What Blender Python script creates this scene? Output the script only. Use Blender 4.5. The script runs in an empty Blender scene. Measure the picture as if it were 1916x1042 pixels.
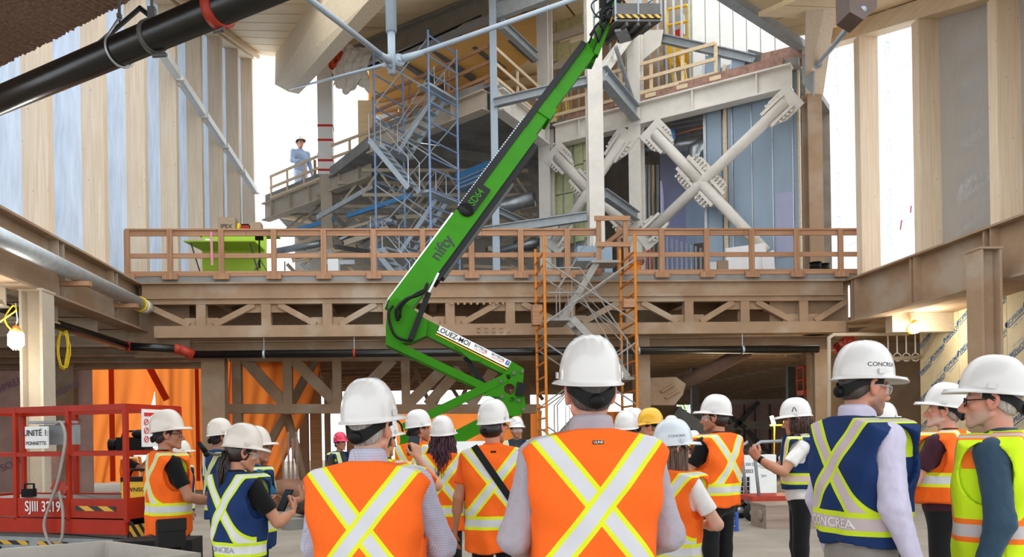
import bpy, math, random
import numpy as np
from mathutils import Vector, Matrix
from mathutils.bvhtree import BVHTree
random.seed(7); np.random.seed(7)
V = Vector; pi = math.pi; rad = math.radians
SC = bpy.context.scene
COL = SC.collection

# ---------------------------------------------------------------- camera
FPX, PX0, PY0 = 1500.0, 876.0, 820.0          # focal length and principal point, for the 1916 x 1042 frame
YAW, ROLL, CAM = math.atan(86/1500.0), rad(0.9), V((0, 0, 1.5))
_F = V((math.sin(YAW), math.cos(YAW), 0)); _R0 = V((math.cos(YAW), -math.sin(YAW), 0)); _U0 = V((0, 0, 1))
_R = _R0*math.cos(ROLL) - _U0*math.sin(ROLL); _U = _U0*math.cos(ROLL) + _R0*math.sin(ROLL)
cd = bpy.data.cameras.new('camera'); cam = bpy.data.objects.new('camera', cd); COL.objects.link(cam)
cd.sensor_width = 36; cd.lens = FPX/1916*36
cd.shift_x = (958-PX0)/1916; cd.shift_y = (PY0-521)/1916
cd.clip_start = .05; cd.clip_end = 400
m = Matrix((_R, _U, -_F)).transposed().to_4x4(); m.translation = CAM
cam.matrix_world = m
SC.camera = cam

# ---------------------------------------------------------------- world, lights, exposure
w = bpy.data.worlds.new('overcast_sky'); SC.world = w; w.use_nodes = True
bg = w.node_tree.nodes['Background']
bg.inputs['Color'].default_value = (.90, .955, 1, 1)
bg.inputs['Strength'].default_value = 2.05
SC.view_settings.view_transform = 'Standard'; SC.view_settings.look = 'None'
SC.view_settings.exposure = 0.2; SC.view_settings.gamma = 1.0
SC.view_settings.use_curve_mapping = False

# ---------------------------------------------------------------- helpers
def ray(x, y): return _F + _R*((x-PX0)/FPX) - _U*((y-PY0)/FPX)
def P(x, y, Y):                                # the point at distance Y down the hall
    d = ray(x, y); return CAM + d*(Y/d.y)
def PX(x, y, X):
    d = ray(x, y); return CAM + d*(X/d.x)
def PZ(x, y, Z):
    d = ray(x, y); return CAM + d*((Z-CAM.z)/d.z)
def pix(p):
    d = V(p)-CAM; k = d.dot(_F); return (PX0+FPX*d.dot(_R)/k, PY0-FPX*d.dot(_U)/k)
def at(p, z): return V((p[0], p[1], z))

class MB:
    def __init__(s): s.v = []; s.f = []
    def add(s, vs, fs):
        n = len(s.v); s.v += [V(a) for a in vs]; s.f += [tuple(i+n for i in f) for f in fs]; return s
    BF = [(0,1,3,2),(4,6,7,5),(0,4,5,1),(2,3,7,6),(0,2,6,4),(1,5,7,3)]
    def box(s, c, sz, R=None, ch=0):
        hs = [a/2 for a in sz]; c = V(c)
        vs = [V((i*hs[0], j*hs[1], k*hs[2])) for i in (-1,1) for j in (-1,1) for k in (-1,1)]
        if R is not None: vs = [R @ a for a in vs]
        return s.add([c+a for a in vs], MB.BF)
    def span(s, lo, hi):
        lo = V(lo); hi = V(hi); return s.box((lo+hi)/2, hi-lo)
    @staticmethod
    def frame(p, q, up=(0,0,1)):
        d = (V(q)-V(p)).normalized(); u = V(up)
        x = d.cross(u)
        if x.length < 1e-4: x = d.cross(V((0,1,0)))
        x.normalize(); z = x.cross(d).normalized(); return x, d, z
    def beam(s, p, q, w, h, up=(0,0,1), ox=0, oz=0):
        p = V(p); q = V(q); x, d, z = MB.frame(p, q, up)
        o = x*ox+z*oz; vs = []
        for e in (p, q):
            for i in (-1, 1):
                for k in (-1, 1): vs.append(e+o+x*(i*w/2)+z*(k*h/2))
        return s.add(vs, [(0,1,3,2),(4,6,7,5),(0,4,5,1),(2,3,7,6),(0,2,6,4),(1,5,7,3)])
    def ibeam(s, p, q, w, h, t=.03, up=(0,0,1)):
        s.beam(p, q, w, t, up, 0, h/2-t/2); s.beam(p, q, w, t, up, 0, -h/2+t/2)
        return s.beam(p, q, t, h-2*t, up)
    def tube(s, pts, r, n=10, caps=True):
        pts = [V(a) for a in pts]; m = len(pts)
        rs = r if isinstance(r, (list, tuple)) else [r]*m
        t0 = (pts[1]-pts[0]).normalized()
        a = t0.orthogonal().normalized(); vs = []
        for i, p in enumerate(pts):
            if i == 0: t = t0
            elif i == m-1: t = (pts[i]-pts[i-1]).normalized()
            else: t = ((pts[i+1]-pts[i]).normalized()+(pts[i]-pts[i-1]).normalized()).normalized()
            a = (a-t*a.dot(t)).normalized(); b = t.cross(a)
            for k in range(n):
                an = 2*pi*k/n; vs.append(p+(a*math.cos(an)+b*math.sin(an))*rs[i])
        fs = [(i*n+k, i*n+(k+1)%n, (i+1)*n+(k+1)%n, (i+1)*n+k) for i in range(m-1) for k in range(n)]
        if caps: fs += [tuple(reversed(range(n))), tuple((m-1)*n+k for k in range(n))]
        return s.add(vs, fs)
    def cyl(s, p, q, r, n=12): return s.tube([p, q], r, n)
    def ring(s, p, q, ro, ri, n=20):
        x, d, z = MB.frame(p, q); vs = []
        for e, r in ((V(p), ro), (V(q), ro), (V(q), ri), (V(p), ri)):
            vs += [e+(x*math.cos(2*pi*k/n)+z*math.sin(2*pi*k/n))*r for k in range(n)]
        return s.add(vs, [(j*n+k, j*n+(k+1)%n, ((j+1)%4)*n+(k+1)%n, ((j+1)%4)*n+k) for j in range(4) for k in range(n)])
    def prism(s, poly, off):
        n = len(poly); poly = [V(a) for a in poly]; off = V(off)
        return s.add(poly+[a+off for a in poly],
            [tuple(range(n)), tuple(n+k for k in reversed(range(n)))]+[(k, n+k, n+(k+1)%n, (k+1)%n) for k in range(n)])
    def ball(s, c, r, n=12, m=8):
        c = V(c); r = V(r) if not isinstance(r, (int, float)) else V((r, r, r)); vs = [c+V((0,0,r.z))]; fs = []
        for i in range(1, m):
            a = pi*i/m
            vs += [c+V((r.x*math.sin(a)*math.cos(2*pi*k/n), r.y*math.sin(a)*math.sin(2*pi*k/n), r.z*math.cos(a))) for k in range(n)]
        vs.append(c-V((0,0,r.z))); L = len(vs)-1
        for k in range(n):
            fs.append((0, 1+k, 1+(k+1)%n)); fs.append((L, L-n+(k+1)%n, L-n+k))
            for i in range(m-2): fs.append((1+i*n+k, 1+(i+1)*n+k, 1+(i+1)*n+(k+1)%n, 1+i*n+(k+1)%n))
        return s.add(vs, fs)
    def grid(s, fn, nu, nv):
        return s.add([fn(i/nu, j/nv) for i in range(nu+1) for j in range(nv+1)],
            [(i*(nv+1)+j, (i+1)*(nv+1)+j, (i+1)*(nv+1)+j+1, i*(nv+1)+j+1) for i in range(nu) for j in range(nv)])

def cr(pts, n=6):                                 # smooth curve through points
    pts = [V(p) for p in pts]; q = [pts[0]*2-pts[1]]+pts+[pts[-1]*2-pts[-2]]; out = []
    for i in range(1, len(q)-2):
        for k in range(n):
            t = k/n; out.append(.5*((2*q[i])+(q[i+1]-q[i-1])*t+(2*q[i-1]-5*q[i]+4*q[i+1]-q[i+2])*t*t+(3*q[i]-q[i-1]-3*q[i+1]+q[i+2])*t**3))
    return out+[pts[-1]]
def lump(c, r, seed, n=26, m=16, amp=.22):        # uneven heap
    b = MB().ball(c, r, n, m); random.seed(seed); ph = [random.uniform(0, 6) for _ in range(9)]; c = V(c); r = V(r); out = []
    for p in b.v:
        q = V(((p.x-c.x)/r.x, (p.y-c.y)/r.y, (p.z-c.z)/r.z)); f = 1+amp*(math.sin(3.1*q.x+ph[0]+2*q.z)+.7*math.sin(5.3*q.y+ph[1]+3*q.x)+.6*math.sin(7.7*q.z+ph[2]-4*q.x))/2+random.uniform(-.05, .05); out.append(V((c.x+q.x*f*r.x, c.y+q.y*f*r.y, c.z+q.z*f*r.z)))
    b.v = out; return b
def tag(o, label=None, cat=None, group=None, kind=None):
    if label: o['label'] = label
    if cat: o['category'] = cat
    if group: o['group'] = group
    if kind: o['kind'] = kind
    return o
def thing(name, label, cat, loc=(0,0,0), group=None, rz=0):
    o = bpy.data.objects.new(name, None); COL.objects.link(o); o.location = loc; o.rotation_euler = (0,0,rz)
    o.empty_display_size = .2
    return tag(o, label, cat, group)
def rootloc(o):
    while o.parent is not None: o = o.parent
    return o.location.copy()
def obj(name, mb, mt, parent=None, smooth=False, local=False, label=None):
    me = bpy.data.meshes.new(name); vs = mb.v
    if parent is not None: o0 = V((0,0,0)) if local else rootloc(parent)
    else:
        lo = V([min(a[i] for a in vs) for i in range(3)]); hi = V([max(a[i] for a in vs) for i in range(3)])
        o0 = V(((lo.x+hi.x)/2, (lo.y+hi.y)/2, lo.z))
    me.from_pydata([tuple(a-o0) for a in vs], [], mb.f)
    for k in (mt if isinstance(mt, (list, tuple)) else [mt]): me.materials.append(k)
    me.validate()
    o = bpy.data.objects.new(name, me); COL.objects.link(o)
    if parent is not None: o.parent = parent
    else: o.location = o0
    if smooth:
        for p in me.polygons: p.use_smooth = True
    if label: o['label'] = label
    return o
def fixn(o):
    import bmesh
    b = bmesh.new(); b.from_mesh(o.data); bmesh.ops.recalc_face_normals(b, faces=b.faces); b.to_mesh(o.data); b.free(); return o
def struct(name, mb, mt, parent=None, **k):
    o = obj(name, mb, mt, parent, **k); o['kind'] = 'structure'; return o
def copy_tree(o, parent=None):
    c = o.copy(); COL.objects.link(c); c.parent = parent
    for ch in o.children: copy_tree(ch, c)
    return c
def one(name, mb, mt, label, cat, group=None, smooth=False):
    return tag(obj(name, mb, mt, None, smooth), label, cat, group)

# ---------------------------------------------------------------- materials
def srgb(h):
    h = h.lstrip('#'); c = [int(h[i:i+2], 16)/255 for i in (0, 2, 4)]
    return tuple(a/12.92 if a <= .04045 else ((a+.055)/1.055)**2.4 for a in c)+(1,)
class NT:
    def __init__(s, name):
        s.m = bpy.data.materials.new(name); s.m.use_nodes = True; s.t = s.m.node_tree; s.n = s.t.nodes; s.n.clear()
        s.out = s.new('ShaderNodeOutputMaterial')
    def new(s, k, **kw):
        a = s.n.new(k)
        for p, q in kw.items(): setattr(a, p, q)
        return a
    def link(s, a, b): s.t.links.new(a, b)
    def math(s, op, a, b=None, c=None):
        n = s.new('ShaderNodeMath', operation=op)
        for i, q in enumerate((a, b, c)):
            if q is None: continue
            if isinstance(q, (int, float)): n.inputs[i].default_value = q
            else: s.link(q, n.inputs[i])
        return n.outputs[0]
    def mix(s, f, a, b):
        n = s.new('ShaderNodeMix', data_type='RGBA')
        for i, q in ((0, f), (6, a), (7, b)):
            if isinstance(q, (int, float)): n.inputs[i].default_value = q
            elif isinstance(q, tuple): n.inputs[i].default_value = q
            else: s.link(q, n.inputs[i])
        return n.outputs[2]
    def coords(s, scale=(1,1,1), rot=(0,0,0), kind='Object'):
        tc = s.new('ShaderNodeTexCoord'); mp = s.new('ShaderNodeMapping')
        mp.inputs['Scale'].default_value = scale; mp.inputs['Rotation'].default_value = rot
        s.link(tc.outputs[kind], mp.inputs[0]); return mp.outputs[0]
    def noise(s, vec, scale, detail=3, rough=.55):
        n = s.new('ShaderNodeTexNoise'); n.inputs['Scale'].default_value = scale
        n.inputs['Detail'].default_value = detail; n.inputs['Roughness'].default_value = rough
        s.link(vec, n.inputs['Vector']); return n.outputs[0]
    def ramp(s, f, lo, hi):
        n = s.new('ShaderNodeMapRange'); n.inputs[1].default_value = lo; n.inputs[2].default_value = hi
        s.link(f, n.inputs[0]); return n.outputs[0]
    def bsdf(s, col, rough=.6, metal=0, bump=None, bstr=.3, bdist=.01, spec=.5, **kw):
        b = s.new('ShaderNodeBsdfPrincipled')
        if isinstance(col, tuple): b.inputs['Base Color'].default_value = col
        else: s.link(col, b.inputs['Base Color'])
        b.inputs['Roughness'].default_value = rough; b.inputs['Metallic'].default_value = metal
        b.inputs['Specular IOR Level'].default_value = spec
        for k, q in kw.items(): b.inputs[k.replace('_', ' ')].default_value = q
        if bump is not None:
            bn = s.new('ShaderNodeBump'); bn.inputs['Strength'].default_value = bstr; bn.inputs['Distance'].default_value = bdist
            s.link(bump, bn.inputs['Height']); s.link(bn.outputs[0], b.inputs['Normal'])
        s.link(b.outputs[0], s.out.inputs[0]); return b
def sc4(c, k): return tuple(min(1, a*k) for a in c[:3])+(1,)
MATS = {}
def mat(name, hexc, rough=.6, metal=0, var=.12, scale=3, bump=0, bscale=60, spec=.4, stretch=(1,1,1), **kw):
    if name in MATS: return MATS[name]
    t = NT(name); c = srgb(hexc); v = t.coords(stretch)
    col = t.mix(t.ramp(t.noise(v, scale, 4), .3, .7), sc4(c, 1-var), sc4(c, 1+var)) if var else c
    b = t.noise(v, bscale, 2) if bump else None
    t.bsdf(col, rough, metal, b, bump, .01, spec, **kw)
    MATS[name] = t.m; return t.m
def wood(name, hexc, dark, axis='z', rough=.6, knots=True):
    t = NT(name); st = {'z': (22, 22, .8), 'x': (.8, 22, 22), 'y': (22, .8, 22)}[axis]
    n = t.noise(t.coords(st), 1, 4, .6); a = srgb(hexc); b = srgb(dark)
    col = t.mix(t.ramp(n, .3, .7), b, a)
    big = t.noise(t.coords(), 1.3, 2); col = t.mix(t.math('MULTIPLY', t.ramp(big, .4, .8), .25), col, b)
    if knots:
        vo = t.new('ShaderNodeTexVoronoi'); vo.inputs['Scale'].default_value = 5.5
        k3 = {'z': (1,1,.55), 'x': (.55,1,1), 'y': (1,.55,1)}[axis]
        t.link(t.coords(k3), vo.inputs['Vector'])
        col = t.mix(t.math('MULTIPLY', t.math('LESS_THAN', vo.outputs[0], .07), .6), col, sc4(b, .45))
    t.bsdf(col, rough, 0, n, .12, .004, .3); return t.m
def spray(name, hexc, bump=.7, scale=45, var=.14, pale=None, bd=.02):      # sprayed-on fireproofing
    t = NT(name); c = srgb(hexc); v = t.coords()
    n = t.noise(v, scale, 3, .6); g = t.noise(v, 1.1, 4, .6)
    col = t.mix(t.ramp(g, .3, .7), sc4(c, 1-var), sc4(c, 1+var))
    col = t.mix(t.math('MULTIPLY', t.ramp(n, .35, .7), .25), col, sc4(c, 1.25))
    if pale: col = t.mix(t.math('MULTIPLY', t.ramp(t.noise(t.coords((1, .7, 1)), .75, 3, .55), .5, .64), .75), col, srgb(pale))
    t.bsdf(col, .95, 0, n, bump, bd, .1); return t.m
def sheet(name, hexc, trans=.65, rough=.35, wr=3.0, bstr=.5, gloss=.5, var=.0):          # plastic sheeting that lets daylight through
    t = NT(name); c = srgb(hexc); v = t.coords((1, 1, .45))
    n = t.noise(v, wr, 5, .6); cc = t.mix(t.ramp(t.noise(t.coords((2.2, 2.2, .5)), 1.6, 4, .65), .3, .75), sc4(c, 1-var), c) if var else c
    bn = t.new('ShaderNodeBump'); bn.inputs['Strength'].default_value = bstr; bn.inputs['Distance'].default_value = .06; t.link(n, bn.inputs['Height'])
    d = t.new('ShaderNodeBsdfPrincipled'); d.inputs['Base Color'].default_value = c; d.inputs['Roughness'].default_value = rough; d.inputs['Specular IOR Level'].default_value = gloss
    if var: t.link(cc, d.inputs['Base Color'])
    t.link(bn.outputs[0], d.inputs['Normal'])
    tr = t.new('ShaderNodeBsdfTranslucent'); tr.inputs[0].default_value = c
    if var: t.link(cc, tr.inputs[0])
    t.link(bn.outputs[0], tr.inputs['Normal'])
    mx = t.new('ShaderNodeMixShader'); mx.inputs[0].default_value = trans
    t.link(d.outputs[0], mx.inputs[1]); t.link(tr.outputs[0], mx.inputs[2]); t.link(mx.outputs[0], t.out.inputs[0]); return t.m
def glow(name, hexc, s):
    t = NT(name); e = t.new('ShaderNodeEmission'); e.inputs[0].default_value = srgb(hexc); e.inputs[1].default_value = s
    t.link(e.outputs[0], t.out.inputs[0]); return t.m
M = {}
M['glulam'] = wood('glulam_spruce', '#ecd9c2', '#dac1a2', 'z')
M['glulamy'] = wood('glulam_spruce_lengthwise', '#e8d5b8', '#d6bd98', 'y')
M['lumber'] = wood('lumber_spruce', '#bd8f6c', '#9a7052', 'x')
M['lumberz'] = wood('lumber_spruce_upright', '#b78a68', '#956c4f', 'z')
M['lumberpale'] = wood('lumber_pale', '#e6cfae', '#cfb28b', 'x')
M['plankroof'] = wood('roof_plank', '#f0d9b2', '#e2c597', 'x', knots=False)
M['ply'] = wood('plywood', '#c79a6c', '#a87c54', 'x')
M['spraybrown'] = spray('fireproofing_brown', '#8a6f60', 1.0, 26, bd=.06)
M['spraytan'] = spray('fireproofing_tan', '#a3876d', pale='#b5a592')
M['spraywhite'] = spray('fireproofing_pale', '#dcd5cb', .5)
M['spraybeige'] = spray('fireproofing_beige', '#bfb19e', .5)
M['spraydim'] = M['spraytan']
M['spraytruss'] = M['spraytan']
M['spraygirder'] = M['spraytan']
M['concrete'] = spray('concrete_floor', '#93897c', .25, 25, .2)
M['slab'] = spray('concrete_slab_edge', '#8a8782', .5, 20, .25)
M['blackpipe'] = mat('black_painted_pipe', '#141312', .28, 0, .3, 6, .1, 40, .6)
M['red'] = mat('red_paint', '#a92509', .45, 0, .12, 4, 0, 60, .25)
M['rededge'] = mat('red_coupling', '#a8331f', .5, 0, .15, 8, .1)
M['galv'] = mat('galvanised_steel', '#b4b8ba', .42, .6, .12, 9)
M['steelgrey'] = mat('grey_primed_steel', '#969b9e', .5, .1, .12, 5)
M['steelblue'] = mat('blue_grey_painted_steel', '#99a5b0', .4, .1, .05, 5)
M['steeldark'] = mat('dark_primed_steel', '#5c5a57', .55, .2, .15, 5)
M['rust'] = mat('rusty_steel', '#977465', .85, 0, .3, 7, .2, 40)
M['black'] = mat('black_plastic', '#0d0d0d', .55, 0, .1, 6, 0, 60, .22)
M['rubber'] = mat('black_rubber', '#1d1c1b', .75, 0, .15, 8)
M['green'] = mat('bright_green_paint', '#2d7204', .45, 0, .07, 3, 0, 60, .12)
M['white'] = mat('white_paint', '#e9e9e6', .4, 0, .04, 3)
M['whiteboard'] = mat('white_board', '#e6e3e2', .6, 0, .04, 3)
M['scafblue'] = mat('blue_scaffold_tube', '#7790b4', .45, .2, .12, 8)
M['scaforange'] = mat('orange_scaffold_tube', '#cf7a1d', .5, .05, .12, 8)
M['alu'] = mat('aluminium', '#b4bcc2', .42, .6, .1, 8)
M['shadedalu'] = mat('shaded_aluminium', '#98938c', .6, .1, .12, 8)  # darker aluminium copy, the dimness of the stairs put into its colour
M['orange'] = mat('orange_plastic', '#e0852e', .5, 0, .08, 5)
M['yellow'] = mat('yellow_paint', '#e8b21d', .42, 0, .08, 5)
M['cable'] = mat('yellow_cable', '#e6c71e', .5, 0, .05, 5)
M['insul'] = mat('mineral_wool_board', '#bdb184', .95, 0, .14, 9, .6, 80, .1)
M['insulgreen'] = mat('pale_green_insulation', '#d2d6a8', .95, 0, .12, 6, .5, 60, .1)
M['drywallblue'] = mat('blue_grey_sheathing', '#9aabbc', .75, 0, .07, 2, .1, 30, .2, (1,1,.3))
M['drywalllilac'] = mat('lilac_drywall', '#a9abc8', .8, 0, .04, 2)
M['drywallwhite'] = mat('white_membrane', '#f1ede6', .7, 0, .04, 3)
M['card'] = mat('cardboard', '#a88f78', .85, 0, .08, 5)
M['lime'] = mat('lime_board', '#a9c93a', .6, 0, .05, 2)
M['bluetarp'] = mat('blue_film', '#4b8fc4', .35, 0, .1, 6, .4, 12)
M['duct'] = mat('duct_foil', '#9fa2a4', .35, .7, .15, 4, .3, 20)
M['darkroom'] = mat('bare_board', '#94897d', .9, 0, .2, 2, .3, 30, .1)
M['metaldeck'] = mat('metal_deck', '#7a7671', .6, .3, .15, 3)
M['pinkboard'] = mat('pinkish_boards', '#c4a297', .85, 0, .18, 1.2, .2, 20)
M['plasticL'] = sheet('wall_membrane_blue_white', '#cfdff5', .24, .4, 2.2, .9, .35, .3)
M['plasticR'] = sheet('wall_membrane_white', '#f6f8fc', .8, .4, 2.5, .4, .3)
M['plasticG'] = sheet('shade_toned_poly_sheet', '#a29c95', .08, .14, 1.3, 1.0, .9)  # grey put in for the shade of something dark behind the sheet
M['tarp'] = sheet('orange_tarp', '#ff8f40', .94, .5, 1.5, .5, .2)
M['lampwhite'] = glow('lit_lamp', '#fff6dc', 40)
M['lampyellow'] = glow('lit_tube', '#ffd98a', 25)
M['ink'] = mat('dark_ink', '#24262c', .6, 0, 0)
M['inkblue'] = mat('blue_ink', '#2d5f93', .6, 0, 0)
t_ = NT('pale_see_through_ink'); d_ = t_.new('ShaderNodeBsdfTranslucent'); d_.inputs[0].default_value = srgb('#7ea6dd'); e_ = t_.new('ShaderNodeBsdfTransparent'); x_ = t_.new('ShaderNodeMixShader'); x_.inputs[0].default_value = .38; t_.link(e_.outputs[0], x_.inputs[1]); t_.link(d_.outputs[0], x_.inputs[2]); t_.link(x_.outputs[0], t_.out.inputs[0]); M['inkpale'] = t_.m
M['inkred'] = mat('red_marker', '#d42a2a', .6, 0, 0)

# ---------------------------------------------------------------- lettering
_TXT = {}
def text_mb(s, size, bold=False, mirror=False, squash=1.0):
    if (s, bold) not in _TXT:
        cu = bpy.data.curves.new('t', 'FONT'); cu.body = s; cu.size = 1; cu.align_x = 'CENTER'; cu.align_y = 'CENTER'; cu.resolution_u = 3
        if bold: cu.offset = .014
        o = bpy.data.objects.new('t', cu); me = o.to_mesh()
        _TXT[(s, bold)] = ([tuple(a.co) for a in me.vertices], [tuple(p.vertices) for p in me.polygons])
        o.to_mesh_clear(); bpy.data.objects.remove(o); bpy.data.curves.remove(cu)
    vs, fs = _TXT[(s, bold)]; k = -1 if mirror else 1
    return MB().add([V((a[0]*k*squash*size, a[1]*size, 0)) for a in vs], [f if not mirror else tuple(reversed(f)) for f in fs])
def text_on(name, s, size, pos, right, up, mt, parent, off=.004, **k):       # flat lettering lying on a face
    mb = text_mb(s, size, **k); r = V(right).normalized(); u = V(up); u = (u-r*u.dot(r)).normalized(); n = r.cross(u)
    out = MB(); out.add([V(pos)+r*a.x+u*a.y+n*off for a in mb.v], mb.f)
    return obj(name, out, mt, parent)
# ================================================================ SHELL
XL, XR, DY, DZ = -7.35, 11.6, 20.8, 5.8       # side walls, front of the raised deck, its floor level
struct('floor', MB().span((-16, -8, -.3), (30, 62, 0)), M['concrete'])
# --- near soffit of the mezzanine over the camera
A = PZ(0, 125, 4.9); B = PZ(245, 0, 4.9); d = (B-A).normalized(); n = V((d.y, -d.x, 0))
if n.x > 0: n = -n
random.seed(3)
def soff(u, v):
    p = A-d*7+d*(17*u)+n*(5.2*v); z = 4.9
    if v == 0: p = p+n*random.uniform(-.008, .008)
    return V((p.x, p.y, z+(random.uniform(-.012, .006) if v == 0 else 0)))
mb = MB(); mb.grid(soff, 900, 14)
lo = [A-d*7, A+d*10, A+d*10+n*5.2, A-d*7+n*5.2]
mb.prism([at(p, 4.925) for p in lo], (0, 0, .4))
struct('ceiling', mb, M['spraybrown'])
# --- big black pipe hanging under it
p0 = P(0, 190, 6.8); p1 = P(440, 0, 5.25); p0.z = p1.z = 4.34; dd = (p1-p0).normalized()
pa = p0-dd*2.5; pb = p1+dd*1.5; PR = .105
t = thing('overhead_pipe', 'thick black pipe with red coupling hanging under the rough brown soffit', 'pipe', pa)
obj('pipe_run', MB().cyl(pa, pb, PR, 32), M['blackpipe'], t, True)
def along(x):                                  # a point of the pipe axis seen at picture column x
    best = min((abs(pix(pa+dd*s)[0]-x), s) for s in np.linspace(0, (pb-pa).length, 600)); return pa+dd*best[1]
c = along(408)
obj('coupling', MB().ring(c-dd*.035, c+dd*.035, PR+.022, PR-.01, 32), M['rededge'], t, True)
mb = MB(); mb.cyl(c+V((.02, 0, -PR-.045)), c+V((.02, 0, -PR-.0)), .014, 8); mb.cyl(c+dd*.05+V((0, 0, -PR-.035)), c-dd*.05+V((0, 0, -PR-.035)), .01, 8)
obj('coupling_bolt', mb, M['steeldark'], t)
c = along(285)
cl = obj('clamp', MB().ring(c-dd*.02, c+dd*.02, PR+.012, PR-.005, 32), M['steeldark'], t, True)
mb = MB(); mb.box(c+V((0, 0, PR+.05)), (.05, .05, .09)); mb.cyl(c+V((0, 0, PR+.08)), c+V((0, 0, PR+.42)), .012, 8); mb.box(c+V((0, 0, PR+.2)), (.07, .05, .05))

obj('clamp_rod', mb, M['steeldark'], cl); obj('clamp_bolt', MB().cyl(c+V((0, 0, -PR-.03)), c+V((.1, -.02, -PR-.03)), .016, 8), M['steeldark'], cl)
c = along(225)
hg = obj('loop_hanger', MB().tube([c+(MB.frame(pa, pb)[0]*math.cos(a)*(PR+.012)+V((0, 0, 1))*math.sin(a)*(PR+.012)) for a in np.linspace(-.5*pi-2.1, -.5*pi+2.1, 26)]+[c+V((0, 0, PR+.13))], .009, 8), M['galv'], t, True)
mb = MB(); mb.cyl(c+V((0, 0, PR+.1)), c+V((0, 0, PR+.48)), .012, 8); mb.box(c+V((0, 0, PR+.14)), (.03, .03, .03))
obj('hanger_rod', mb, M['steeldark'], hg)
tq = P(262, 15, 6.2)
one('cable_bundle', MB().tube([tq+V((-1.0, 1.1, .03)), tq, tq+V((.25, .0, -.2))], .02, 8), M['black'], 'short black cable running behind the thick overhead pipe', 'cable', smooth=True)

# --- left timber wall
WY = [16.4-2.85+2.85*i for i in range(9)]      # near face of each timber post
def wtop(Y): return 15.0+.33*(Y-25.3)
wl = bpy.data.objects.new('wall_left', None); COL.objects.link(wl); wl.location = (XL-.5, 26, 5.6); wl['kind'] = 'structure'
for i, y in enumerate(WY):
    random.seed(i)
    obj('timber_post', MB().span((XL-.52, y, 5.62), (XL, y+.26, wtop(y))), M['glulam'], wl)
    y2 = y+2.85
    def sh(u, v, y=y, y2=y2):
        Y = y+.26+(y2-y-.26)*u; e = math.sin(pi*u)
        return V((XL-.5+e*.05*math.sin(7*v*pi+i*2+3*u), Y, 5.6+(wtop(Y)-5.6)*v))
    if i < 8: obj('membrane_bay', MB().grid(sh, 6, 40), M['plasticL'], wl, True)
    if 2 < i < 8:                              # pale steel channel bridging two posts
        z = 12.75
        mb = MB(); mb.span((XL-.06, y+.26, z-.12), (XL+.16, y2, z-.09)); mb.span((XL+.13, y+.26, z-.12), (XL+.16, y2, z+.12)); mb.span((XL-.06, y+.26, z-.2), (XL+.05, y+.4, z-.1)); mb.span((XL-.02, y2, z-.16), (XL+.24, y2+.12, z-.1))
        obj('steel_channel', mb, M['white'], wl)
mb = MB(); mb.beam((XL-.26, WY[0], wtop(WY[0])+.15), (XL-.26, WY[-1]+.3, wtop(WY[-1]+.3)+.15), .6, .3)
obj('top_plate', mb, M['glulamy'], wl)
mb = MB(); mb.beam((XL+.25, WY[0], wtop(WY[0])+.1), (XL+.25, WY[-1]+.3, wtop(WY[-1]+.3)+.1), .12, .16)
obj('eaves_batten', mb, M['lumberpale'], wl)

# --- right timber wall
RY = [20.4-2.5*i for i in range(4)]
def rtop(Y): return 11.9+.34*(Y-20.4)
wr = bpy.data.objects.new('wall_right', None); COL.objects.link(wr); wr.location = (XR+.5, 18, 5.6); wr['kind'] = 'structure'
for i, y in enumerate(RY):
    obj('timber_post', MB().span((XR, y, 5.58), (XR+.55, y+.26, rtop(y))), M['glulam'], wr)
    y2 = y+2.5
    def sh(u, v, y=y, y2=y2, i=i):
        Y = y+.26+(y2-y-.26)*u; e = math.sin(pi*u)
        return V((XR+.5-e*(.10 if i > 1 else .03)*abs(math.sin(5*v*pi+2*u+i)), Y, 5.58+(rtop(Y)-5.58)*v))
    obj('membrane_bay', MB().grid(sh, 8, 40), M['plasticG'] if i > 1 else M['plasticR'], wr, True)
    if i < 2:                                  # print on the back of the membrane shows through, reversed
        for k in range(6):
            for s_ in (.55, 1.9):
                o = text_on('membrane_print', 'CANRAC', .34, (XR+.40, y+s_, 6.5+1.25*k+(.4 if s_ > 1 else 0)), (0, 0, 1), (0, 1, 0), M['inkpale'], wr, 0, mirror=True, squash=1.15)
            c = V((XR+.40, y+1.2, 6.9+1.25*k)); mb = MB()
            tri = [V((0, -.22, -.2)), V((0, .22, -.2)), V((0, 0, .2))]; ti = [p*.72+V((0, 0, -.015)) for p in tri]
            mb.add([c+p for p in tri+ti], [(0, 1, 4, 3), (1, 2, 5, 4), (2, 0, 3, 5)])
            obj('membrane_print_mark', mb, M['inkpale'], wr)
obj('top_plate', MB().beam((XR+.25, RY[-1], rtop(RY[-1])+.2), (XR+.25, 23.2, rtop(23.2)+.2), .55, .4), M['glulamy'], wr)
mb = MB(); c = PX(1687, 412, XR+.3); mb.beam(c, c+V((0, .06, -.22)), .03, .012, (1, 0, 0)); obj('red_tape', mb, M['inkred'], wr)
mb = MB(); c = PX(1705, 385, XR+.3); mb.beam(c, c+V((0, .03, -.16)), .03, .012, (1, 0, 0)); obj('red_tape', mb, M['inkred'], wr)

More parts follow.
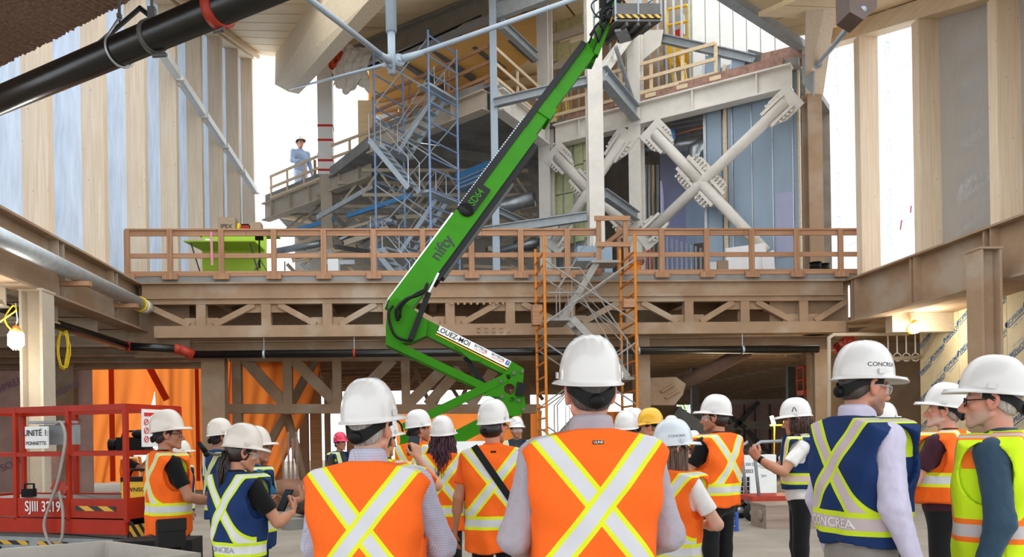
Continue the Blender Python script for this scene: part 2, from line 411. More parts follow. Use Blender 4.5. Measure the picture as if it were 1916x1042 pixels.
# --- long girders under both timber walls
def girder(name, X, y0, y1, z0, z1, mt, label, side, stiff):
    t = thing(name, label, 'girder', (X, y0, z0))
    obj('web', MB().span((X-.02, y0, z0+.04), (X+.02, y1, z1-.04)), mt, t)
    obj('flange', MB().span((X-.25, y0, z1-.045), (X+.25, y1, z1)), mt, t)
    obj('flange', MB().span((X-.25, y0, z0), (X+.25, y1, z0+.045)), mt, t)
    for y in stiff: obj('stiffener', MB().span((X-.2, y-.02, z0+.04), (X+.2, y+.02, z1-.04)), mt, t)
girder('wall_girder', XL, 7.5, DY+.6, 4.4, 5.6, M['spraytan'], 'tan sprayed steel girder under the blue-white membrane wall', 1, [13.5, 13.75, 16.35, 16.6, 19.2, 19.45])
girder('wall_girder', XR, 7.5, DY+.2, 4.42, 5.58, M['spraygirder'], 'brown sprayed steel girder beside the printed white membrane wall', -1, [12.9, 13.1, 15.4, 15.6, 17.9, 18.05, 20.45, 20.6])
def icol(name, c, w, dpt, z0, z1, mt, label, group=None, rz=0, cap=True):     # H-shaped column
    t = thing(name, label, 'column', (c[0], c[1], z0), group, rz); tk = .05
    for s in (-1, 1): obj('flange', MB().span((-w/2, s*(dpt/2-tk/2)-tk/2, 0), (w/2, s*(dpt/2-tk/2)+tk/2, z1-z0)), mt, t, local=True)
    obj('web', MB().span((-tk/2, -dpt/2+tk, 0), (tk/2, dpt/2-tk, z1-z0)), mt, t, local=True)
    if cap: obj('cap_plate', MB().span((-w/2-.02, -dpt/2-.02, z1-z0-.04), (w/2+.02, dpt/2+.02, z1-z0)), mt, t, local=True)
    obj('base_plate', MB().span((-w/2-.06, -dpt/2-.06, 0), (w/2+.06, dpt/2+.06, .04)), mt, t, local=True)
    return t
c = P(70, 640, 15.6); icol('steel_column', (c.x, 15.6), .50, .42, 0, 4.42, M['spraybeige'], 'thick beige sprayed column beside the hanging lit bulb', rz=rad(90))
c = P(1842, 560, 14.9); icol('steel_column', (c.x, 14.9), .42, .42, 0, 5.0, M['spraygirder'], 'brown sprayed column in front of the printed yellow boards', rz=rad(90))
icol('steel_column', P(1532, 700, 21.3)[:2], .36, .3, 0, 3.75, M['spraydim'], 'brown column under the deck end beside the thin cream pipe')
icol('steel_column', P(1200, 720, 21.4)[:2], .40, .35, 0, 4.4, M['spraydim'], 'brown column under the deck with a large gusset plate')
icol('steel_column', P(402, 720, 22.2)[:2], .62, .4, 0, 4.2, M['spraytan'], 'broad grey column in front of the orange tarps')

# --- raised deck: slab, front truss, lower beams
mb = MB(); mb.span((XL-.3, DY, DZ-.22), (XR+.3, 42, DZ)); struct('floor_deck', mb, M['slab'])
t = thing('deck_truss', 'long brown sprayed steel truss carrying the front of the raised deck', 'truss', ((XL+XR)/2, DY+.1, 4.2))
tm = M['spraytruss']
mb = MB(); mb.ibeam((XL+.27, DY+.1, 5.37), (XR-.27, DY+.1, 5.37), .30, .42, .04); obj('top_beam', mb, tm, t)
obj('top_chord', MB().span((XL+.27, DY+.02, 5.03), (XR-.27, DY+.22, 5.16)), tm, t)
mb = MB(); mb.beam((XL+.6, DY+.12, 4.32), (XR-.27, DY+.12, 4.32), .34, .30); obj('bottom_chord', mb, tm, t)
obj('end_plate', MB().span((XL-.28, DY+.62, 4.0), (XL+1.3, DY+.66, 5.58)), tm, t); obj('end_plate', MB().span((XR-2.2, DY+.29, 4.2), (XR-.02, DY+.33, 5.58)), tm, t)
posts = [375, 497, 612, 725, 842, 955, 1068, 1180, 1290, 1395, 1505]
PXs = [P(x, 575, DY).x for x in posts]
for i, x in enumerate(PXs):
    mb = MB(); mb.span((x-.12, DY+.03, 4.45), (x+.12, DY+.07, 5.05)); mb.span((x-.02, DY+.06, 4.45), (x+.02, DY+.26, 5.05)); mb.span((x-.12, DY+.22, 4.45), (x+.12, DY+.26, 5.05)); obj('post', mb, tm, t)
xs = [PXs[0]-1.7]+PXs+[PXs[-1]+1.5]
for i in range(len(xs)-1):
    a, b = xs[i], xs[i+1]; up = (i % 2 == 0)
    p = V((a+.32, DY+.12, 5.02 if up else 4.5)); q = V((b-.3, DY+.12, 4.5 if up else 5.02))
    obj('diagonal', MB().beam(p, q, .16, .15), tm, t)
for i, x in enumerate(PXs):
    z = 4.47 if i % 2 == 0 else 4.82
    h = .22
    mb = MB(); mb.prism([(x-.55, DY+.1, z), (x+.55, DY+.1, z), (x+.42, DY+.1, z+h), (x-.42, DY+.1, z+h)], (0, .03, 0)); obj('gusset', mb, tm, t)
for k in range(9):                              # bolt heads at the splice
    obj('bolt', MB().cyl((P(845+k*12, 560, DY).x, DY+.03, 5.0), (P(845+k*12, 560, DY).x, DY-.03, 5.0), .035, 8), tm, t)
    obj('bolt', MB().cyl((P(895+(k % 5)*14, 605, DY).x, DY-.04, 4.27+.1*(k//5)), (P(895+(k % 5)*14, 605, DY).x, DY-.1, 4.27+.1*(k//5)), .035, 8), tm, t)
mb = MB(); mb.ibeam((XL-.2, DY+1.0, 3.98), (XR-.1, DY+1.0, 3.98), .35, .42, .04); one('floor_beam', mb, M['spraydim'], 'long brown beam running just behind the long black pipe under the deck', 'beam')
for k in range(14):                             # joists behind the truss, seen through its openings
    x = XL+.7+k*1.4
    mb = MB(); mb.ibeam((x, DY+.5, 5.3), (x, 36, 5.3), .2, .4, .03); one('deck_joist', mb, M['spraydim'], 'brown steel joist under the raised deck slab', 'joist', 'joists under the raised deck')
mb = MB(); mb.ibeam((XL+.27, DY+2.4, 4.98), (XR-.27, DY+2.4, 4.98), .35, 1.16, .04); one('floor_beam', mb, M['spraytan'], 'deep tan beam seen through the openings of the deck truss', 'beam')

# --- guardrail of the deck
t = thing('guardrail', 'long brown lumber guardrail along the front edge of the raised deck', 'railing', ((XL+XR)/2, DY, DZ))
gx = [239, 319, 415, 513, 606, 699, 791, 882, 974, 1061, 1237, 1321, 1405, 1489, 1571]
x0 = P(239, 470, DY).x-.05; x1 = P(1118, 470, DY).x; x2 = P(1172, 470, DY).x; x3 = P(1608, 470, DY).x
for a, b in ((x0, x1), (x2, x3)):
    for z, h in ((6.84, .15), (6.26, .12), (5.80, .13)):
        n = max(1, round((b-a)/3.2))
        for k in range(n): obj('rail', MB().span((a+(b-a)*k/n, DY-.02, z-h/2), (a+(b-a)*(k+1)/n-.006, DY+.03, z+h/2)), M['lumber'], t)
    obj('cap_rail', MB().span((a, DY-.06, 6.9), (b, DY+.1, 6.94)), M['lumber'], t)
for x in gx:
    X = P(x, 470, DY).x
    obj('post', MB().span((X-.07, DY-.075, 5.72), (X+.07, DY-.02, 6.9)), M['lumberz'], t)
    obj('post_block', MB().span((X-.19, DY-.11, 5.64), (X+.19, DY-.03, 5.79)), M['lumberz'], t)
# raised gate frame over the scaffold stair
X0, X1 = P(1120, 420, DY-.15).x, P(1171, 420, DY-.15).x
t = thing('stair_gate', 'raised lumber gate frame at the head of the orange scaffold', 'gate', ((X0+X1)/2, DY-.15, DZ))
for X in (X0, X1-.02): obj('post', MB().span((X-.06, DY-.2, 5.7), (X+.06, DY-.13, 7.2)), M['lumberz'], t)
obj('post', MB().span((X1-.02, DY+.7, 5.8), (X1+.08, DY+.78, 7.2)), M['lumberz'], t)
obj('rail', MB().span((X0-.12, DY-.24, 7.1), (X1+.1, DY-.19, 7.22)), M['lumber'], t)
obj('rail', MB().span((X0-.1, DY-.24, 6.42), (X1+.1, DY-.19, 6.54)), M['lumber'], t)
obj('brace', MB().beam((X1, DY-.15, 6.9), (X1-.5, DY+.7, 6.6), .05, .12), M['lumber'], t)
# ================================================================ UPPER STRUCTURE BEHIND THE DECK
def PV(x, y, a, b, off=0):                     # point of the upright plane through plan points a, b (off = metres behind it)
    a = V((a[0], a[1])); b = V((b[0], b[1])); n = V((b.y-a.y, a.x-b.x)).normalized()
    if n.y < 0: n = -n
    dd = ray(x, y); d2 = V((dd.x, dd.y)); k = (a.dot(n)+off)/d2.dot(n); return CAM+dd*k
C0, C1, C2 = V((11.6, 23.2)), V((4.6, 28.5)), V((2.4, 25.0))
C3, C4, C5 = V((-1.7, 29.2)), V((-3.75, 33.2)), V((-6.9, 36.6))
n01 = V((5.3, 7.0)).normalized()               # points behind the face C0-C1
def on01(x, y, off=0): return PV(x, y, C0, C1, off)
Z1, Z2 = 11.82, 12.55
def lgirder(a, b, z0, z1, label, mt, stiff=3, w=.42):
    a3 = V((a.x, a.y, (z0+z1)/2)); b3 = V((b.x, b.y, (z0+z1)/2)); t = thing('floor_girder', label, 'girder', (a.x, a.y, z0)); h = z1-z0
    x, d, z = MB.frame(a3, b3)
    obj('web', MB().beam(a3, b3, .05, h-.08), mt, t)
    obj('flange', MB().beam(a3, b3, w, .05, oz=h/2-.025), mt, t); obj('flange', MB().beam(a3, b3, w, .05, oz=-h/2+.025), mt, t)
    for k in range(stiff):
        c = a3+(b3-a3)*((k+.5)/stiff); obj('stiffener', MB().beam(c-d*.02, c+d*.02, w-.06, h-.1), mt, t)
    return t
lgirder(C0+V((-.35, .26)), C1+V((.3, -.23)), Z1, Z2, 'pale sprayed floor girder above the blue-grey panels', M['spraywhite'], 4)
lgirder(C1+V((-.1, -.3)), C2+V((.15, .25)), Z1, Z2, 'short pale floor girder running from the corner column behind the boom', M['spraywhite'], 2)
lgirder(C2+V((-.2, .2)), C3, Z1, Z2-.1, 'pale floor girder behind the blue scaffold tower', M['spraybeige'], 2)
lgirder(C3+V((-.1, 2.0)), C4+V((.25, -.24)), Z1-.2, Z2-.25, 'beige floor girder beside the taped white column', M['spraybeige'], 2)
lgirder(C4+V((-.25, .25)), C5, Z1-.4, Z2-.35, 'sunlit beige floor girder near the far end of the timber wall', M['spraybeige'], 3)
# floor slabs of the upper storey
mb = MB()
def slab(pts, z0, z1): mb.prism([(p[0], p[1], z0) for p in pts], (0, 0, z1-z0))
slab([C0+V((-.2, .15)), C1, C1+n01*9, C0+n01*9], Z2, Z2+.22)
slab([C1, C2, C3, C1+n01*6], Z2, Z2+.22)
slab([C3+V((-.1, .3)), C4, C5, C5+V((.5, 6.4)), V((13, 43)), V((9.2, 33.3))], Z2-.35, Z2+.06)
fixn(struct('floor_upper', mb, M['slab']))
o = MB(); o.beam(at(C0+V((-.6, .3)), Z2+.16), at(C1+V((.6, -.55)), Z2+.16), .04, .3); one('slab_edge_plate', o, M['rust'], 'rusty steel edge plate along the pale girder over the blue-grey panels', 'edge plate')
# columns
def wcol(c, w, z0, z1, label, mt=M['spraywhite'], rz=0): return icol('steel_column', (c[0], c[1]), w, w*.9, z0, z1, mt, label, rz=rz, cap=False)
wcol(C1, .44, DZ, 22, 'pale tall corner column beside the pale green insulation', rz=rad(-37))
c2 = on01(1192, 350); wcol(c2, .42, DZ, 16.5, 'pale column standing between the two bolted cross braces', rz=rad(-37))
wcol(P(1113, 300, 24.2), .46, DZ, 22, 'pale free-standing column just behind the top of the green boom')
wcol(C2, .22, DZ, 22, 'slim pale column beside the blue scaffold tower', M['steelblue'])
wcol(C4, .46, DZ, Z2-.2, 'beige column under the upper floor with rows of bolts', M['spraybeige'])
t = wcol(P(1521, 330, 23.0), .42, DZ, 11.5, 'tan sprayed column carrying the end of the leaning timber beam', M['spraytan'])
t = thing('wrapped_column', 'white wrapped column with red tape strips against the glare', 'column', (C4.x, C4.y, Z2))
obj('shaft', MB().span((C4.x-.3, C4.y-.3, Z2-.2), (C4.x+.3, C4.y+.3, 19)), M['white'], t)
for y in (235, 262, 300, 318): p = P(627, y, C4.y-.3); obj('tape', MB().span((C4.x-.31, C4.y-.31, p.z-.04), (C4.x+.31, C4.y+.31, p.z+.05)), M['inkred'], t)
c = P(685, 200, 34.5)
obj('brace_wrap', MB().span((c.x-.35, 34.4, Z2), (c.x+.3, 34.9, 16)), M['plankroof'], t)

# --- braces with bolted gusset plates
def brace(t, ends, r=.17, off=-.25, plates=True):
    p, q = [on01(x, y, off) for x, y in ends]
    obj('brace_arm', MB().tube([p, q], r, 12), M['spraywhite'], t, True)
    n3 = V((n01.x, n01.y, 0)); d = (q-p).normalized(); s = n3.cross(d).normalized()
    if plates:
        for e, g in ((p, 1), (q, -1)):
            a = d*g; mb = MB(); o = e+n3*.02
            mb.prism([o+a*.75-s*.2, o+a*.75+s*.2, o+a*.3+s*.42, o-a*.35+s*.42, o-a*.35-s*.42, o+a*.3-s*.42], n3*.05)
            gp = obj('gusset_plate', mb, M['spraywhite'], t)
            for sd in (-1, 1):
                obj('splice_bar', MB().beam(o+a*.7+s*sd*.24-n3*.06, o-a*.1+s*sd*.24-n3*.06, .07, .1, s), M['spraywhite'], gp)
                for k in range(4):
                    c = o+a*(.05+.13*k)+s*sd*.34
                    obj('bolt', MB().cyl(c, c-n3*.09, .04, 8), M['spraywhite'], gp)
    return t
xb1 = thing('cross_brace', 'bolted cross brace with octagonal node plate before the blue-grey panels', 'brace', at(on01(1310, 500, -.25), DZ))
brace(xb1, [(1212, 438), (1470, 192)]); brace(xb1, [(1225, 250), (1310, 340)]); brace(xb1, [(1310, 340), (1432, 470)], plates=False)
xb2 = thing('cross_brace', 'bolted cross brace before the pale green insulation boards', 'brace', at(on01(1100, 500, -.25), DZ))
brace(xb2, [(1042, 292), (1098, 352)]); brace(xb2, [(1040, 450), (1165, 262)]); brace(xb2, [(1098, 352), (1178, 425)])
c = on01(1310, 338, -.3); n3 = V((n01.x, n01.y, 0)); d = (on01(1310, 340)-on01(1225, 250)).normalized(); s = n3.cross(d).normalized()
t = xb1
obj('plate', MB().prism([c+d*a+s*b+n3*.12 for a, b in ((.95, .2), (.95, -.2), (.6, -.5), (-.6, -.5), (-.95, -.2), (-.95, .2), (-.6, .5), (.6, .5))], n3*.05), M['spraywhite'], t)
for g in (-1, 1):
    for sd in (-1, 1):
        obj('splice_bar', MB().beam(c+d*.25*g+s*sd*.24, c+d*.9*g+s*sd*.24, .07, .1, s), M['spraywhite'], t)
        for k in range(8):
            b = c+d*g*(.3+.14*(k % 4))+s*sd*(.33+.1*(k//4)); obj('bolt', MB().cyl(b+n3*.13, b, .04, 8), M['spraywhite'], t)
# grey secondary steel
def gbeam(label, p, q, w=.2, h=.25, mt='steelgrey'):
    mb = MB(); mb.ibeam(p, q, w, h, .03); return one('steel_strut', mb, M[mt], label, 'beam')
big = P(1113, 300, 24.2)
gbeam('grey strut from the slim column to the free-standing column, crossed by the boom', P(925, 193, 24.9), P(1098, 152, 24.2), .22, .26)
gbeam('grey diagonal strut from the free-standing column down to the pale middle column', P(1127, 138, 24.2), on01(1190, 213, -.2), .3, .5)
gbeam('low grey diagonal strut behind the deck gate', P(1130, 362, 24.3), on01(1192, 405, -.42), .22, .3)
gbeam('low grey strut between the slim column and the corner column', P(926, 393, 25), on01(1010, 430, -.3), .2, .22)
gbeam('low grey strut just above the deck guardrail', P(905, 433, 25), P(1098, 405, 24.2), .18, .28)
gbeam('short grey strut in front of the wood-lined upper room', P(938, 45, 25.2), P(1003, 106, 27.8), .2, .3)
gbeam('grey beam at the roof beside the slim column', P(925, 22, 25.2), P(1090, -38, 24.3), .22, .55)
gbeam('thin grey strut leaning against the upper guardrail', P(1152, 88, 24.6), on01(1185, 190, -.3), .1, .12)
gbeam('white sprayed strut below the basket of the boom', P(1125, 135, 24.3), on01(1180, 62, -.3), .2, .3, 'spraywhite')
gbeam('long grey tube sloping down to the rusty plate on the upper floor', on01(1222, 68, .5), on01(1412, 112, .5), .28, .26)
mb = MB(); mb.prism([on01(x, y, .5) for x, y in ((1400, 92), (1432, 100), (1428, 130), (1392, 126), (1395, 112))], n3*.06); one('gusset_plate', mb, M['steeldark'], 'dark bolted gusset at the foot of the sloping grey tube', 'plate')
mb = MB(); mb.prism([on01(x, y, .2) for x, y in ((1425, 100), (1500, 82), (1503, 122), (1420, 138))], n3*.08); one('steel_plate', mb, M['rust'], 'rusty streaked steel plate lying at the end of the upper floor', 'plate')
mb = MB(); mb.prism([on01(x, y, .25) for x, y in ((1165, 60), (1240, 55), (1235, 85), (1195, 118), (1172, 110))], n3*.06); one('gusset_plate', mb, M['spraywhite'], 'pale sprayed gusset plate at the head of the sloping grey tube', 'plate')

# --- blue-grey panel wall under the girder
wb = bpy.data.objects.new('wall_back', None); COL.objects.link(wb); wb.location = at(C0+n01, DZ); wb['kind'] = 'structure'
def panel(name, x0, x1, y0, y1, off, mt, par=wb, th=.05, base=None):    # upright slab between two picture columns
    a = on01(x0, 400, off); b = on01(x1, 400, off); za = on01((x0+x1)/2, y0, off).z; zb = base if base is not None else on01((x0+x1)/2, y1, off).z
    mb = MB(); mb.prism([at(a, zb), at(b, zb), at(b, za), at(a, za)], n3*th); return obj(name, mb, M[mt], par)
for x0, x1 in ((1324, 1352), (1374, 1407), (1410, 1446), (1449, 1484), (1487, 1497)):
    panel('sheathing_panel', x0, x1, 100, 0, .5, 'drywallblue', base=DZ).data
panel('backing', 1322, 1500, 110, 0, .58, 'galv', base=DZ, th=.02)
panel('stud', 1356, 1362, 120, 0, .42, 'lumberpale', base=DZ); panel('stud', 1364, 1371, 120, 0, .46, 'drywallblue', base=DZ); panel('stud', 1318, 1323, 120, 0, .42, 'galv', base=DZ)
panel('stud', 1495, 1499, 120, 0, .44, 'lumberpale', base=DZ)
for x in (1372, 1408, 1447, 1485): panel('joint_strip', x-.9, x+.9, 110, 0, .46, 'galv', base=DZ, th=.02)
panel('drywall_patch', 1452, 1486, 360, 480, .47, 'drywalllilac')
for x0, x1, yy in ((1033, 1053, 262), (1054, 1073, 258), (1074, 1092, 255), (1093, 1112, 250)):
    for k in range(4): panel('insulation_board', x0, x1, yy+48*k+(x0 % 7)*2, yy+48*k+46+(x0 % 7)*2, .5, 'insulgreen', th=.08)
panel('backing', 1030, 1114, 240, 0, .6, 'galv', base=DZ, th=.03)
for x in (1032, 1053, 1073): panel('stud', x, x+2, 240, 0, .45, 'galv', base=DZ)
for x in (1206, 1213, 1220, 1229): panel('stud', x, x+4, 308, 0, 1.2+(x-1206)*.06, 'lumberpale' if x == 1220 else 'galv', base=DZ)
for k in range(9): panel('stud', 1236+k*9, 1239+k*9, 440+k*3, 0, 1.0+k*.25, 'galv', base=DZ)
panel('inner_wall', 1236, 1290, 225, 0, 3.2, 'drywalllilac', base=DZ); panel('inner_wall', 1283, 1295, 280, 0, 3.0, 'drywallblue', base=DZ); panel('inner_wall', 1318, 1332, 280, 0, 3.0, 'drywallblue', base=DZ); panel('inner_wall', 1295, 1318, 280, 455, 3.0, 'drywallblue')
mb = MB(); a = on01(1236, 400, 1.0); b = on01(1240, 400, 3.2); mb.prism([at(a, DZ), at(b, DZ), at(b, 10.2), at(a, 10.2)], (.06, 0, 0)); obj('inner_wall', mb, M['drywalllilac'], wb)
panel('door_frame', 1291, 1296, 450, 0, 2.86, 'drywallblue', base=DZ)
mb = MB(); mb.prism([at(C0+n01*4.6, DZ), at(C1+n01*4.6, DZ), at(C1+n01*4.6, Z2), at(C0+n01*4.6, Z2)], n3*.1); obj('far_partition', mb, M['darkroom'], wb)
mb = MB(); mb.prism([at(C1, DZ), at(C1+n01*4.6, DZ), at(C1+n01*4.6, Z1), at(C1, Z1)], (-.1, .02, 0)); obj('side_partition', mb, M['darkroom'], wb)
# ducts and pipes in the ceiling void behind the brace
p, q = on01(1160, 287, 1.6), on01(1335, 262, 1.6); one('air_duct', MB().tube([p, q], .22, 14), M['duct'], 'silver round duct in the dark void behind the crossed braces', 'duct', smooth=True)
p, q = on01(1205, 268, 1.2), on01(1335, 232, 1.2); one('copper_pipe', MB().tube([p, q], .035, 8), mat('copper', '#b9775a', .4, .6), 'thin copper pipe above the silver duct', 'pipe', smooth=True)
p = on01(1302, 292, 1.1); one('flexible_duct', MB().tube([on01(1322, 262, 1.2), on01(1300, 280, 1.1), on01(1297, 300, 1.1), on01(1312, 315, 1.1)], [.2, .24, .2, .16], 12), M['duct'], 'crumpled foil flexible duct bending down beside the first blue-grey panel', 'duct', smooth=True)
one('pipe_wrap', MB().ball(on01(1252, 256, 1.0), (.22, .22, .3)), M['bluetarp'], 'blue plastic film bundle tied in the ceiling void', 'bundle', smooth=True)
for k in range(5):
    p, q = on01(1230, 236+k*9, 2.2+.3*k), on01(1335, 218+k*9, 2.2+.3*k); one('ceiling_rail', MB().beam(p, q, .08, .06), M['galv'], 'thin metal ceiling rail in the dark void', 'rail', 'ceiling rails in the dark void')

# --- upper storey walls behind the upper guardrail
wu = bpy.data.objects.new('wall_upper', None); COL.objects.link(wu); wu.location = at(C0+n01*2, Z2); wu['kind'] = 'structure'
UB = Z2+.22
xs = [1300, 1325, 1352, 1377, 1402, 1428, 1455, 1490, 1530]
for a, b in zip(xs[:-1], xs[1:]):
    panel('membrane_panel', a+.8, b-.8, -60, 0, 1.6, 'drywallwhite', wu, base=UB)
panel('backing', 1298, 1530, -62, 0, 1.68, 'insulgreen', wu, .02, base=UB)
for k in range(3): panel('insulation_board', 1022+25*k, 1046+25*k, 22, 60, 1.3, 'insul', wu, .1); panel('insulation_board', 1022+25*k, 1046+25*k, 76, 116, 1.3, 'insul', wu, .1)
for y0, y1 in ((8, 22), (56, 70), (112, 124)): panel('girt', 1018, 1100, y0, y1, 1.15, 'spraybeige', wu, .12)
panel('insulation_board', 1022, 1100, -50, 6, 1.3, 'insul', wu, .1)
for x in range(1024, 1300, 15):
    panel('stud', x, x+3.2, 110 if x < 1130 else -40, 0, 1.5, 'galv', wu, base=UB)
panel('backing', 1018, 1130, 112, 0, 3.0, 'ply', wu, base=UB); panel('backing', 1130, 1245, -40, 0, 3.4, 'spraydim', wu, base=UB); panel('backing', 1235, 1305, -40, 0, 3.6, 'darkroom', wu, base=UB)
panel('yellowish_board', 1128, 1160, -60, 30, 1.8, 'insul', wu)
# stepladder leaning in the upper room
t = thing('stepladder', 'yellow stepladder standing behind the upper guardrail beside the boom', 'ladder', at(on01(1045, 200, 2.2), UB))
for x0, x1 in ((1036, 1048), (1064, 1052), (1041, 1051), (1069, 1055)):
    a = on01(x0, 200, 2.0 if x0 in (1036, 1064) else 2.6); b = on01(x1, 128, 2.3); a.z = UB; obj('leg', MB().beam(a, b, .09, .05), M['yellow'], t)
for k in range(4):
    f = (k+1)/5; a = on01(1036, 200, 2.0); b = on01(1048, 128, 2.3); a.z = UB; c = on01(1064, 200, 2.0); c.z = UB; e = on01(1052, 128, 2.3); obj('step', MB().beam(a.lerp(b, f), c.lerp(e, f), .1, .04), M['yellow'], t)
# yellow scissor lift parked in the upper room
p = on01(1270, 150, 2.0); t = thing('mast_lift', 'yellow lift with open cage parked behind the steel studs', 'lift', at(p, UB))
def L(x, y, off=2.0): return on01(x, y, off)
for x0, y0, x1, y1 in ((1248, 20, 1248, 80), (1288, 12, 1288, 72), (1250, 18, 1286, 10), (1250, 48, 1286, 40), (1250, 78, 1288, 70)):
    obj('cage_rail', MB().tube([L(x0, y0), L(x1, y1)], .055, 8), M['yellow'], t)
    obj('cage_rail', MB().tube([L(x0, y0, 2.9), L(x1, y1, 2.9)], .055, 8), M['yellow'], t)
mb = MB(); a, b = L(1248, 80), L(1289, 74); mb.prism([at(a, a.z-.0), at(b, a.z), at(b, a.z-.45), at(a, a.z-.45)], n3*1.0); obj('cage_floor', mb, M['yellow'], t)
mb = MB(); a, b = L(1262, 30, 2.3), L(1278, 26, 2.3); mb.prism([at(a, a.z), at(b, a.z), at(b, a.z-.7), at(a, a.z-.7)], n3*.2); obj('battery_box', mb, M['steelgrey'], t)
mb = MB(); a, b = L(1258, 58, 2.05), L(1272, 56, 2.05); mb.prism([at(a, a.z), at(b, a.z), at(b, a.z-.3), at(a, a.z-.3)], n3*.2); obj('red_box', mb, M['red'], t)
for x0, x1 in ((1252, 1272), (1272, 1290)):
    for o_ in (2.1, 2.8):
        a = L(x0, 90, o_); b = L(x1, 160, o_); b.z = UB+.1; obj('lift_arm', MB().beam(a, b, .06, .14), M['yellow'], t)
        obj('hinge', MB().ball(L(x0+8, 122, o_-.05), .09, 8, 6), M['yellow'], t)
mb = MB(); a = L(1250, 160, 1.9); b = L(1290, 158, 1.9); mb.prism([at(a, UB), at(b, UB), at(b, UB+.35), at(a, UB+.35)], n3*1.2); obj('chassis', mb, M['yellow'], t)

# --- guardrails of the upper floor
def guard(a, b, z, label, mt, n, off=(0, 0), h=1.07):
    a3 = V((a[0]+off[0], a[1]+off[1], z)); b3 = V((b[0]+off[0], b[1]+off[1], z)); t = thing('guardrail', label, 'railing', (a3+b3)/2)
    for zz in (.1, .55, 1.05): obj('rail', MB().beam(a3+V((0, 0, zz)), b3+V((0, 0, zz)), .05, .11), M[mt], t)
    x, d, u = MB.frame(a3, b3)
    for k in range(n+1):
        c = a3+(b3-a3)*(k/n); obj('post', MB().beam(c+V((0, 0, -.12)), c+V((0, 0, 1.07)), .1, .06, tuple(x), oz=.06), M[mt], t)
        obj('post_block', MB().beam(c-d*.18+V((0, 0, -.06)), c+d*.18+V((0, 0, -.06)), .1, .13), M[mt], t)
guard(V((9.4, 24.75)), V((6.0, 27.3)), UB, 'pale lumber guardrail on the floor above the crossed braces', 'lumberpale', 4)
guard(V((6.0, 27.3)), V((4.75, 28.2)), UB, 'short lumber guardrail behind the free-standing column', 'lumberpale', 1)
guard(V((4.4, 28.2)), V((2.45, 25.15)), UB, 'lumber guardrail along the short upper floor edge behind the boom', 'lumberpale', 2)
guard(V((2.3, 25.1)), V((-1.6, 29.1)), UB, 'lumber guardrail on the platform behind the blue scaffold tower', 'lumber', 3)
guard(V((-1.9, 31.4)), V((-3.6, 33.0)), Z2-.1, 'lumber guardrail beside the taped white column', 'lumberpale', 2)
guard(V((-4.0, 33.4)), V((-6.6, 36.2)), Z2-.3, 'pale lumber guardrail near the far end of the timber wall', 'lumberpale', 3)
for k in range(3):
    p = P(590+k*8, 360, 34.2); o = MB(); o.span((p.x-.05, 34.1, Z2-.3), (p.x+.05, 34.3, Z2+1.1-.3*(k == 0))); one('timber_board', o, M['lumberz'], 'upright board stored beside the taped white column', 'board', 'boards stored beside the taped white column')

# --- wood-lined room far behind (warm spruce panels, steel and timber beams)
wf = bpy.data.objects.new('wall_far', None); COL.objects.link(wf); wf.location = (1, 38, Z2); wf['kind'] = 'structure'
a, b = P(695, 200, 37.5), P(1040, 200, 34)
M['plywarm'] = wood('spruce_panel_warm', '#f2bd6c', '#e0a452', 'x', knots=False)
def far(x0, x1, y0, y1, off, mt, th=.1):
    p, q = [PV(x, 300, a, b, off) for x in (x0, x1)]; z0, z1 = PV((x0+x1)/2, y1, a, b, off).z, PV((x0+x1)/2, y0, a, b, off).z
    mb = MB(); mb.prism([at(p, z0), at(q, z0), at(q, z1), at(p, z1)], (0, th, 0)); return obj('wall_panel' if th < .2 else 'beam', mb, M[mt], wf)
for k in range(6): far(690+58*k, 746+58*k, -60, 235, 0, 'plywarm')
for y, h_, mt, o_ in ((165, 14, 'lumberpale', -.5), (188, 10, 'galv', -.6), (140, 16, 'steeldark', -.3), (205, 16, 'spraybeige', -.8), (90, 8, 'lumberpale', -.4)): far(695, 1035, y, y+h_, o_, mt, .25)
# soffit of the far room
mb = MB(); mb.prism([P(690, 130, 33), P(1010, 20, 28.5), at(P(1040, 20, 36), P(1010, 20, 28.5).z+.5), at(P(690, 120, 38.4), P(690, 130, 33).z+.3)], (0, 0, .15)); fixn(obj('soffit_panel', mb, M['plywarm'], wf))
for k in range(5):
    p = P(740+60*k, 105-22*k, 32-.8*k); q = p+V((2.0, 3.0, 0)); obj('ceiling_strut', MB().beam(p, q, .2, .22), M['steeldark'], wf)
p, q = P(690, 125, 31), P(900, 30, 28); obj('sprinkler_pipe', MB().tube([p, q], .04, 8), M['black'], wf)

# --- ceiling void under the upper floor: open-web joists, ducts, blue painted beams
mb = MB(); mb.span((-6.6, 43, DZ), (13, 43.3, 12.6)); o = struct('wall_rear', mb, mat('grey_wall', '#8f887f', .9, 0, .25, .8, .4, 8))
random.seed(11)
for k in range(5):
    y = 30.5+1.5*k; z = 11.7; x0, x1 = -1.7-5.2*(y-29.2)/7.4+.5, 4.2+.3*k
    t = thing('open_web_joist', 'open-web steel joist under the upper floor behind the deck', 'joist', ((x0+x1)/2, y, z-.8), 'open-web joists under the upper floor')
    obj('chord', MB().span((x0, y-.05, z-.06), (x1, y+.05, z+.06)), M['spraybeige'], t); obj('chord', MB().span((x0, y-.05, z-1.0), (x1, y+.05, z-.88)), M['spraybeige'], t)
    n = 10
    for j in range(n):
        u0 = x0+(x1-x0)*j/n; u1 = x0+(x1-x0)*(j+1)/n; e = j % 2
        obj('web_bar', MB().beam((u0, y, z if e else z-.94), (u1, y, z-.94 if e else z), .06, .08), M['spraybeige'], t)
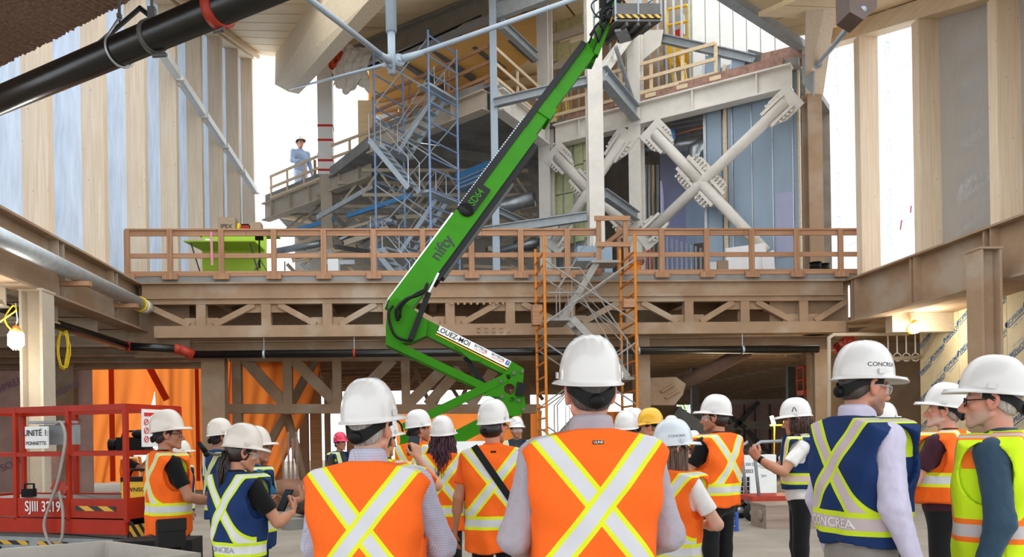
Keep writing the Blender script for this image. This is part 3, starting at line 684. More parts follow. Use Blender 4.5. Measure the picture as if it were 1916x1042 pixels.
for x0, y0, Ya, x1, y1, Yb, r, lab in ((640, 440, 33, 735, 412, 30, .2, 'silver duct sloping behind the deck guardrail near the scaffold'), (880, 398, 30, 1000, 372, 29, .28, 'wide silver duct beside the slim column'), (930, 470, 30, 1010, 452, 29, .14, 'small silver duct low beside the corner column'), (520, 470, 34, 600, 455, 33, .15, 'thin silver duct near the lime board')):
    one('air_duct', MB().tube([P(x0, y0, Ya), P(x1, y1, Yb)], r, 14), M['duct'], lab, 'duct', smooth=True)
for x0, y0, Ya, x1, y1, Yb, lab in ((560, 415, 34, 625, 396, 33, 'blue sprinkler beam under the sunlit girder'), (650, 390, 32, 770, 350, 29.5, 'blue sprinkler beam under the girder beside the scaffold')):
    one('blue_beam', MB().beam(P(x0, y0, Ya)-V((0, 0, .3)), P(x1, y1, Yb)-V((0, 0, .3)), .12, .16), M['bluetarp'], lab, 'beam')
t = thing('air_unit', 'blue film-wrapped air unit hung behind the slim column', 'air unit', P(885, 345, 29))
p = P(852, 325, 29.5); q = P(915, 300, 28); mb = MB(); mb.prism([p, q, at(q, q.z-.6), at(p, p.z-.55)], (.5, .6, 0)); fixn(obj('wrapped_box', mb, M['bluetarp'], t))
for k in range(3): obj('hanger_bar', MB().beam(P(855, 340+k*7, 29.4), P(918, 312+k*9, 27.9), .1, .05), M['galv'], t)
random.seed(5)
for k in range(46):                             # timber and steel odds and ends stored on the deck far behind
    x = random.choice((random.uniform(505, 700), random.uniform(840, 1000))); y = random.uniform(395, 500); Y = random.uniform(29.5, 39); p = P(x, y, Y); an = random.choice((random.uniform(-.5, .6), random.uniform(.7, 1.0)*random.choice((-1, 1))))
    q = p+V((random.uniform(1, 2.6), random.uniform(-1, 1), an*1.2)); q.z = max(q.z, DZ+.1)
    one('roof_strut', MB().beam(p, q, .1, random.uniform(.1, .2)), M[random.choice(('spraybeige', 'spraybeige', 'galv', 'lumberpale', 'steeldark'))], 'one of the many struts tangled under the upper floor', 'strut', 'struts tangled under the upper floor')

# ================================================================ ROOF
random.seed(2)
T2, T1 = P(518, 97, 35.5), P(587, 0, 25.5); B2, B1 = P(540, 172, 31.5), P(690, 0, 18.5)
dT = (T1-T2).normalized(); dB = (B1-B2).normalized()
T3 = T1+dT*13; B3 = B1+dB*5
mb = MB(); sd = V((.36, .20, 0)); poly = [T2-dT*.6, T1, T3, B3, B1, B2, P(514, 158, 33.5)]
mb.prism(poly, sd); fixn(one('roof_beam', mb, M['glulamy'], 'huge pale timber roof beam slanting down to the bright far corner', 'beam'))
M['battens'] = mat('brown_batten', '#8a5f3c', .8)
rf = bpy.data.objects.new('ceiling_roof', None); COL.objects.link(rf); rf.location = (-4, 26, 17); rf['kind'] = 'structure'
def wallpt(Y): return V((XL-.4, Y, wtop(Y)+.3))
def beampt(Y): k = (Y-T2.y)/dT.y; return T2+dT*k+V((.1, 0, .02))
n = 9
for k in range(n):                              # planks between the left wall and the beam
    y0, y1 = 37-1.55*k, 37-1.55*(k+1)+.09
    a, b, c, d = wallpt(y0), wallpt(y1), beampt(y1), beampt(y0)
    mb = MB(); mb.prism([a, b, c, d], (0, 0, .12)); fixn(obj('roof_panel', mb, M['plankroof'], rf)); obj('joint_batten', MB().beam(b+V((0, -.05, .08)), c+V((0, -.05, .08)), .2, .04), M['battens'], rf)
SA, SB = P(640, 122, 33), P(1010, -25, 26.5); sdv = (SB-SA).normalized()
def stpt(s): return SA+sdv*s+V((0, 0, .55))
for k in range(7):
    ya, yb = 34.2-2.3*k, 34.2-2.3*(k+1)+.12
    a, b = beampt(ya)+V((.3, .1, 0)), beampt(yb)+V((.3, .1, 0)); s0, s1 = .2+1.6*k, .2+1.6*(k+1)-.09
    mb = MB(); mb.prism([a, b, stpt(s1), stpt(s0)], (0, 0, .12)); fixn(obj('roof_panel', mb, M['plankroof'], rf)); obj('joint_batten', MB().beam(b+V((0, -.05, .08)), stpt(s1)+sdv*.05+V((0, 0, .08)), .22, .04), M['battens'], rf)
mb = MB(); mb.ibeam(SA-sdv*.6, SB+sdv*8, .5, .9, .06); one('roof_steel_beam', mb, mat('warm_grey_steel', '#8c867d', .6, .1), 'grey-brown steel roof beam under the planks in front of the wood-lined room', 'beam')
# far plank roof beyond the steel beam
for k in range(6):
    s0, s1 = .2+1.9*k, .2+1.9*(k+1)-.1; a, b = stpt(s0), stpt(s1); q = V((5.5, 8.5, -.3))
    mb = MB(); mb.prism([a, b, b+q, a+q], (0, 0, .12)); fixn(obj('roof_panel', mb, M['plankroof'], rf)); obj('joint_batten', MB().beam(b+V((0, 0, .07)), b+q+V((0, 0, .07)), .2, .04), M['battens'], rf)
# roof corner at the right, steel edge channel
E0, E1 = P(1365, -2, 20.5), P(1506, 90, 23.6); ed = (E1-E0).normalized(); iw = V((9.2, 19.5, 0))
for k in range(9):
    s0, s1 = -3.4+.85*k, -3.4+.85*(k+1)-.06; a, b = E0+ed*s0+V((0, 0, .2)), E0+ed*s1+V((0, 0, .2)); q = V((3.6, -2.2, -.12))
    mb = MB(); mb.prism([a, b, b+q, a+q], (0, 0, .12)); fixn(obj('roof_panel', mb, M['plankroof'], rf)); obj('joint_batten', MB().beam(b+V((0, 0, .07)), b+q+V((0, 0, .07)), .2, .04), M['battens'], rf)
mb = MB(); mb.beam(E0-ed*4, E1+ed*.3, .28, .22); one('roof_edge_channel', mb, M['steelgrey'], 'grey steel channel along the edge of the plank roof by the leaning timber beam', 'channel')
for k in range(8):
    y0, y1 = 20.6-1.5*k, 20.6-1.5*(k+1)+.06; mb = MB(); mb.prism([V((9.0, y0, rtop(y0)+.5)), V((XR+.8, y0, rtop(y0)+.42)), V((XR+.8, y1, rtop(y1)+.42)), V((9.0, y1, rtop(y1)+.5))], (0, 0, .12)); fixn(obj('roof_panel', mb, M['plankroof'], rf))
# leaning timber beam on the tan column
f0, f1 = P(1521, 182, 23.0), P(1538, 0, 19.2); dd = (f1-f0).normalized()
a0, a1, b1, b0 = P(1507, 182, 23.0), P(1508, -4, 19.2), P(1567, -4, 18.9), P(1540, 180, 22.9)
mb = MB(); ext = lambda p, q, k: p+(q-p).normalized()*k
lf = V((0, 0, 1.1))
a2, b2 = ext(a1, a1+(a1-a0), 4.5), ext(b1, b1+(b1-b0), 4.5)
mb.add([a0, a2, b2, b0, a0+lf, a2+lf, b2+lf, b0+lf], [(0,1,2,3),(4,7,6,5),(0,4,5,1),(3,2,6,7),(0,3,7,4),(1,5,6,2)])
fixn(one('roof_beam', mb, M['glulam'], 'leaning pale timber roof beam standing on the tan sprayed column', 'beam'))
nd = P(1615, 18, 12.4)
t = thing('tie_rod', 'grey tie rod running from the leaning timber beam to a dark steel node', 'tie rod', nd)
e = P(1530, 122, 21.6); obj('rod', MB().tube([e, nd], .055, 12), M['steelblue'], t, True)
mb = MB(); dv = (nd-e).normalized(); mb.tube([e-dv*.5, e+dv*.25], .1, 10); obj('clevis', mb, M['steelblue'], t)
mb = MB(); mb.prism([e+V((-.05, .1, .5)), e+V((-.05, .2, -.75)), e+V((-.1, .7, -.2)), e+V((-.1, .7, .6))], (.05, .02, 0)); obj('end_plate', mb, M['steelgrey'], t)
w_ = .21
mb = MB(); mb.prism([P(x, y, 12.4) for x, y in ((1588, -60), (1641, -60), (1641, 13), (1616, 37), (1590, 22))], (.0, .42, 0)); fixn(obj('node_box', mb, mat('dark_brown_steel', '#5d4d46', .6), t))
# king-post node with three rods
nd = P(733, 118, 15.8)
t = thing('tie_rod_node', 'blue-grey king post with three tie rods hanging below the roof beam', 'king post', nd-V((0, 0, .2)))
top = V((nd.x, nd.y, B3.z+.9)); rr = .108
mb = MB(); z0 = P(729, 60, 15.8).z; mb.cyl(at(nd, z0), at(nd, z0+6), rr, 24); obj('post', mb, M['steelblue'], t, True)
obj('post_core', MB().cyl(at(nd, nd.z-.22), at(nd, z0+.05), .075, 20), M['steelblue'], t, True)
for (x, y, Y), r in (((541, 167, 30.5), .033), ((500, -62, 10.8), .05), ((1190, -42, 17.2), .05)):
    e = P(x, y, Y); dv = (e-nd).normalized(); rd = obj('rod', MB().tube([nd+dv*.3, e], r, 12), M['steelblue'], t, True)
    hz = V((dv.x, dv.y, 0)).normalized(); sdn = V((-hz.y, hz.x, 0))
    mb = MB(); mb.tube([nd+dv*.16-sdn*.035, nd+dv*.16+sdn*.035], .125, 20); mb.tube([nd+dv*.22, nd+dv*.7], [.085, r], 12); obj('clevis', mb, M['steelblue'], rd, True)
    obj('pin', MB().cyl(nd+dv*.17-sdn*.06, nd+dv*.17+sdn*.06, .05, 14), M['steelblue'], rd, True)
# torn sheeting at the far end of the roof beam
def rag(x0, y0, x1, y1, Y, seed):
    random.seed(seed); ph = [random.uniform(0, 6) for _ in range(4)]
    def fn(u, v):
        p = P(x0+(x1-x0)*u, y0+(y1-y0)*v, Y); return p+V((.10*math.sin(9*v+ph[1])+.05*math.sin(31*u+7*v), .10*math.sin(8*u+ph[0])+.08*math.sin(23*v+9*u+ph[2]), .22*math.sin(9*u+ph[3])*v+.05*math.sin(29*u)))
    return MB().grid(fn, 30, 30)
one('torn_sheet', rag(622, 85, 690, 168, 31.2, 4), sheet('torn_sheet_plastic', '#d9d2c8', .35, .3, 6, .8, .5), 'torn clear plastic sheet hanging at the end of the huge roof beam', 'sheet', smooth=True)
one('torn_sheet', rag(600, 90, 640, 118, 31.0, 9), mat('red_tape_sheet', '#d0502c', .6), 'crumpled orange-red plastic at the end of the huge roof beam', 'sheet', smooth=True)
# ================================================================ LOWER LEVEL
struct('ceiling_side', MB().span((-15, 8, 4.5), (XL-.3, 25.2, 4.7)), M['spraybeige'])
struct('ceiling_side', MB().span((XR+.3, 8, 4.5), (20, 30, 4.7)), M['spraydim'])
struct('wall_side', MB().span((-15.2, 8, 0), (-15, 30, 4.6)), M['pinkboard']); struct('wall_side', MB().span((20, 8, 0), (20.2, 26, 4.6)), M['spraydim'])
for k in range(6):
    y = 13.2+2.1*k; mb = MB(); mb.ibeam((-14.8, y, 4.27), (XL-.3, y, 4.27), .25, .42, .04); one('ceiling_beam', mb, M['spraybeige'], 'beige ceiling beam beyond the girder on the hanging bulb side', 'beam', 'beige beams on the hanging bulb side')
for k in range(3):
    mb = MB(); y = 22.6+.9*k; z = P(250, 660+12*k, y).z; mb.ibeam((-14.8, y, z), (P(385, 660, y).x, y, z), .25, .2, .04); one('ceiling_beam', mb, M['spraytan'], ['brown beam nearest the girder above the orange tarps', 'middle brown beam above the orange tarps', 'brown beam directly above the orange tarp edge'][k], 'beam')
wb2 = bpy.data.objects.new('wall_boards', None); COL.objects.link(wb2); wb2.location = (-12, 24.5, 0); wb2['kind'] = 'structure'
random.seed(8)
for k in range(7):
    x0, x1 = -14.9+k*.73, -14.9+(k+1)*.73-.02; obj('wall_board', MB().span((x0, 24.5+random.uniform(0, .03), 0), (x1, 24.56, 4.4)), M['pinkboard'], wb2)
obj('board_post', MB().span((P(100, 700, 24.3).x, 24.2, 0), (P(140, 700, 24.3).x, 24.5, 4.3)), M['spraydim'], wb2)
for k, (x, y, c) in enumerate(((108, 735, 'SOPREMA'), (112, 800, 'SOPREMA'), (40, 860, 'SOPREMA'), (20, 720, 'SOPREMA'))):
    p = P(x, y, 24.15 if x > 60 else 24.45); text_on('board_print', c, .3, p, (1, 0, .45), (-.4, 0, 1), mat('mauve_print', '#8d6f8f', .7), wb2)
# orange tarps
def curtain(x0, x1, y0, Y, label, ph, z0=0.0, x0b=None, x1b=None, depth=.11):
    a, b = P(x0, 800, Y), P(x1, 800, Y); ab = P(x0b if x0b is not None else x0, 800, Y); bb = P(x1b if x1b is not None else x1, 800, Y); zt = P((x0+x1)/2, y0, Y).z
    def fn(u, v):
        t_ = a.lerp(b, u).lerp(ab.lerp(bb, u), v**1.6)
        return V((t_.x+.05*math.sin(6*v+ph), Y+depth*(.9*math.sin(u*6.3+ph+.9*v)+.6*math.sin(u*14.7+2.3*ph-.6*v)+.35*math.sin(u*31+3*ph+1.5*v))*(.4+.6*v), zt+(z0-zt)*v))
    return one('orange_tarp', MB().grid(fn, 48, 20), M['tarp'], label, 'tarp', smooth=True)
ct = curtain(138, 292, 685, 25.5, 'wide orange tarp behind the red scissor lift, pulled aside at its foot', .3, .3, None, 225)
M['tarpseam'] = sheet('orange_tarp_seam', '#d85a1e', .6, .5, 1.5, .3, .2)
for x in (152, 208): obj('seam', MB().beam(P(x, 688, 25.25), at(P(x, 688, 25.25), .35), .16, .01, (0, 1, 0)), M['tarpseam'], ct)
ct = curtain(286, 382, 685, 25.8, 'orange tarp between the white gap and the broad grey column', 1.7, .0, 330)
obj('seam', MB().beam(P(368, 690, 25.5), at(P(368, 690, 25.5), .3), .12, .01, (0, 1, 0)), M['tarpseam'], ct); obj('strap', MB().beam(P(280, 688, 25.3), P(312, 748, 25.3), .2, .02, (0, 1, 0)), M['tarpseam'], ct)
curtain(424, 452, 665, 25.0, 'narrow orange tarp strip beside the broad grey column', 2.2)
curtain(452, 600, 660, 26.5, 'orange tarp behind the crossing struts of the lower truss', .9, 0, None, 505)
curtain(742, 1015, 770, 40, 'long low orange tarp at the far back of the ground floor', 3.1, .0, depth=.3)
curtain(1125, 1180, 770, 39, 'far orange tarp glimpsed between the orange scaffold legs', .5)
# storey-high truss on the ground floor
tr = thing('lower_truss', 'brown storey-high steel truss standing before the orange tarps', 'truss', P(640, 900, 24))
def tb(x0, y0, x1, y1, w, Y=24.0, nm='member', mt='spraydim'): obj(nm, MB().beam(P(x0, y0, Y), P(x1, y1, Y), {'diagonal': .17, 'bottom_chord': .36}.get(nm, .26), w*Y/1500, (0, 1, 0) if abs(x1-x0) < 5 else (0, 0, 1)), M[mt], tr)
tb(430, 765, 1010, 765, 17, nm='bottom_chord', mt='spraytan'); tb(430, 672, 1200, 668, 10, nm='top_chord')
for x in (445, 540, 632, 760): mbp = MB(); p = P(x, 770, 24); mbp.span((p.x-.13, 23.86, 2.3 if x > 450 else 0), (p.x+.13, 24.14, 3.95)); obj('post', mbp, M['spraytan'], tr)
for x0, y0, x1, y1 in ((458, 672, 535, 758), (548, 672, 635, 760), (650, 760, 735, 672), (762, 758, 830, 690), (800, 758, 860, 690), (880, 758, 925, 690)): tb(x0, y0, x1, y1, 20, nm='diagonal', mt='spraytan' if x0 < 700 else 'spraydim')
st2 = thing('raking_strut', 'pair of raking struts in front of the bright opening', 'strut', P(520, 900, 25.2))
for x0, y0, x1, y1 in ((590, 672, 459, 912), (535, 772, 575, 915)): obj('strut', MB().tube([P(x0, y0, 25.2), P(x1, y1, 25.2)], .14, 10), M['spraydim'], st2, True)
for k, (x, w, Y) in enumerate(((518, 18, 27.4), (568, 16, 29), (590, 20, 27.5), (612, 10, 30), (655, 14, 31), (690, 12, 33), (725, 12, 35.6), (985, 16, 33))):
    p = P(x, 800, Y); s_ = w*Y/3000; one('distant_post', MB().span((p.x-s_, Y, 0), (p.x+s_, Y+.3, 4.3)), M['spraydim' if k % 2 else 'ply'], ['stout rusty post before the bright opening', 'brown post beside the bright opening', 'pale wood post in the glare', 'thin post in the glare', 'far timber post near the red helmet', 'far slim post by the low tarp', 'far slim post behind the boom arm', 'far post behind the smiling worker'][k] if k != 4 else 'far timber post near the red helmet', 'post')
struct('ceiling_ground', MB().span((-6.3, DY+2.9, 4.3), (4.8, 42, 4.42)), M['spraydim']); struct('ceiling_ground', MB().span((4.8, DY+2.9, 4.3), (12.3, 52, 4.42)), M['spraydim'])
for k in range(8):                               # roof joists above the ground floor at the back
    y = 27+1.8*k; z = 4.1; mb = MB(); mb.ibeam((-6, y, z), (4.7, y, z), .2, .4, .03); one('rear_joist', mb, M['spraydim'], 'brown joist over the back of the ground floor', 'joist', 'joists over the back of the ground floor')
for k in range(14):
    x0 = 640+k*26; y0 = 690+(k % 3)*18; Yw = 27.9+1.8*(k % 5); one('web_member', MB().beam(at(P(x0, y0, Yw), 4.28), P(x0+38*(1 if k % 2 else -1), y0+40, Yw), .1, .14), M['spraydim'], 'slanting web member in the dim ceiling behind the boom foot', 'strut', 'web members behind the boom foot')
# building rubble by the bright opening
one('rubble_pile', lump(at(P(560, 905, 20), .2), (1.0, .5, .35), 1), mat('rubble', '#8a6450', .95, 0, .3, 3, .8, 12), 'brown rubble heap on the floor below the bright opening', 'heap', smooth=True)
one('insulation_bag', lump(at(P(640, 870, 18), .35), (.45, .35, .4), 2), mat('orange_bag', '#b5623a', .8, 0, .2, 3, .8, 8), 'rust-orange sack beside the rubble heap', 'sack', smooth=True)
one('dust_sack', lump(at(P(585, 935, 16), .2), (.4, .3, .22), 3), mat('dark_sack', '#4a3b33', .9, 0, .2, 3, .5, 8), 'dark sack on the concrete floor beyond the ponytail woman', 'sack', smooth=True)
for k, (x, y, w) in enumerate(((605, 975, .5), (530, 960, .35), (548, 990, .3))): p = PZ(x, y, 0); one('debris_block', MB().box((p.x, p.y, .09), (w, .3, .18), Matrix.Rotation(.3*k, 3, 'Z')), M['slab'], ['grey block on the floor beside the man in the checked shirt', 'small grey block on the floor behind the ponytail woman', 'grey offcut on the floor between the two vests'][k], 'block')
for k, x in enumerate((530, 540, 548, 556)): p = P(x, 870, 21); one('rebar', MB().cyl(at(p, 0), at(p, P(x, 820-12*(k % 2), 21).z), .03, 6), M['rust'], 'thin upright rebar against the bright opening', 'rebar', 'rebars against the bright opening')

# --- right-hand ground floor: dim joisted room, back wall, window
wg = bpy.data.objects.new('wall_ground', None); COL.objects.link(wg); wg.location = (10, 34, 0); wg['kind'] = 'structure'
Yb = 50.0
struct('ceiling_ground', MB().span((12.3, 26.3, 4.3), (30, 52, 4.42)), M['spraydim']); struct('wall_side', MB().span((30, 26, 0), (30.2, 52, 4.4)), M['spraydim'])
def gb(x0, x1, y0, y1, mt, nm, Y=Yb, th=.06):
    a_, b_ = P(x0, y0, Y), P(x1, y1, Y); obj(nm, MB().span((a_.x, Y, min(a_.z, b_.z)), (b_.x, Y+th, max(a_.z, b_.z))), M[mt], wg)
gb(1205, 1620, 640, 752, 'spraydim', 'backing', Yb+.1); gb(1300, 1620, 740, 900, 'spraydim', 'backing', Yb+.1)
random.seed(4)
ex = [1300, 1345, 1392, 1440, 1486, 1535, 1580]
for a_, b_ in zip(ex[:-1], ex[1:]):
    for r_ in range(4): gb(a_+1, b_-1, 752+r_*27, 778+r_*27, 'pinkboard', 'insulation_board')
gb(1205, 1268, 640, 900, 'spraydim', 'insulation_board'); gb(1268, 1300, 785, 900, 'pinkboard', 'insulation_board'); gb(1268, 1300, 640, 757, 'spraydim', 'insulation_board'); gb(1300, 1600, 600, 750, 'spraydim', 'lintel')
gb(1290, 1580, 790, 800, 'spraybeige', 'girt', Yb-.15); gb(1322, 1600, 748, 754, 'spraybeige', 'girt', Yb-.15)
for x in (1315, 1392, 1412, 1440, 1500): gb(x, x+4, 745, 880, 'steeldark', 'stud', Yb-.1)
for x0, y0, x1, y1 in ((1330, 752, 1395, 800), (1420, 752, 1375, 800), (1340, 870, 1385, 805), (1400, 805, 1455, 868)): obj('brace', MB().beam(P(x0, y0, Yb-.3), P(x1, y1, Yb-.3), .08, .25), M['steeldark'], wg)
random.seed(1)
leaf = MB()
for k in range(1900):
    p = at(P(1284, 775, 54), 2.0)+V((random.uniform(-2.2, 2.2), random.uniform(-.9, .9), random.uniform(-2.0, 2.4))); e1 = V((random.uniform(-1, 1), random.uniform(-1, 1), random.uniform(-1, 1))).normalized()*.13; e2 = e1.orthogonal()
    leaf.add([p-e1, p+e2*.5, p+e1, p-e2*.5], [(0, 1, 2, 3)])
tag(obj('bush_leaves', leaf, sheet('leaf', '#9fc04a', .5)), 'sunlit green leaves outside the small window', 'bush', kind='stuff')
for k in range(20):
    y = 23.8+1.25*k; z = 4.18; one('dim_joist', MB().span((4.9, y, z-.14), ((12.2 if y < 26.4 else 29.9), y+.2, 4.3)), M['spraytan'], 'pale brown sprayed joist of the dim ceiling behind the black pipe', 'joist', 'joists of the dim ceiling')
for k in range(7):
    p = P(1250+42*k, 690+((k*37) % 50), 25+k % 3); p.z = 4.18; p.y = 24.06+1.25*(k % 3); one('joist_bridging', MB().beam(p, p+V((.9, .95, 0)), .07, .16), M['spraybeige'], 'pale bridging strip between the dim joists', 'strip', 'bridging between the dim joists')
one('raking_tube', MB().tube([P(1272, 722, 22.6), P(1400, 655, 22.2)], .2, 14), M['spraybrown'], 'dark speckled raking tube below the black pipe', 'tube', smooth=True)
t = thing('column_gusset', 'large brown gusset plate welded beside the column under the deck', 'plate', P(1240, 800, 21.6))
mb = MB(); mb.prism([P(x, y, 21.5) for x, y in ((1212, 707), (1265, 705), (1283, 718), (1278, 738), (1262, 758), (1212, 758))], (0, .06, 0)); fixn(obj('plate', mb, M['spraydim'], t))
mb = MB(); mb.beam(P(1237, 733, 21.45), P(1262, 718, 21.45), .1, .05); obj('stiffener_bar', mb, M['spraydim'], t); mb = MB(); mb.beam(P(1245, 745, 21.45), P(1270, 730, 21.45), .1, .05); obj('stiffener_bar', mb, M['spraydim'], t)
mb = MB(); mb.beam(P(1262, 770, 23), P(1330, 815, 23), .3, .35); one('raking_beam', mb, M['steeldark'], 'dark beam sloping down behind the yellow helmet', 'beam')
for k, x in enumerate((1302, 1482)): p = P(x, 760, 30); one('dim_post', MB().span((p.x-.14, 30, 0), (p.x+.14, 30.2, 4.05)), M['steeldark'], ['dark post beside the small bright window', 'dark post in front of the pinkish insulation wall'][k], 'post')
# cream pipe frame, valves and hangers in the corner room
t = thing('cream_pipe', 'thin cream pipe framing the doorway of the corner room', 'pipe', P(1551, 900, 20.4))
obj('upright', MB().tube([P(1552, 950, 20.4), P(1551, 632, 20.4), P(1560, 626, 20.4), P(1700, 624, 20.4)], .05, 8), M['spraybeige'], t, True)
struct('wall_corner', MB().span((12.9, 26, 0), (20, 26.2, 4.5)), M['spraydim'])
one('ceiling_beam', MB().span((11.9, 19.6, 4.02), (15.3, 19.9, 4.5)), M['spraybeige'], 'cream beam lit by the bulb above the corner room', 'beam')
for k, (x, y) in enumerate(((1583, 640), (1566, 652))):
    t = thing('pipe_valve', ['red pipe stub with open end in the corner room', 'red valve beside the cream pipe frame'][k], 'valve', P(x, y, 21.5+1.35*k))
    c = P(x, y, 21.5+1.35*k); obj('body', MB().cyl(c+V((.2, .5, .05)), c-V((.02, .2, 0)), .13, 14), M['rededge'], t, True); obj('hanger_rod', MB().cyl(c+V((.2, .45, .1)), at(c+V((.2, .45, 0)), 4.55), .015, 6), M['galv'], t); obj('flange', MB().ring(c-V((.02, .22, 0)), c-V((.02, .14, 0)), .17, .09, 16), M['rededge'], t, True)
for k in range(4):
    p = P(1662+17*k, 668, 21.4); t = thing('pipe_hanger', 'white rod hanger with loop in the corner room', 'hanger', p, 'rod hangers in the corner room')
    obj('rod', MB().cyl(at(p, 4.5), p+V((0, 0, .1)), .02, 6), M['white'], t)
    obj('loop', MB().tube([p+V((.11*math.cos(a), 0, .11*math.sin(a))) for a in np.linspace(0, 2*pi, 14)], .015, 6), M['white'], t)
one('hung_pipe', MB().cyl(P(1600, 676, 21.4), P(1722, 668, 21.4), .06, 10), M['spraybeige'], 'cream pipe slung through the rod hangers', 'pipe', smooth=True)
# printed insulation boards
ws = bpy.data.objects.new('wall_printed', None); COL.objects.link(ws); ws.location = (14, 20, 0); ws['kind'] = 'structure'
q0, q1 = P(1722, 700, 21.5), P(1960, 700, 15.8); dv = at(q1-q0, 0); L_ = dv.length; dv.normalize(); nn = V((dv.y, -dv.x, 0))
if nn.x > 0: nn = -nn
M['soprema'] = mat('printed_cream_board', '#cdbf9e', .7, 0, .08, 2)
wd = .72; nb = int(L_/wd)+1
random.seed(6)
for k in range(nb):
    a_ = q0+dv*(wd*k); b_ = a_+dv*(wd-.015); mb = MB(); mb.prism([at(a_, 0), at(b_, 0), at(b_, 4.5), at(a_, 4.5)], nn*-.06); fixn(obj('insulation_board', mb, M['soprema'], ws))
    for j in range(5):
        zc = 1.0+.75*j+(.35 if k % 2 else 0); c = a_+dv*(wd/2); c.z = zc
        fl = (k+j) % 3 == 0
        r = (dv*1+V((0, 0, .42))).normalized(); u = V((0, 0, 1))
        sg_ = -1 if fl else 1; text_on('board_print', 'SOPREMA', .17, c+nn*.004, r*sg_, u*sg_, M['inkblue'], ws, .004, bold=True)
        text_on('board_print', 'SOPRA-XPS', .085, c+nn*.004-V((0, 0, .17*sg_))+dv*.05, r*sg_, u*sg_, mat('pale_print', '#9db4cc', .7), ws, .004)
        mb = MB(); mb.beam(c-r*.32-V((0, 0, .1))+nn*.006, c+r*.34-V((0, 0, .1))+nn*.006, .012, .012); obj('board_print_line', mb, M['inkblue'], ws)
        mb = MB(); mb.ball(c-r*.4+nn*.003, (.04, .012, .07), 8, 6); obj('board_print_mark', mb, M['inkblue'], ws)

# --- pipes below the deck
def elbow(t, c, mt, r): obj('elbow', MB().ball(c, r*1.25, 14, 10), M[mt], t, True)
k0 = P(-60, 555, 15.0); k1 = P(238, 648, 20.4); k2 = P(335, 653, 20.7); k3 = P(362, 664, 20.85); k4 = P(1530, 640, 20.85); k4.z = k3.z
t = thing('long_black_pipe', 'long black pipe with red elbows running below the deck truss', 'pipe', k3)
for a_, b_ in ((k0, k1), (k1, k2), (k3, k4)): obj('pipe_run', MB().cyl(a_, b_, .105, 20), M['blackpipe'], t, True)
for c in (k1, k2+V((-.05, 0, 0)), k3+V((-.06, 0, 0))): elbow(t, c, 'rededge', .105)
obj('elbow', MB().cyl(k2, k3, .12, 16), M['rededge'], t, True)
for x in (478, 656, 1215, 1420): p = P(x, 640, 19.8); c = V((p.x, k3.y+(k4.y-k3.y)*.5, k3.z)); obj('pipe_clamp', MB().ring(c-V((.03, 0, 0)), c+V((.03, 0, 0)), .12, .1, 16), M['galv'] if x != 656 else M['rededge'], t, True); obj('hanger_rod', MB().cyl(c+V((0, 0, .11)), at(c, 4.2), .012, 6), M['galv'], t)
# galvanised drain along the wall girder
d0 = PX(-30, 425, XL+.42); d1 = PX(262, 572, XL+.42); d2 = d1+(d1-d0).normalized()*.45
t = thing('drain_pipe', 'galvanised drain pipe on wooden brackets along the tan girder', 'pipe', d0); d0.z = d1.z = d2.z = (d0.z+d1.z)/2
obj('pipe_run', MB().cyl(d0, d1, .16, 20), M['galv'], t, True); obj('white_end', MB().cyl(d1, d2, .175, 20), M['white'], t, True)
obj('joint_ring', MB().ring(d1-V((0, .04, 0)), d1+V((0, .04, 0)), .19, .15, 20), M['cable'], t, True)
for x in (120, 212): b = min((abs(pix(d0.lerp(d1, u))[0]-x-20), u) for u in np.linspace(0, 1, 200))[1]; c = d0.lerp(d1, b); br = obj('bracket', MB().span((XL, c.y-.05, c.z-.26), (c.x+.3, c.y+.1, c.z-.17)), M['lumber'], t)
# lamps
def bulb(label, c, r, h, mt, energy, col, hang=.5):
    t = thing('work_lamp', label, 'lamp', c-V((0, 0, h/2)))
    obj('lit_bulb', MB().ball(c, (r, r, h/2), 14, 10), mt, t, True); cg = obj('cap', MB().tube([c+V((0, 0, h*.35)), c+V((0, 0, h*.7))], [r*.9, r*.35], 12), M['orange'], t, True)
    for k in range(6):
        a = 2*pi*k/6; obj('guard_wire', MB().tube([c+V((math.cos(a)*r*s_*1.12, math.sin(a)*r*s_*1.12, z_*h)) for s_, z_ in ((.7, .45), (1, .25), (1, -.3), (.3, -.55))], .008, 5), M['white'], t)
    obj('hook', MB().tube([c+V((0, 0, h*.7)), c+V((.03, 0, h)), c+V((0, 0, h+hang))], .012, 6), M['galv'], t)
    ld = bpy.data.lights.new('lamp_light', 'POINT'); lo_ = bpy.data.objects.new('lamp_light', ld); COL.objects.link(lo_); ld.energy = energy; ld.color = col; ld.shadow_soft_size = r; lo_.parent = t; lo_.location = c-t.location+V((0, -r*1.6, -h*.2)); return t
bulb('lit caged bulb hanging beside the thick beige column', P(30, 635, 14.6), .125, .34, M['lampwhite'], 120, (1, .97, .9), .3)
bulb('lit bulb with coiled cable on the cream beam of the corner room', P(1712, 613, 19.3), .13, .26, M['lampwhite'], 90, (1, .92, .74), .2)
t = thing('tube_lamp', 'lit slanted tube work lamp on a stand by the insulation wall', 'lamp', at(P(1447, 900, 24), 0)); c = P(1446, 787, 24)
obj('lit_tube', MB().cyl(c+V((-.04, 0, .14)), c+V((.03, 0, -.1)), .055, 10), M['lampyellow'], t, True); obj('stand', MB().cyl(at(c, 0), c-V((-.05, 0, .12)), .02, 8), M['yellow'], t); obj('crossbar', MB().span((c.x-.1, 23.98, c.z-.16), (c.x+.5, 24.02, c.z-.12)), M['yellow'], t); obj('lamp_head', MB().box(c+V((.42, 0, -.08)), (.14, .1, .12)), M['yellow'], t)
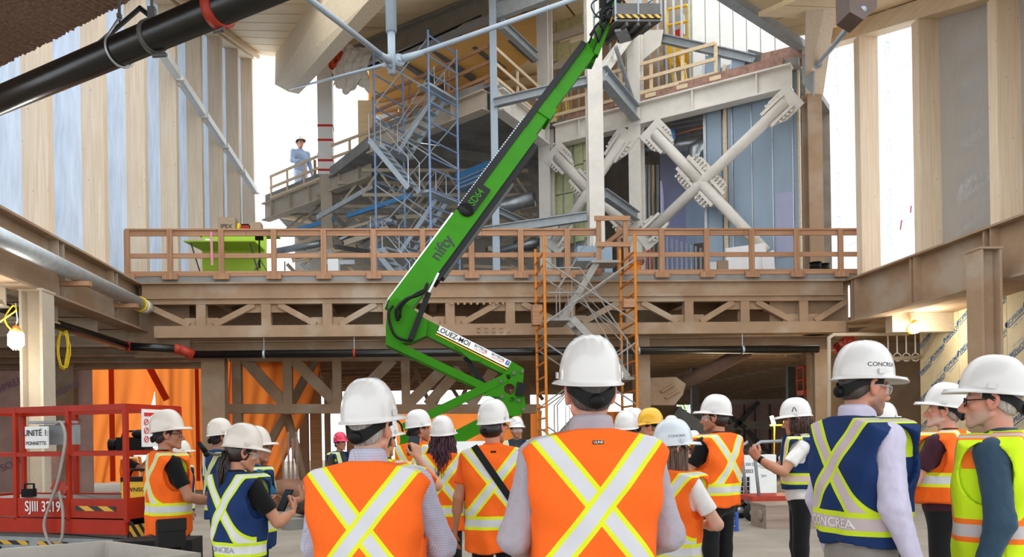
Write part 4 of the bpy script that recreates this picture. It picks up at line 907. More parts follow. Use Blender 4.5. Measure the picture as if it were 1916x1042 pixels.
ld = bpy.data.lights.new('lamp_light', 'POINT'); lo_ = bpy.data.objects.new('lamp_light', ld); COL.objects.link(lo_); ld.energy = 120; ld.color = (1, .84, .58); ld.shadow_soft_size = .1; lo_.parent = t; lo_.location = c-t.location+V((0, -.2, 0))
def loopy(label, c, n, rx, rz, seed, r=.014):
    random.seed(seed); pts = []
    for k in range(n*14):
        a = 2*pi*k/14; w_ = 1+.12*math.sin(k*.7+seed); pts.append(c+V((rx*w_*math.sin(a)+.02*math.sin(k), .03*math.cos(a*1.3+k*.1), -rz+rz*w_*math.cos(a))))
    pts.append(c+V((-.05, 0, .25))); return one('cable_coil', MB().tube(pts, r, 6), M['cable'], label, 'cable', smooth=True)
_u = min((abs(pix(k0.lerp(k1, u))[0]-118), u) for u in np.linspace(0, 1, 200))[1]; loopy('coiled yellow cable hanging from the black pipe', k0.lerp(k1, _u)-V((0, .0, .1)), 5, .11, .40, 1, .015)
one('yellow_cable', MB().tube(cr([P(-5, 605, 14.5), P(14, 592, 14.5), P(30, 580, 14.5), P(24, 572, 14.6), P(10, 592, 14.5), P(12, 606, 14.5), P(26, 622, 14.5)]), .014, 6), M['cable'], 'looped yellow cable feeding the hanging caged bulb', 'cable', smooth=True)
loopy('yellow cable loops around the corner room bulb', P(1706, 606, 19.55), 3, .1, .12, 3, .01)

# ================================================================ SCAFFOLDS
def scaffold(label, cs, z0, lift, nl, mt, rung, cat='scaffold', over=0, am='alu'):
    A_, B_, C_, D_ = [V(c) for c in cs]; t = thing('scaffold_tower', label, cat, at((A_+D_)/2, z0))
    for pq in ((A_, B_), (C_, D_)):
        for e in pq: obj('upright', MB().cyl(at(e, z0), at(e, z0+lift*nl+over), .036, 8), M[mt], t)
        for l in range(nl):
            for r_ in rung: obj('rung', MB().cyl(at(pq[0], z0+lift*l+r_*lift), at(pq[1], z0+lift*l+r_*lift),   .026, 6), M[mt], t)
            ins = [pq[0].lerp(pq[1], .3), pq[0].lerp(pq[1], .7)]
    for l in range(nl):
        for p, q in ((A_, C_), (B_, D_)):
            for s_ in (0, 1): obj('cross_brace', MB().cyl(at(p, z0+lift*(l+(.12 if s_ else .88))), at(q, z0+lift*(l+(.88 if s_ else .12))), .021, 6), M[am], t)
    return t
Ap, Bp, Cp, Dp = V((P(702, 300, 25.6).x, 25.6)), V((P(756, 300, 26.8).x, 26.8)), V((P(804, 300, 24.3).x, 24.3)), V((P(857, 300, 25.5).x, 25.5))
sb = scaffold('tall blue scaffold tower with zigzag aluminium stairs on the deck', (Ap, Bp, Cp, Dp), DZ, 2.02, 4, 'scafblue', (.1, .36, .62, .93))
def stair(t, p, q, w, off, rail=True, am='alu'):
    p = V(p); q = V(q); hz = at(q-p, 0).normalized(); sd_ = V((-hz.y, hz.x, 0))
    for s_ in (0, 1): obj('stringer', MB().beam(p+sd_*(off+s_*w), q+sd_*(off+s_*w), .035, .16), M[am], t)
    n = 7
    for k in range(1, n+1): c = p.lerp(q, k/(n+1)); obj('tread', MB().beam(c+sd_*off, c+sd_*(off+w), .2, .03), M[am], t)
    if rail:
        for s_ in (0, 1):
            a_ = p+sd_*(off+s_*w)+V((0, 0, .9)); b_ = q+sd_*(off+s_*w)+V((0, 0, .9)); obj('handrail', MB().tube([p+sd_*(off+s_*w), a_, b_, q+sd_*(off+s_*w)], .017, 6), M[am], t)
LL = lambda z, u=.15: at(Ap.lerp(Cp, u), z); RR = lambda z, u=.85: at(Ap.lerp(Cp, u), z)
for z0_, z1_, lft, o_ in ((5.85, 7.5, 0, .1), (7.5, 9.0, 1, .75), (9.0, 10.75, 0, .1), (10.75, 12.25, 1, .75)):
    stair(sb, LL(z0_) if lft else RR(z0_), RR(z1_) if lft else LL(z1_), .55, o_)
for z, left in ((7.5, 1), (9.0, 0), (10.75, 1), (12.25, 0)):
    a_, b_ = (Ap, Bp) if left else (Cp, Dp); i_ = (Cp-Ap)*(.2 if left else -.2); mb = MB(); mb.prism([at(a_, z), at(b_, z), at(b_+i_, z), at(a_+i_, z)], (0, 0, .07)); fixn(obj('landing', mb, M['alu'], sb))
OX0, OX1 = P(1020, 600, 19.1).x, P(1190, 600, 19.1).x
so = scaffold('orange scaffold stair tower standing against the front of the deck', (V((OX0, 19.1)), V((OX0, 20.55)), V((OX1, 19.1)), V((OX1, 20.55))), 0, 2.0, 3, 'scaforange', (.12, .3, .48, .66, .84, .98), over=.35, am='shadedalu')
for p, q, w_ in (((OX0+.5, 19.9, 4.35), (OX0+1.45, 19.9, 5.85), .5), ((OX1-.3, 19.3, 2.9), (OX0+.6, 19.3, 4.3), .5), ((OX0+.4, 19.9, 1.4), (OX1-.4, 19.9, 2.9), .5), ((OX1-.3, 19.3, .05), (OX0+.5, 19.3, 1.4), .5)): stair(so, p, q, w_, 0, am='shadedalu')
for z, x0_, x1_ in ((4.35, OX0+.02, OX0+.65), (2.9, OX1-.65, OX1-.02), (1.4, OX0+.02, OX0+.65)): obj('landing', MB().span((x0_, 19.2, z-.04), (x1_, 20.4, z+.03)), M['shadedalu'], so)
for z in (5.9,): obj('landing', MB().span((OX0+1.3, 19.8, z-.06), (OX1-.2, 20.5, z)), M['shadedalu'], so)
obj('wood_block', MB().span((OX1-.3, 19.05, 4.6), (OX1-.02, 19.35, 4.8)), M['lumber'], so); obj('wood_block', MB().span((OX0-.2, 19.8, 4.3), (OX0+.05, 20.1, 4.8)), M['lumber'], so)
obj('handrail', MB().tube([(OX0+.1, 19.3, 5.6), (OX0+.9, 19.3, 5.6), (OX1+.1, 19.3, 3.4)], .02, 6), M['shadedalu'], so)
obj('handrail', MB().tube([(OX0+.1, 19.3, 5.0), (OX0+.9, 19.3, 5.0), (OX1-.1, 19.3, 2.9)], .02, 6), M['shadedalu'], so)

# ================================================================ THINGS ON THE DECK
t = thing('fold_down_desk', 'lime green board with fold-down shelf behind the deck guardrail', 'desk', V((P(440, 500, 22.2).x, 22.2, DZ)))
xa, xb = P(378, 470, 22.2).x, P(499, 470, 22.2).x
obj('back_board', MB().span((xa, 22.2, DZ), (xb, 22.24, P(440, 437, 22.2).z)), M['lime'], t)
z = P(430, 458, 21.7).z; sh_ = obj('shelf', MB().prism([V((xa-.25, 21.35, z)), V((xb-.15, 21.35, z)), V((xb-.05, 22.2, z-.04)), V((xa, 22.2, z-.04))], (0, 0, .03)), M['lime'], t)
for x in (xa-.1, xb-.3): obj('shelf_arm', MB().cyl((x, 21.5, z), (x+.12, 22.15, DZ+.1), .02, 6), M['steeldark'], t)
zt = P(440, 437, 22.2).z
obj('top_shelf', MB().span((xa-.1, 22.2, zt-.03), (xb+.3, 22.7, zt)), M['lime'], t)
def carton(name, x0, x1, y0, Y, zb, dep, mt, label, cat, txt=None):
    a_, b_ = P(x0, 430, Y).x, P(x1, 430, Y).x; zt_ = P((x0+x1)/2, y0, Y).z; t = thing(name, label, cat, ((a_+b_)/2, Y+dep/2, zb))
    obj('body', MB().span((a_, Y, zb), (b_, Y+dep, zt_)), M[mt], t)
    if mt == 'card':
        mid = (a_+b_)/2
        for s_ in (-1, 1): mb = MB(); mb.box((mid+s_*(b_-a_)/4, Y+dep/2, zt_+.008), ((b_-a_)/2-.01, dep, .012)); obj('flap', mb, M[mt], t)
    if txt: text_on('carton_print', txt, .16, ((a_+b_)/2, Y, zb+.2), (1, 0, 0), (0, 0, 1), M['ink'], t, .003, bold=True)
    return t
carton('cardboard_box', 407, 440, 407, 22.22, zt, .42, 'card', 'cardboard box printed in dark letters above the lime green board', 'box', 'IPEX')
carton('cardboard_box', 468, 488, 416, 22.22, zt, .35, 'card', 'small brown carton beside the red toolbox above the deck', 'box')
t = carton('toolbox', 451, 466, 421, 22.22, zt, .25, 'red', 'small red toolbox with black top beside the cartons', 'toolbox'); c = V((P(458, 420, 22.22).x, 22.34, P(458, 421, 22.2).z)); obj('lid', MB().box(c+V((0, 0, .02)), (.2, .24, .04)), M['black'], t)
one('yellow_bag', MB().ball(V((P(446, 420, 22.3).x, 22.35, zt+.16)), (.07, .1, .17)), M['cable'], 'yellow crumpled bag between the box and the red toolbox', 'bag', smooth=True)
t = thing('paper_roll', 'roll of white drawings lying on the fold-down shelf', 'paper', (P(400, 455, 21.8).x, 21.8, z+.03)); c = V((P(400, 455, 21.8).x, 21.8, z+.1))
obj('roll', MB().cyl(c-V((.2, .1, 0)), c+V((.05, .1, 0)), .07, 14), M['white'], t, True); obj('loose_sheet', MB().prism([c+V((0, -.05, .05)), c+V((.2, -.2, -.06)), c+V((.2, .2, -.06)), c+V((0, .15, .05))], (0, 0, .004)), M['white'], t)
one('survey_ribbon', MB().beam((P(395, 440, 20.7).x, 20.7, 6.85), (P(397, 495, 20.7).x, 20.7, 6.0), .06, .006, (0, 1, 0)), mat('pink_ribbon', '#d8879a', .6), 'pink striped ribbon hanging from the deck guardrail', 'ribbon')
t = thing('lamp_tripod', 'black work lamp on a tripod beside the lime green board', 'lamp', V((P(486, 505, 21.08).x, 21.08, DZ))); c = t.location
obj('lamp_head', MB().box(c+V((0, 0, .98)), (.2, .1, .1)), M['black'], t); obj('mast', MB().cyl(c+V((0, 0, .2)), c+V((0, 0, .95)), .02, 8), M['black'], t)
for k in range(3): a = 2.1*k; obj('leg', MB().cyl(c+V((0, 0, .45)), c+V((.25*math.cos(a), .25*math.sin(a), 0)), .014, 6), M['steeldark'], t)
t = thing('green_tripod', 'lime tripod standing behind the deck guardrail', 'tripod', V((P(533, 505, 23).x, 23, DZ))); c = t.location; obj('mast', MB().cyl(c+V((0, 0, .2)), c+V((0, 0, .8)), .02, 8), M['steeldark'], t)
for k in range(3): a = 2.1*k+.4; obj('leg', MB().cyl(c+V((0, 0, .5)), c+V((.3*math.cos(a), .3*math.sin(a), 0)), .016, 6), M['lime'], t)
carton('white_crate', 612, 632, 484, 24, DZ, .5, 'whiteboard', 'pale crate beside the beige column on the deck', 'crate')
carton('jobsite_chest', 1071, 1130, 488, 22.2, DZ, .6, 'steeldark', 'dark job chest with white letters behind the deck guardrail', 'chest', None)
text_on('chest_print', 'POWER', .13, (P(1105, 494, 22.19).x, 22.19, DZ+.14), (1, 0, 0), (0, 0, 1), M['white'], bpy.data.objects['jobsite_chest'], .003, bold=True)
carton('pale_cabinet', 1080, 1145, 460, 23.2, DZ, .5, 'drywallblue', 'pale blue cabinet behind the job chest', 'cabinet')
t = thing('bucket', 'orange pail standing on the deck by the gate', 'bucket', V((P(1187, 500, 21.5).x, 21.5, DZ))); c = t.location
obj('pail', MB().tube([c, c+V((0, 0, .36))], [.16, .2], 20), M['orange'], t, True); obj('rim', MB().ring(c+V((0, 0, .34)), c+V((0, 0, .37)), .215, .17, 20), M['orange'], t, True); obj('bundle', MB().ball(c+V((.05, 0, .45)), (.24, .2, .16)), M['rust'], t, True)
t = thing('barrier_post', 'red steel hoop standing beside the orange pail', 'barrier', V((P(1214, 500, 21.6).x, 21.6, DZ))); c = t.location; obj('hoop', MB().tube([c-V((.07, 0, 0)), c+V((-.07, 0, .72)), c+V((.0, 0, .78)), c+V((.07, 0, .72)), c+V((.07, 0, 0))], .02, 8), mat('orange_red', '#dc4a2a', .5), t, True)
for k, (x0, x1, y0, Y, lab) in enumerate(((1362, 1437, 462, 22.8, 'large white board leaning behind the deck guardrail'), (1430, 1452, 475, 22.4, 'small white board beside the large white one'))):
    mb = MB(); a_, b_ = P(x0, 480, Y), P(x1, 480, Y); zl, zr = P(x0, y0+(0 if k else 0), Y).z, P(x1, y0-10, Y).z; mb.prism([V((a_.x, Y, DZ)), V((b_.x, Y, DZ)), V((b_.x, Y+.15, zr)), V((a_.x, Y+.15, zl))], (0, .05, 0)); fixn(one('white_board', mb, M['whiteboard'], lab, 'board'))
carton('cardboard_box', 1342, 1362, 488, 21.6, DZ, .3, 'card', 'low opened carton behind the deck guardrail near the white boards', 'box'); carton('white_box', 1328, 1340, 490, 21.6, DZ, .25, 'whiteboard', 'small white box beside the low opened carton', 'box')
one('blue_tarp_roll', MB().cyl(V((P(1362, 497, 21.4).x, 21.4, DZ+.08)), V((P(1385, 497, 21.4).x, 21.4, DZ+.08)), .08, 12), M['bluetarp'], 'blue rolled film lying before the white boards', 'roll', smooth=True)
one('timber_offcut', MB().beam(V((P(1340, 500, 22.0).x, 22.0, DZ+.03)), V((P(1415, 490, 22.2).x, 22.2, DZ+.25)), .1, .05), M['lumber'], 'lumber offcut leaning before the white boards', 'board')
for k, x in enumerate((1526, 1541)):
    t = thing('waste_barrel', ['black barrel next to the tan sprayed column', 'black barrel beside the printed white membrane'][k], 'barrel', V((P(x, 498, 21.8+.2*k).x, 21.8+.2*k, DZ))); c = t.location; obj('drum', MB().tube([c, c+V((0, 0, .2)), c+V((0, 0, .46))], [.14, .155, .145], 20), M['black'], t, True)
    for zz in (.15, .3, .44): obj('hoop', MB().ring(c+V((0, 0, zz)), c+V((0, 0, zz+.02)), .165, .14, 20), M['black'], t, True)
one('plastic_bag', MB().ball(V((P(1508, 496, 21.4).x, 21.4, DZ+.08)), (.22, .15, .09)), mat('pale_bag', '#d5e0d5', .4, 0, .3, 6, .6, 12), 'crumpled pale green bag beside the black barrels', 'bag', smooth=True)
t = thing('folding_cart', 'red folding cart frame behind the deck guardrail', 'cart', V((P(1285, 500, 23).x, 23, DZ))); c = t.location
for s_ in (-.35, .35): obj('side_frame', MB().tube([c+V((s_, 0, 0)), c+V((s_, 0, .4)), c+V((s_, .5, .4)), c+V((s_, .5, 0))], .02, 6), M['rededge'], t)
obj('cross_tube', MB().cyl(c+V((-.35, 0, .35)), c+V((.35, 0, .42)), .02, 6), M['rededge'], t)
# ================================================================ GREEN BOOM LIFT
from mathutils.geometry import tessellate_polygon
def plate(loops, off):                          # flat plate with holes, loops of 3-D points in one plane
    tris = tessellate_polygon([[V(p) for p in l] for l in loops]); pts = [V(p) for l in loops for p in l]; off = V(off); n = len(pts); mb = MB()
    fs = [tuple(t) for t in tris]+[tuple(n+i for i in reversed(t)) for t in tris]; k = 0
    for l in loops:
        m_ = len(l); fs += [(k+i, k+(i+1) % m_, n+k+(i+1) % m_, n+k+i) for i in range(m_)]; k += m_
    return mb.add(pts+[p+off for p in pts], fs)
def circ(x, y, r, Y, n=18): return [P(x+r*math.cos(2*pi*k/n), y+r*math.sin(2*pi*k/n), Y) for k in range(n)]
BY = 13.6; G = M['green']
bl = thing('boom_lift', 'bright green articulated boom lift with raised arm and basket', 'boom lift', at(P(800, 950, BY), 0))
def arm(nm, x0, y0, Y0, x1, y1, Y1, wpx, mt, dep=.24, oy=0, par=None):
    p, q = P(x0, y0, Y0)+V((0, oy, 0)), P(x1, y1, Y1)+V((0, oy, 0)); d = (q-p).normalized(); yv = V((0, 1, 0)); yv = (yv-d*yv.dot(d)).normalized(); up = yv.cross(d)
    h = wpx*(Y0+Y1)/2/FPX; mb = MB(); mb.beam(p, q, dep, h, tuple(up)); return obj(nm, mb, mt if not isinstance(mt, str) else M[mt], par or bl)
# chassis (mostly behind the group) and turntable
bc = at(P(800, 950, BY), 0)
obj('chassis', MB().box(bc+V((.2, .2, .55)), (2.6, 1.3, .4)), G, bl)
for sx in (-1, 1):
    for sy in (-1, 1):
        c = bc+V((.2+sx*1.0, .2+sy*.75, .42)); w_ = obj('wheel', MB().tube([c-V((0, .16*sy, 0)), c+V((0, .16*sy, 0))], .42, 24), M['rubber'], bl, True); obj('hub', MB().cyl(c, c+V((0, .18*sy, 0)), .2, 16), M['white'], w_, True)
obj('turntable', MB().cyl(bc+V((.2, .2, .75)), bc+V((.2, .2, .95)), .55, 24), G, bl, True)
obj('engine_cover', MB().box(bc+V((.75, .25, 1.2)), (.8, .9, .5)), M['white'], bl)
obj('riser', MB().box(P(757, 845, BY)+V((0, .1, -.25)), (.14, .4, 1.1)), G, bl)
mb = MB(); c = P(745, 812, BY); obj('coiled_hose', mb.tube([c+V((.1*math.cos(a)-.02, .02*a/6, .22*math.sin(a))) for a in np.linspace(0, 8*pi, 60)], .018, 6), M['rubber'], bl, True)
# lower linkage
arm('lower_boom', 770, 862, BY, 965, 762, BY, 26, 'green', .28)
arm('lower_link', 755, 800, BY, 945, 708, BY, 15, 'green', .1, -.22); arm('lower_link', 755, 800, BY, 945, 708, BY, 15, 'green', .1, .22)
# linkage bracket, two cheek plates with lightening holes
outl = [(903, 741), (928, 712), (950, 690), (958, 676), (981, 690), (978, 722), (981, 742), (985, 767), (972, 778), (955, 778), (935, 768), (934, 742)]
for oy in (-.26, .22):
    loops = [[P(x, y, BY+oy) for x, y in outl], circ(953, 728, 10.5, BY+oy), circ(951, 705, 5, BY+oy, 10), circ(957, 748, 5.5, BY+oy, 10)]
    bp = fixn(obj('linkage_plate', plate(loops, (0, .035, 0)), G, bl))
    for x, y in ((977, 695), (961, 698), (936, 713), (939, 742), (970, 749), (979, 766)): c = P(x, y, BY+oy); obj('pin', MB().cyl(c-V((0, .03, 0)), c+V((0, .06, 0)), .03, 10), M['steeldark'], bp)
obj('linkage_core', MB().box(P(945, 752, BY), (.34, .44, .2)), G, bl); obj('end_cap', MB().box(P(974, 728, BY-.3), (.14, .05, .22), Matrix.Rotation(.2, 3, 'Y')), M['black'], bl)
# upper linkage: box arm with advert, thin link below
arm('upper_boom', 748, 590, BY, 968, 700, BY, 27, 'green', .3)
arm('upper_link', 728, 642, BY, 952, 748, BY, 14, 'green', .1, -.2); arm('upper_link', 728, 642, BY, 952, 748, BY, 14, 'green', .1, .2)
arm('cylinder', 870, 668, BY, 908, 722, BY, 9, 'black', .1); arm('cylinder_rod', 905, 718, BY, 924, 740, BY, 4, 'galv', .05)
mb = MB(); mb.prism([P(x, y, BY-.17) for x, y in ((850, 648), (902, 672), (898, 676), (882, 674), (874, 668))], (0, .3, 0)); fixn(obj('lug', mb, G, bl))
# advert panel
Ya = BY-.16; p, q = P(823, 609, Ya), P(957, 676, Ya); rd = (q-p).normalized(); up = V((0, -1, 0)).cross(rd); up = up if up.z > 0 else -up
h_ = .145
ad = obj('advert_panel', MB().prism([p+up*0, q+up*0, q-up*h_, p-up*h_], (0, .01, 0)), M['white'], bl); fixn(ad)
obj('advert_stripe', MB().prism([p-up*(h_-.02), q-up*(h_-.02), q-up*(h_+.018), p-up*(h_+.018)], (0, .008, 0)), M['yellow'], ad)
pc = lambda u, v: p+(q-p)*u-up*(h_*v)-V((0, .004, 0))
text_on('advert_text', 'LOUEZ-MOI', .115, pc(.215, .42), rd, up, M['ink'], ad, .002, bold=True)
for u in (.58, .82): text_on('advert_text', 'SKYTECH', .055, pc(u, .25), rd, up, M['ink'], ad, .002, bold=True); text_on('advert_text', '418-570-0000', .035, pc(u, .58), rd, up, M['inkred'], ad, .002)
text_on('advert_text', 'X', .06, pc(.665, .42), rd, up, M['inkred'], ad, .002, bold=True); text_on('advert_text', 'X', .06, pc(.905, .42), rd, up, M['inkred'], ad, .002, bold=True)
obj('advert_badge', MB().prism([pc(.94, .1), pc(.985, .1), pc(.985, .6), pc(.94, .6)], (0, -.002, 0)), M['inkblue'], ad); text_on('advert_text', 'f', .07, pc(.965, .38), rd, up, M['white'], ad, .006, bold=True)
# elbow
outl = [(727, 566), (741, 556), (770, 575), (800, 600), (797, 628), (770, 640), (722, 645), (722, 610)]
for oy in (-.24, .2): fixn(obj('elbow_plate', plate([[P(x, y, BY+oy) for x, y in outl]], (0, .035, 0)), G, bl))
mb = MB(); obj('elbow_core', MB().prism([P(x, y, BY-.2) for x, y in outl], (0, .4, 0)), G, bl)
obj('hose', MB().tube(cr([P(735, 572, BY-.3), P(727, 585, BY-.34), P(731, 610, BY-.34), P(742, 630, BY-.34), P(765, 637, BY-.32), P(775, 628, BY-.3)]), .024, 8), M['black'], bl, True)
obj('hose', MB().tube(cr([P(745, 600, BY-.3), P(742, 580, BY-.34), P(760, 560, BY-.36), P(790, 548, BY-.34), P(800, 530, BY-.32)]), .03, 8), M['black'], bl, True)
obj('hose', MB().tube(cr([P(748, 595, BY-.3), P(752, 572, BY-.35), P(775, 552, BY-.36), P(798, 540, BY-.34)]), .022, 8), M['black'], bl, True)
arm('cylinder', 768, 636, BY-.3, 802, 548, BY-.2, 10, 'black', .1); arm('cylinder_rod', 800, 552, BY-.2, 820, 512, BY, 4, 'galv', .05)
# main boom: lower section, telescoped section, black chain track, black tube below
YT = 17.4
LA, LB = P(748, 574, BY), P(1110, 85, YT); dB_ = (LB-LA).normalized(); yB = V((0, 1, 0)); yB = (yB-dB_*yB.dot(dB_)).normalized(); nB = yB.cross(dB_); nB = nB if nB.x < 0 else -nB
_us = np.linspace(-.05, 1.05, 800); _ux = [pix(LA.lerp(LB, u))[0] for u in _us]
def bpt(x, sh=0, out=0):                          # point of the boom axis at picture column x, moved across and towards the viewer
    u = float(np.interp(x, _ux, _us)); p = LA.lerp(LB, u); return p-nB*(sh*p.y/FPX)-yB*out
def bY(x): return bpt(x).y
def seg(nm, x0, x1, wpx, mt, dep, sh=0, par=None):   # part of the boom between two picture columns, sh = offset across the boom in pixels
    p, q = bpt(x0, sh), bpt(x1, sh); return obj(nm, MB().beam(p, q, dep, wpx*(p.y+q.y)/2/FPX, tuple(nB)), M[mt], par or bl)
b1 = seg('boom_section', 742, 985, 42, 'green', .30); seg('lit_top_strip', 742, 862, 4, 'white', .29, -22.5)  # white strip paints the light on the boom's top face
b2 = seg('boom_section', 930, 1040, 33, 'green', .26, -2); b3 = seg('boom_section', 1000, 1102, 24, 'green', .2, 2)
seg('section_collar', 1008, 1022, 34, 'green', .3, 2)
seg('chain_track', 868, 1100, 12, 'black', .34, -15); seg('boom_tube', 792, 978, 12, 'black', .22, 25); seg('boom_tube', 800, 930, 7, 'blackpipe', .12, 33)
for k in range(40):
    x = 872+k*3.1; seg('chain_link', x, x+1.6, 3, 'galv', .3, -22)
obj('track_end', MB().cyl(bpt(872, -6, .185), bpt(872, -6, -.185), .14, 24), M['black'], bl, True)
seg('model_panel', 872, 905, 30, 'black', .37, -6)
def btext(s, x, sh, size, mt, out, sq=1.0): text_on('boom_text', s, size, bpt(x, sh, out), dB_, nB, mt, bl, 0, bold=True, squash=sq)
btext('nifty', 823, 0, .30, M['ink'], .156, 1.15); btext('SD64', 889, -4, .2, G, .192, 1.0)
# jib and basket
mb = MB(); mb.prism([P(x, y, YT-.1) for x, y in ((1090, 88), (1108, 70), (1122, 92), (1112, 118), (1098, 116))], (0, .3, 0)); fixn(obj('knuckle', mb, G, bl))
arm('jib_arm', 1112, 108, YT-.1, 1150, 12, YT, 11, 'green', .12, -.1); arm('jib_arm', 1104, 96, YT-.1, 1152, -6, YT, 9, 'green', .12, .14); arm('jib_cylinder', 1106, 110, YT-.2, 1143, 22, YT-.2, 6, 'black', .08)
for k in range(5):
    random.seed(k); pts = [P(1098+10*k+random.uniform(-6, 6), 78-16*k+random.uniform(-6, 6), YT-.3), P(1112+8*k, 58-14*k, YT-.38), P(1120+9*k, 75-20*k, YT-.35), P(1128+8*k, 50-15*k, YT-.3)]; obj('hose', MB().tube(cr(pts), .022, 6), M['black'], bl, True)
obj('hose', MB().tube(cr([P(1132, -8, YT), P(1108, 6, YT-.1), P(1110, 22, YT-.2), P(1122, 34, YT-.2)]), .016, 6), M['rubber'], bl, True)
obj('rotator', MB().span(P(1128, 40, YT)-V((.0, .1, 0)), P(1160, -20, YT)+V((0, .35, 0))), M['black'], bl)
ba = bl
fz = P(1150, 60, YT).z
fc = [PZ(x, y, fz) for x, y in ((1112, 82), (1203, 64), (1237, 40), (1152, 40))]
mb = MB(); mb.prism(fc, (0, 0, .05)); fl = fixn(obj('basket_floor', mb, M['steeldark'], ba))
M['hazard'] = None
t_ = NT('hazard_stripes'); v_ = t_.coords((1, 1, 1)); sp = t_.new('ShaderNodeSeparateXYZ'); t_.link(v_, sp.inputs[0])
f_ = t_.math('GREATER_THAN', t_.math('FRACT', t_.math('MULTIPLY', t_.math('ADD', t_.math('ADD', sp.outputs[0], sp.outputs[1]), sp.outputs[2]), 6.5)), .5); t_.bsdf(t_.mix(f_, srgb('#1c1a18'), srgb('#d9a632')), .5); M['hazard'] = t_.m
for i in range(4):
    a_, b_ = fc[i], fc[(i+1) % 4]; obj('toe_board', MB().beam(a_+V((0, 0, .22)), b_+V((0, 0, .22)), .03, .32), M['steeldark'], ba); obj('hazard_strip', MB().beam(a_+V((0, 0, .10)), b_+V((0, 0, .10)), .05, .08), M['hazard'], ba)
    obj('basket_post', MB().cyl(a_, a_+V((0, 0, 1.1)), .022, 8), M['steelblue'], ba); md = (a_+b_)/2; obj('basket_post', MB().cyl(md, md+V((0, 0, 1.1)), .022, 8), M['steelblue'], ba)
    for zz in (.6, 1.1): obj('basket_rail', MB().cyl(a_+V((0, 0, zz)), b_+V((0, 0, zz)), .022, 8), M['steelblue'], ba)
for i in range(3): a_, b_ = fc[0].lerp(fc[1], (i+1)/4), fc[3].lerp(fc[2], (i+1)/4); obj('floor_rib', MB().beam(a_-V((0, 0, .05)), b_-V((0, 0, .05)), .05, .08), M['steeldark'], ba)
obj('basket_bracket', MB().prism([PZ(x, y, fz-.05) for x, y in ((1150, 55), (1172, 52), (1182, 72), (1160, 78))], (0, 0, -.05)), M['steelgrey'], ba)

# ================================================================ RED SCISSOR LIFT
K = P(237, 930, 9.3); K.z = 0; u = V((-.93, .37, 0)).normalized(); v = V((u.y, -u.x, 0)); v = v if v.y > 0 else -v
LW, LL_ = .92, 2.5; FZ, TZ = .86, 1.95
sl = thing('scissor_lift', 'red scissor lift with railed platform standing before the orange tarps', 'scissor lift', K)
def S(a, b, z): return K+u*a+v*b+V((0, 0, z))
def bar(nm, p, q, w, h, mt='red', par=None): return obj(nm, MB().beam(p, q, w, h), M[mt], par or sl)
for b in (0, LW):
    bar('top_rail', S(0, b, TZ-.03), S(LL_, b, TZ-.03), .045, .07); bar('mid_rail', S(0, b, TZ-.56), S(LL_, b, TZ-.56), .04, .05)
    for a in (0, .82, 1.62, LL_): obj('rail_post', MB().beam(S(a, b, FZ-.25), S(a, b, TZ), .05, .05, tuple(u)), M['red'], sl)
    bar('side_skirt', S(0, b, FZ-.1), S(LL_, b, FZ-.1), .03, .22); bar('lower_skirt', S(0, b, FZ-.31), S(LL_, b, FZ-.31), .05, .17)
for a in (0, LL_):
    bar('top_rail', S(a, 0, TZ-.03), S(a, LW, TZ-.03), .045, .07); bar('mid_rail', S(a, 0, TZ-.56), S(a, LW, TZ-.56), .04, .05); bar('end_skirt', S(a, 0, FZ-.1), S(a, LW, FZ-.1), .03, .24); 
bar('hazard_strip', S(-.02, .02, FZ-.36), S(-.02, LW-.02, FZ-.36), .02, .14, 'hazard')
for b in (-.017,): bar('hazard_strip', S(.14, b, FZ-.1), S(.72, b, FZ-.1), .008, .055, 'hazard')
mb = MB(); mb.prism([S(0, 0, FZ-.04), S(LL_, 0, FZ-.04), S(LL_, LW, FZ-.04), S(0, LW, FZ-.04)], (0, 0, .03)); fixn(obj('platform_floor', mb, M['steeldark'], sl))
text_on('lift_number', 'SJIII 3219', .17, S(1.2, -.02, FZ-.09), -u, (0, 0, 1), M['white'], sl, .005, bold=True, squash=.85)
# stack of scissor arms and chassis
for k in range(2):
    z0_, z1_ = .36+.1*k, .46+.1*k
    for b in (.08, LW-.08): bar('scissor_arm', S(.05, b, z0_), S(LL_-.05, b, z1_), .05, .08, 'steeldark'); bar('scissor_arm', S(.05, b+.05, z1_), S(LL_-.05, b+.05, z0_), .05, .08, 'steeldark')
mb = MB(); mb.prism([S(.25, .05, .12), S(LL_-.1, .05, .12), S(LL_-.1, LW-.05, .12), S(.25, LW-.05, .12)], (0, 0, .28)); fixn(obj('chassis', mb, M['steelgrey'], sl))
bar('hazard_strip', S(.9, .04, .33), S(1.35, .04, .33), .008, .05, 'hazard'); bar('hazard_strip', S(1.5, .04, .33), S(1.95, .04, .33), .008, .05, 'hazard')
text_on('chassis_mark', 'SKYJACK', .11, S(1.25, .045, .2), -u, (0, 0, 1), M['white'], sl, .004, bold=True)
for a in (.45, 2.05):
    for b in (.0, LW): c = S(a, b, .16); w_ = obj('wheel', MB().tube([c-v*.06, c+v*.06], .16, 20), M['rubber'], sl, True)
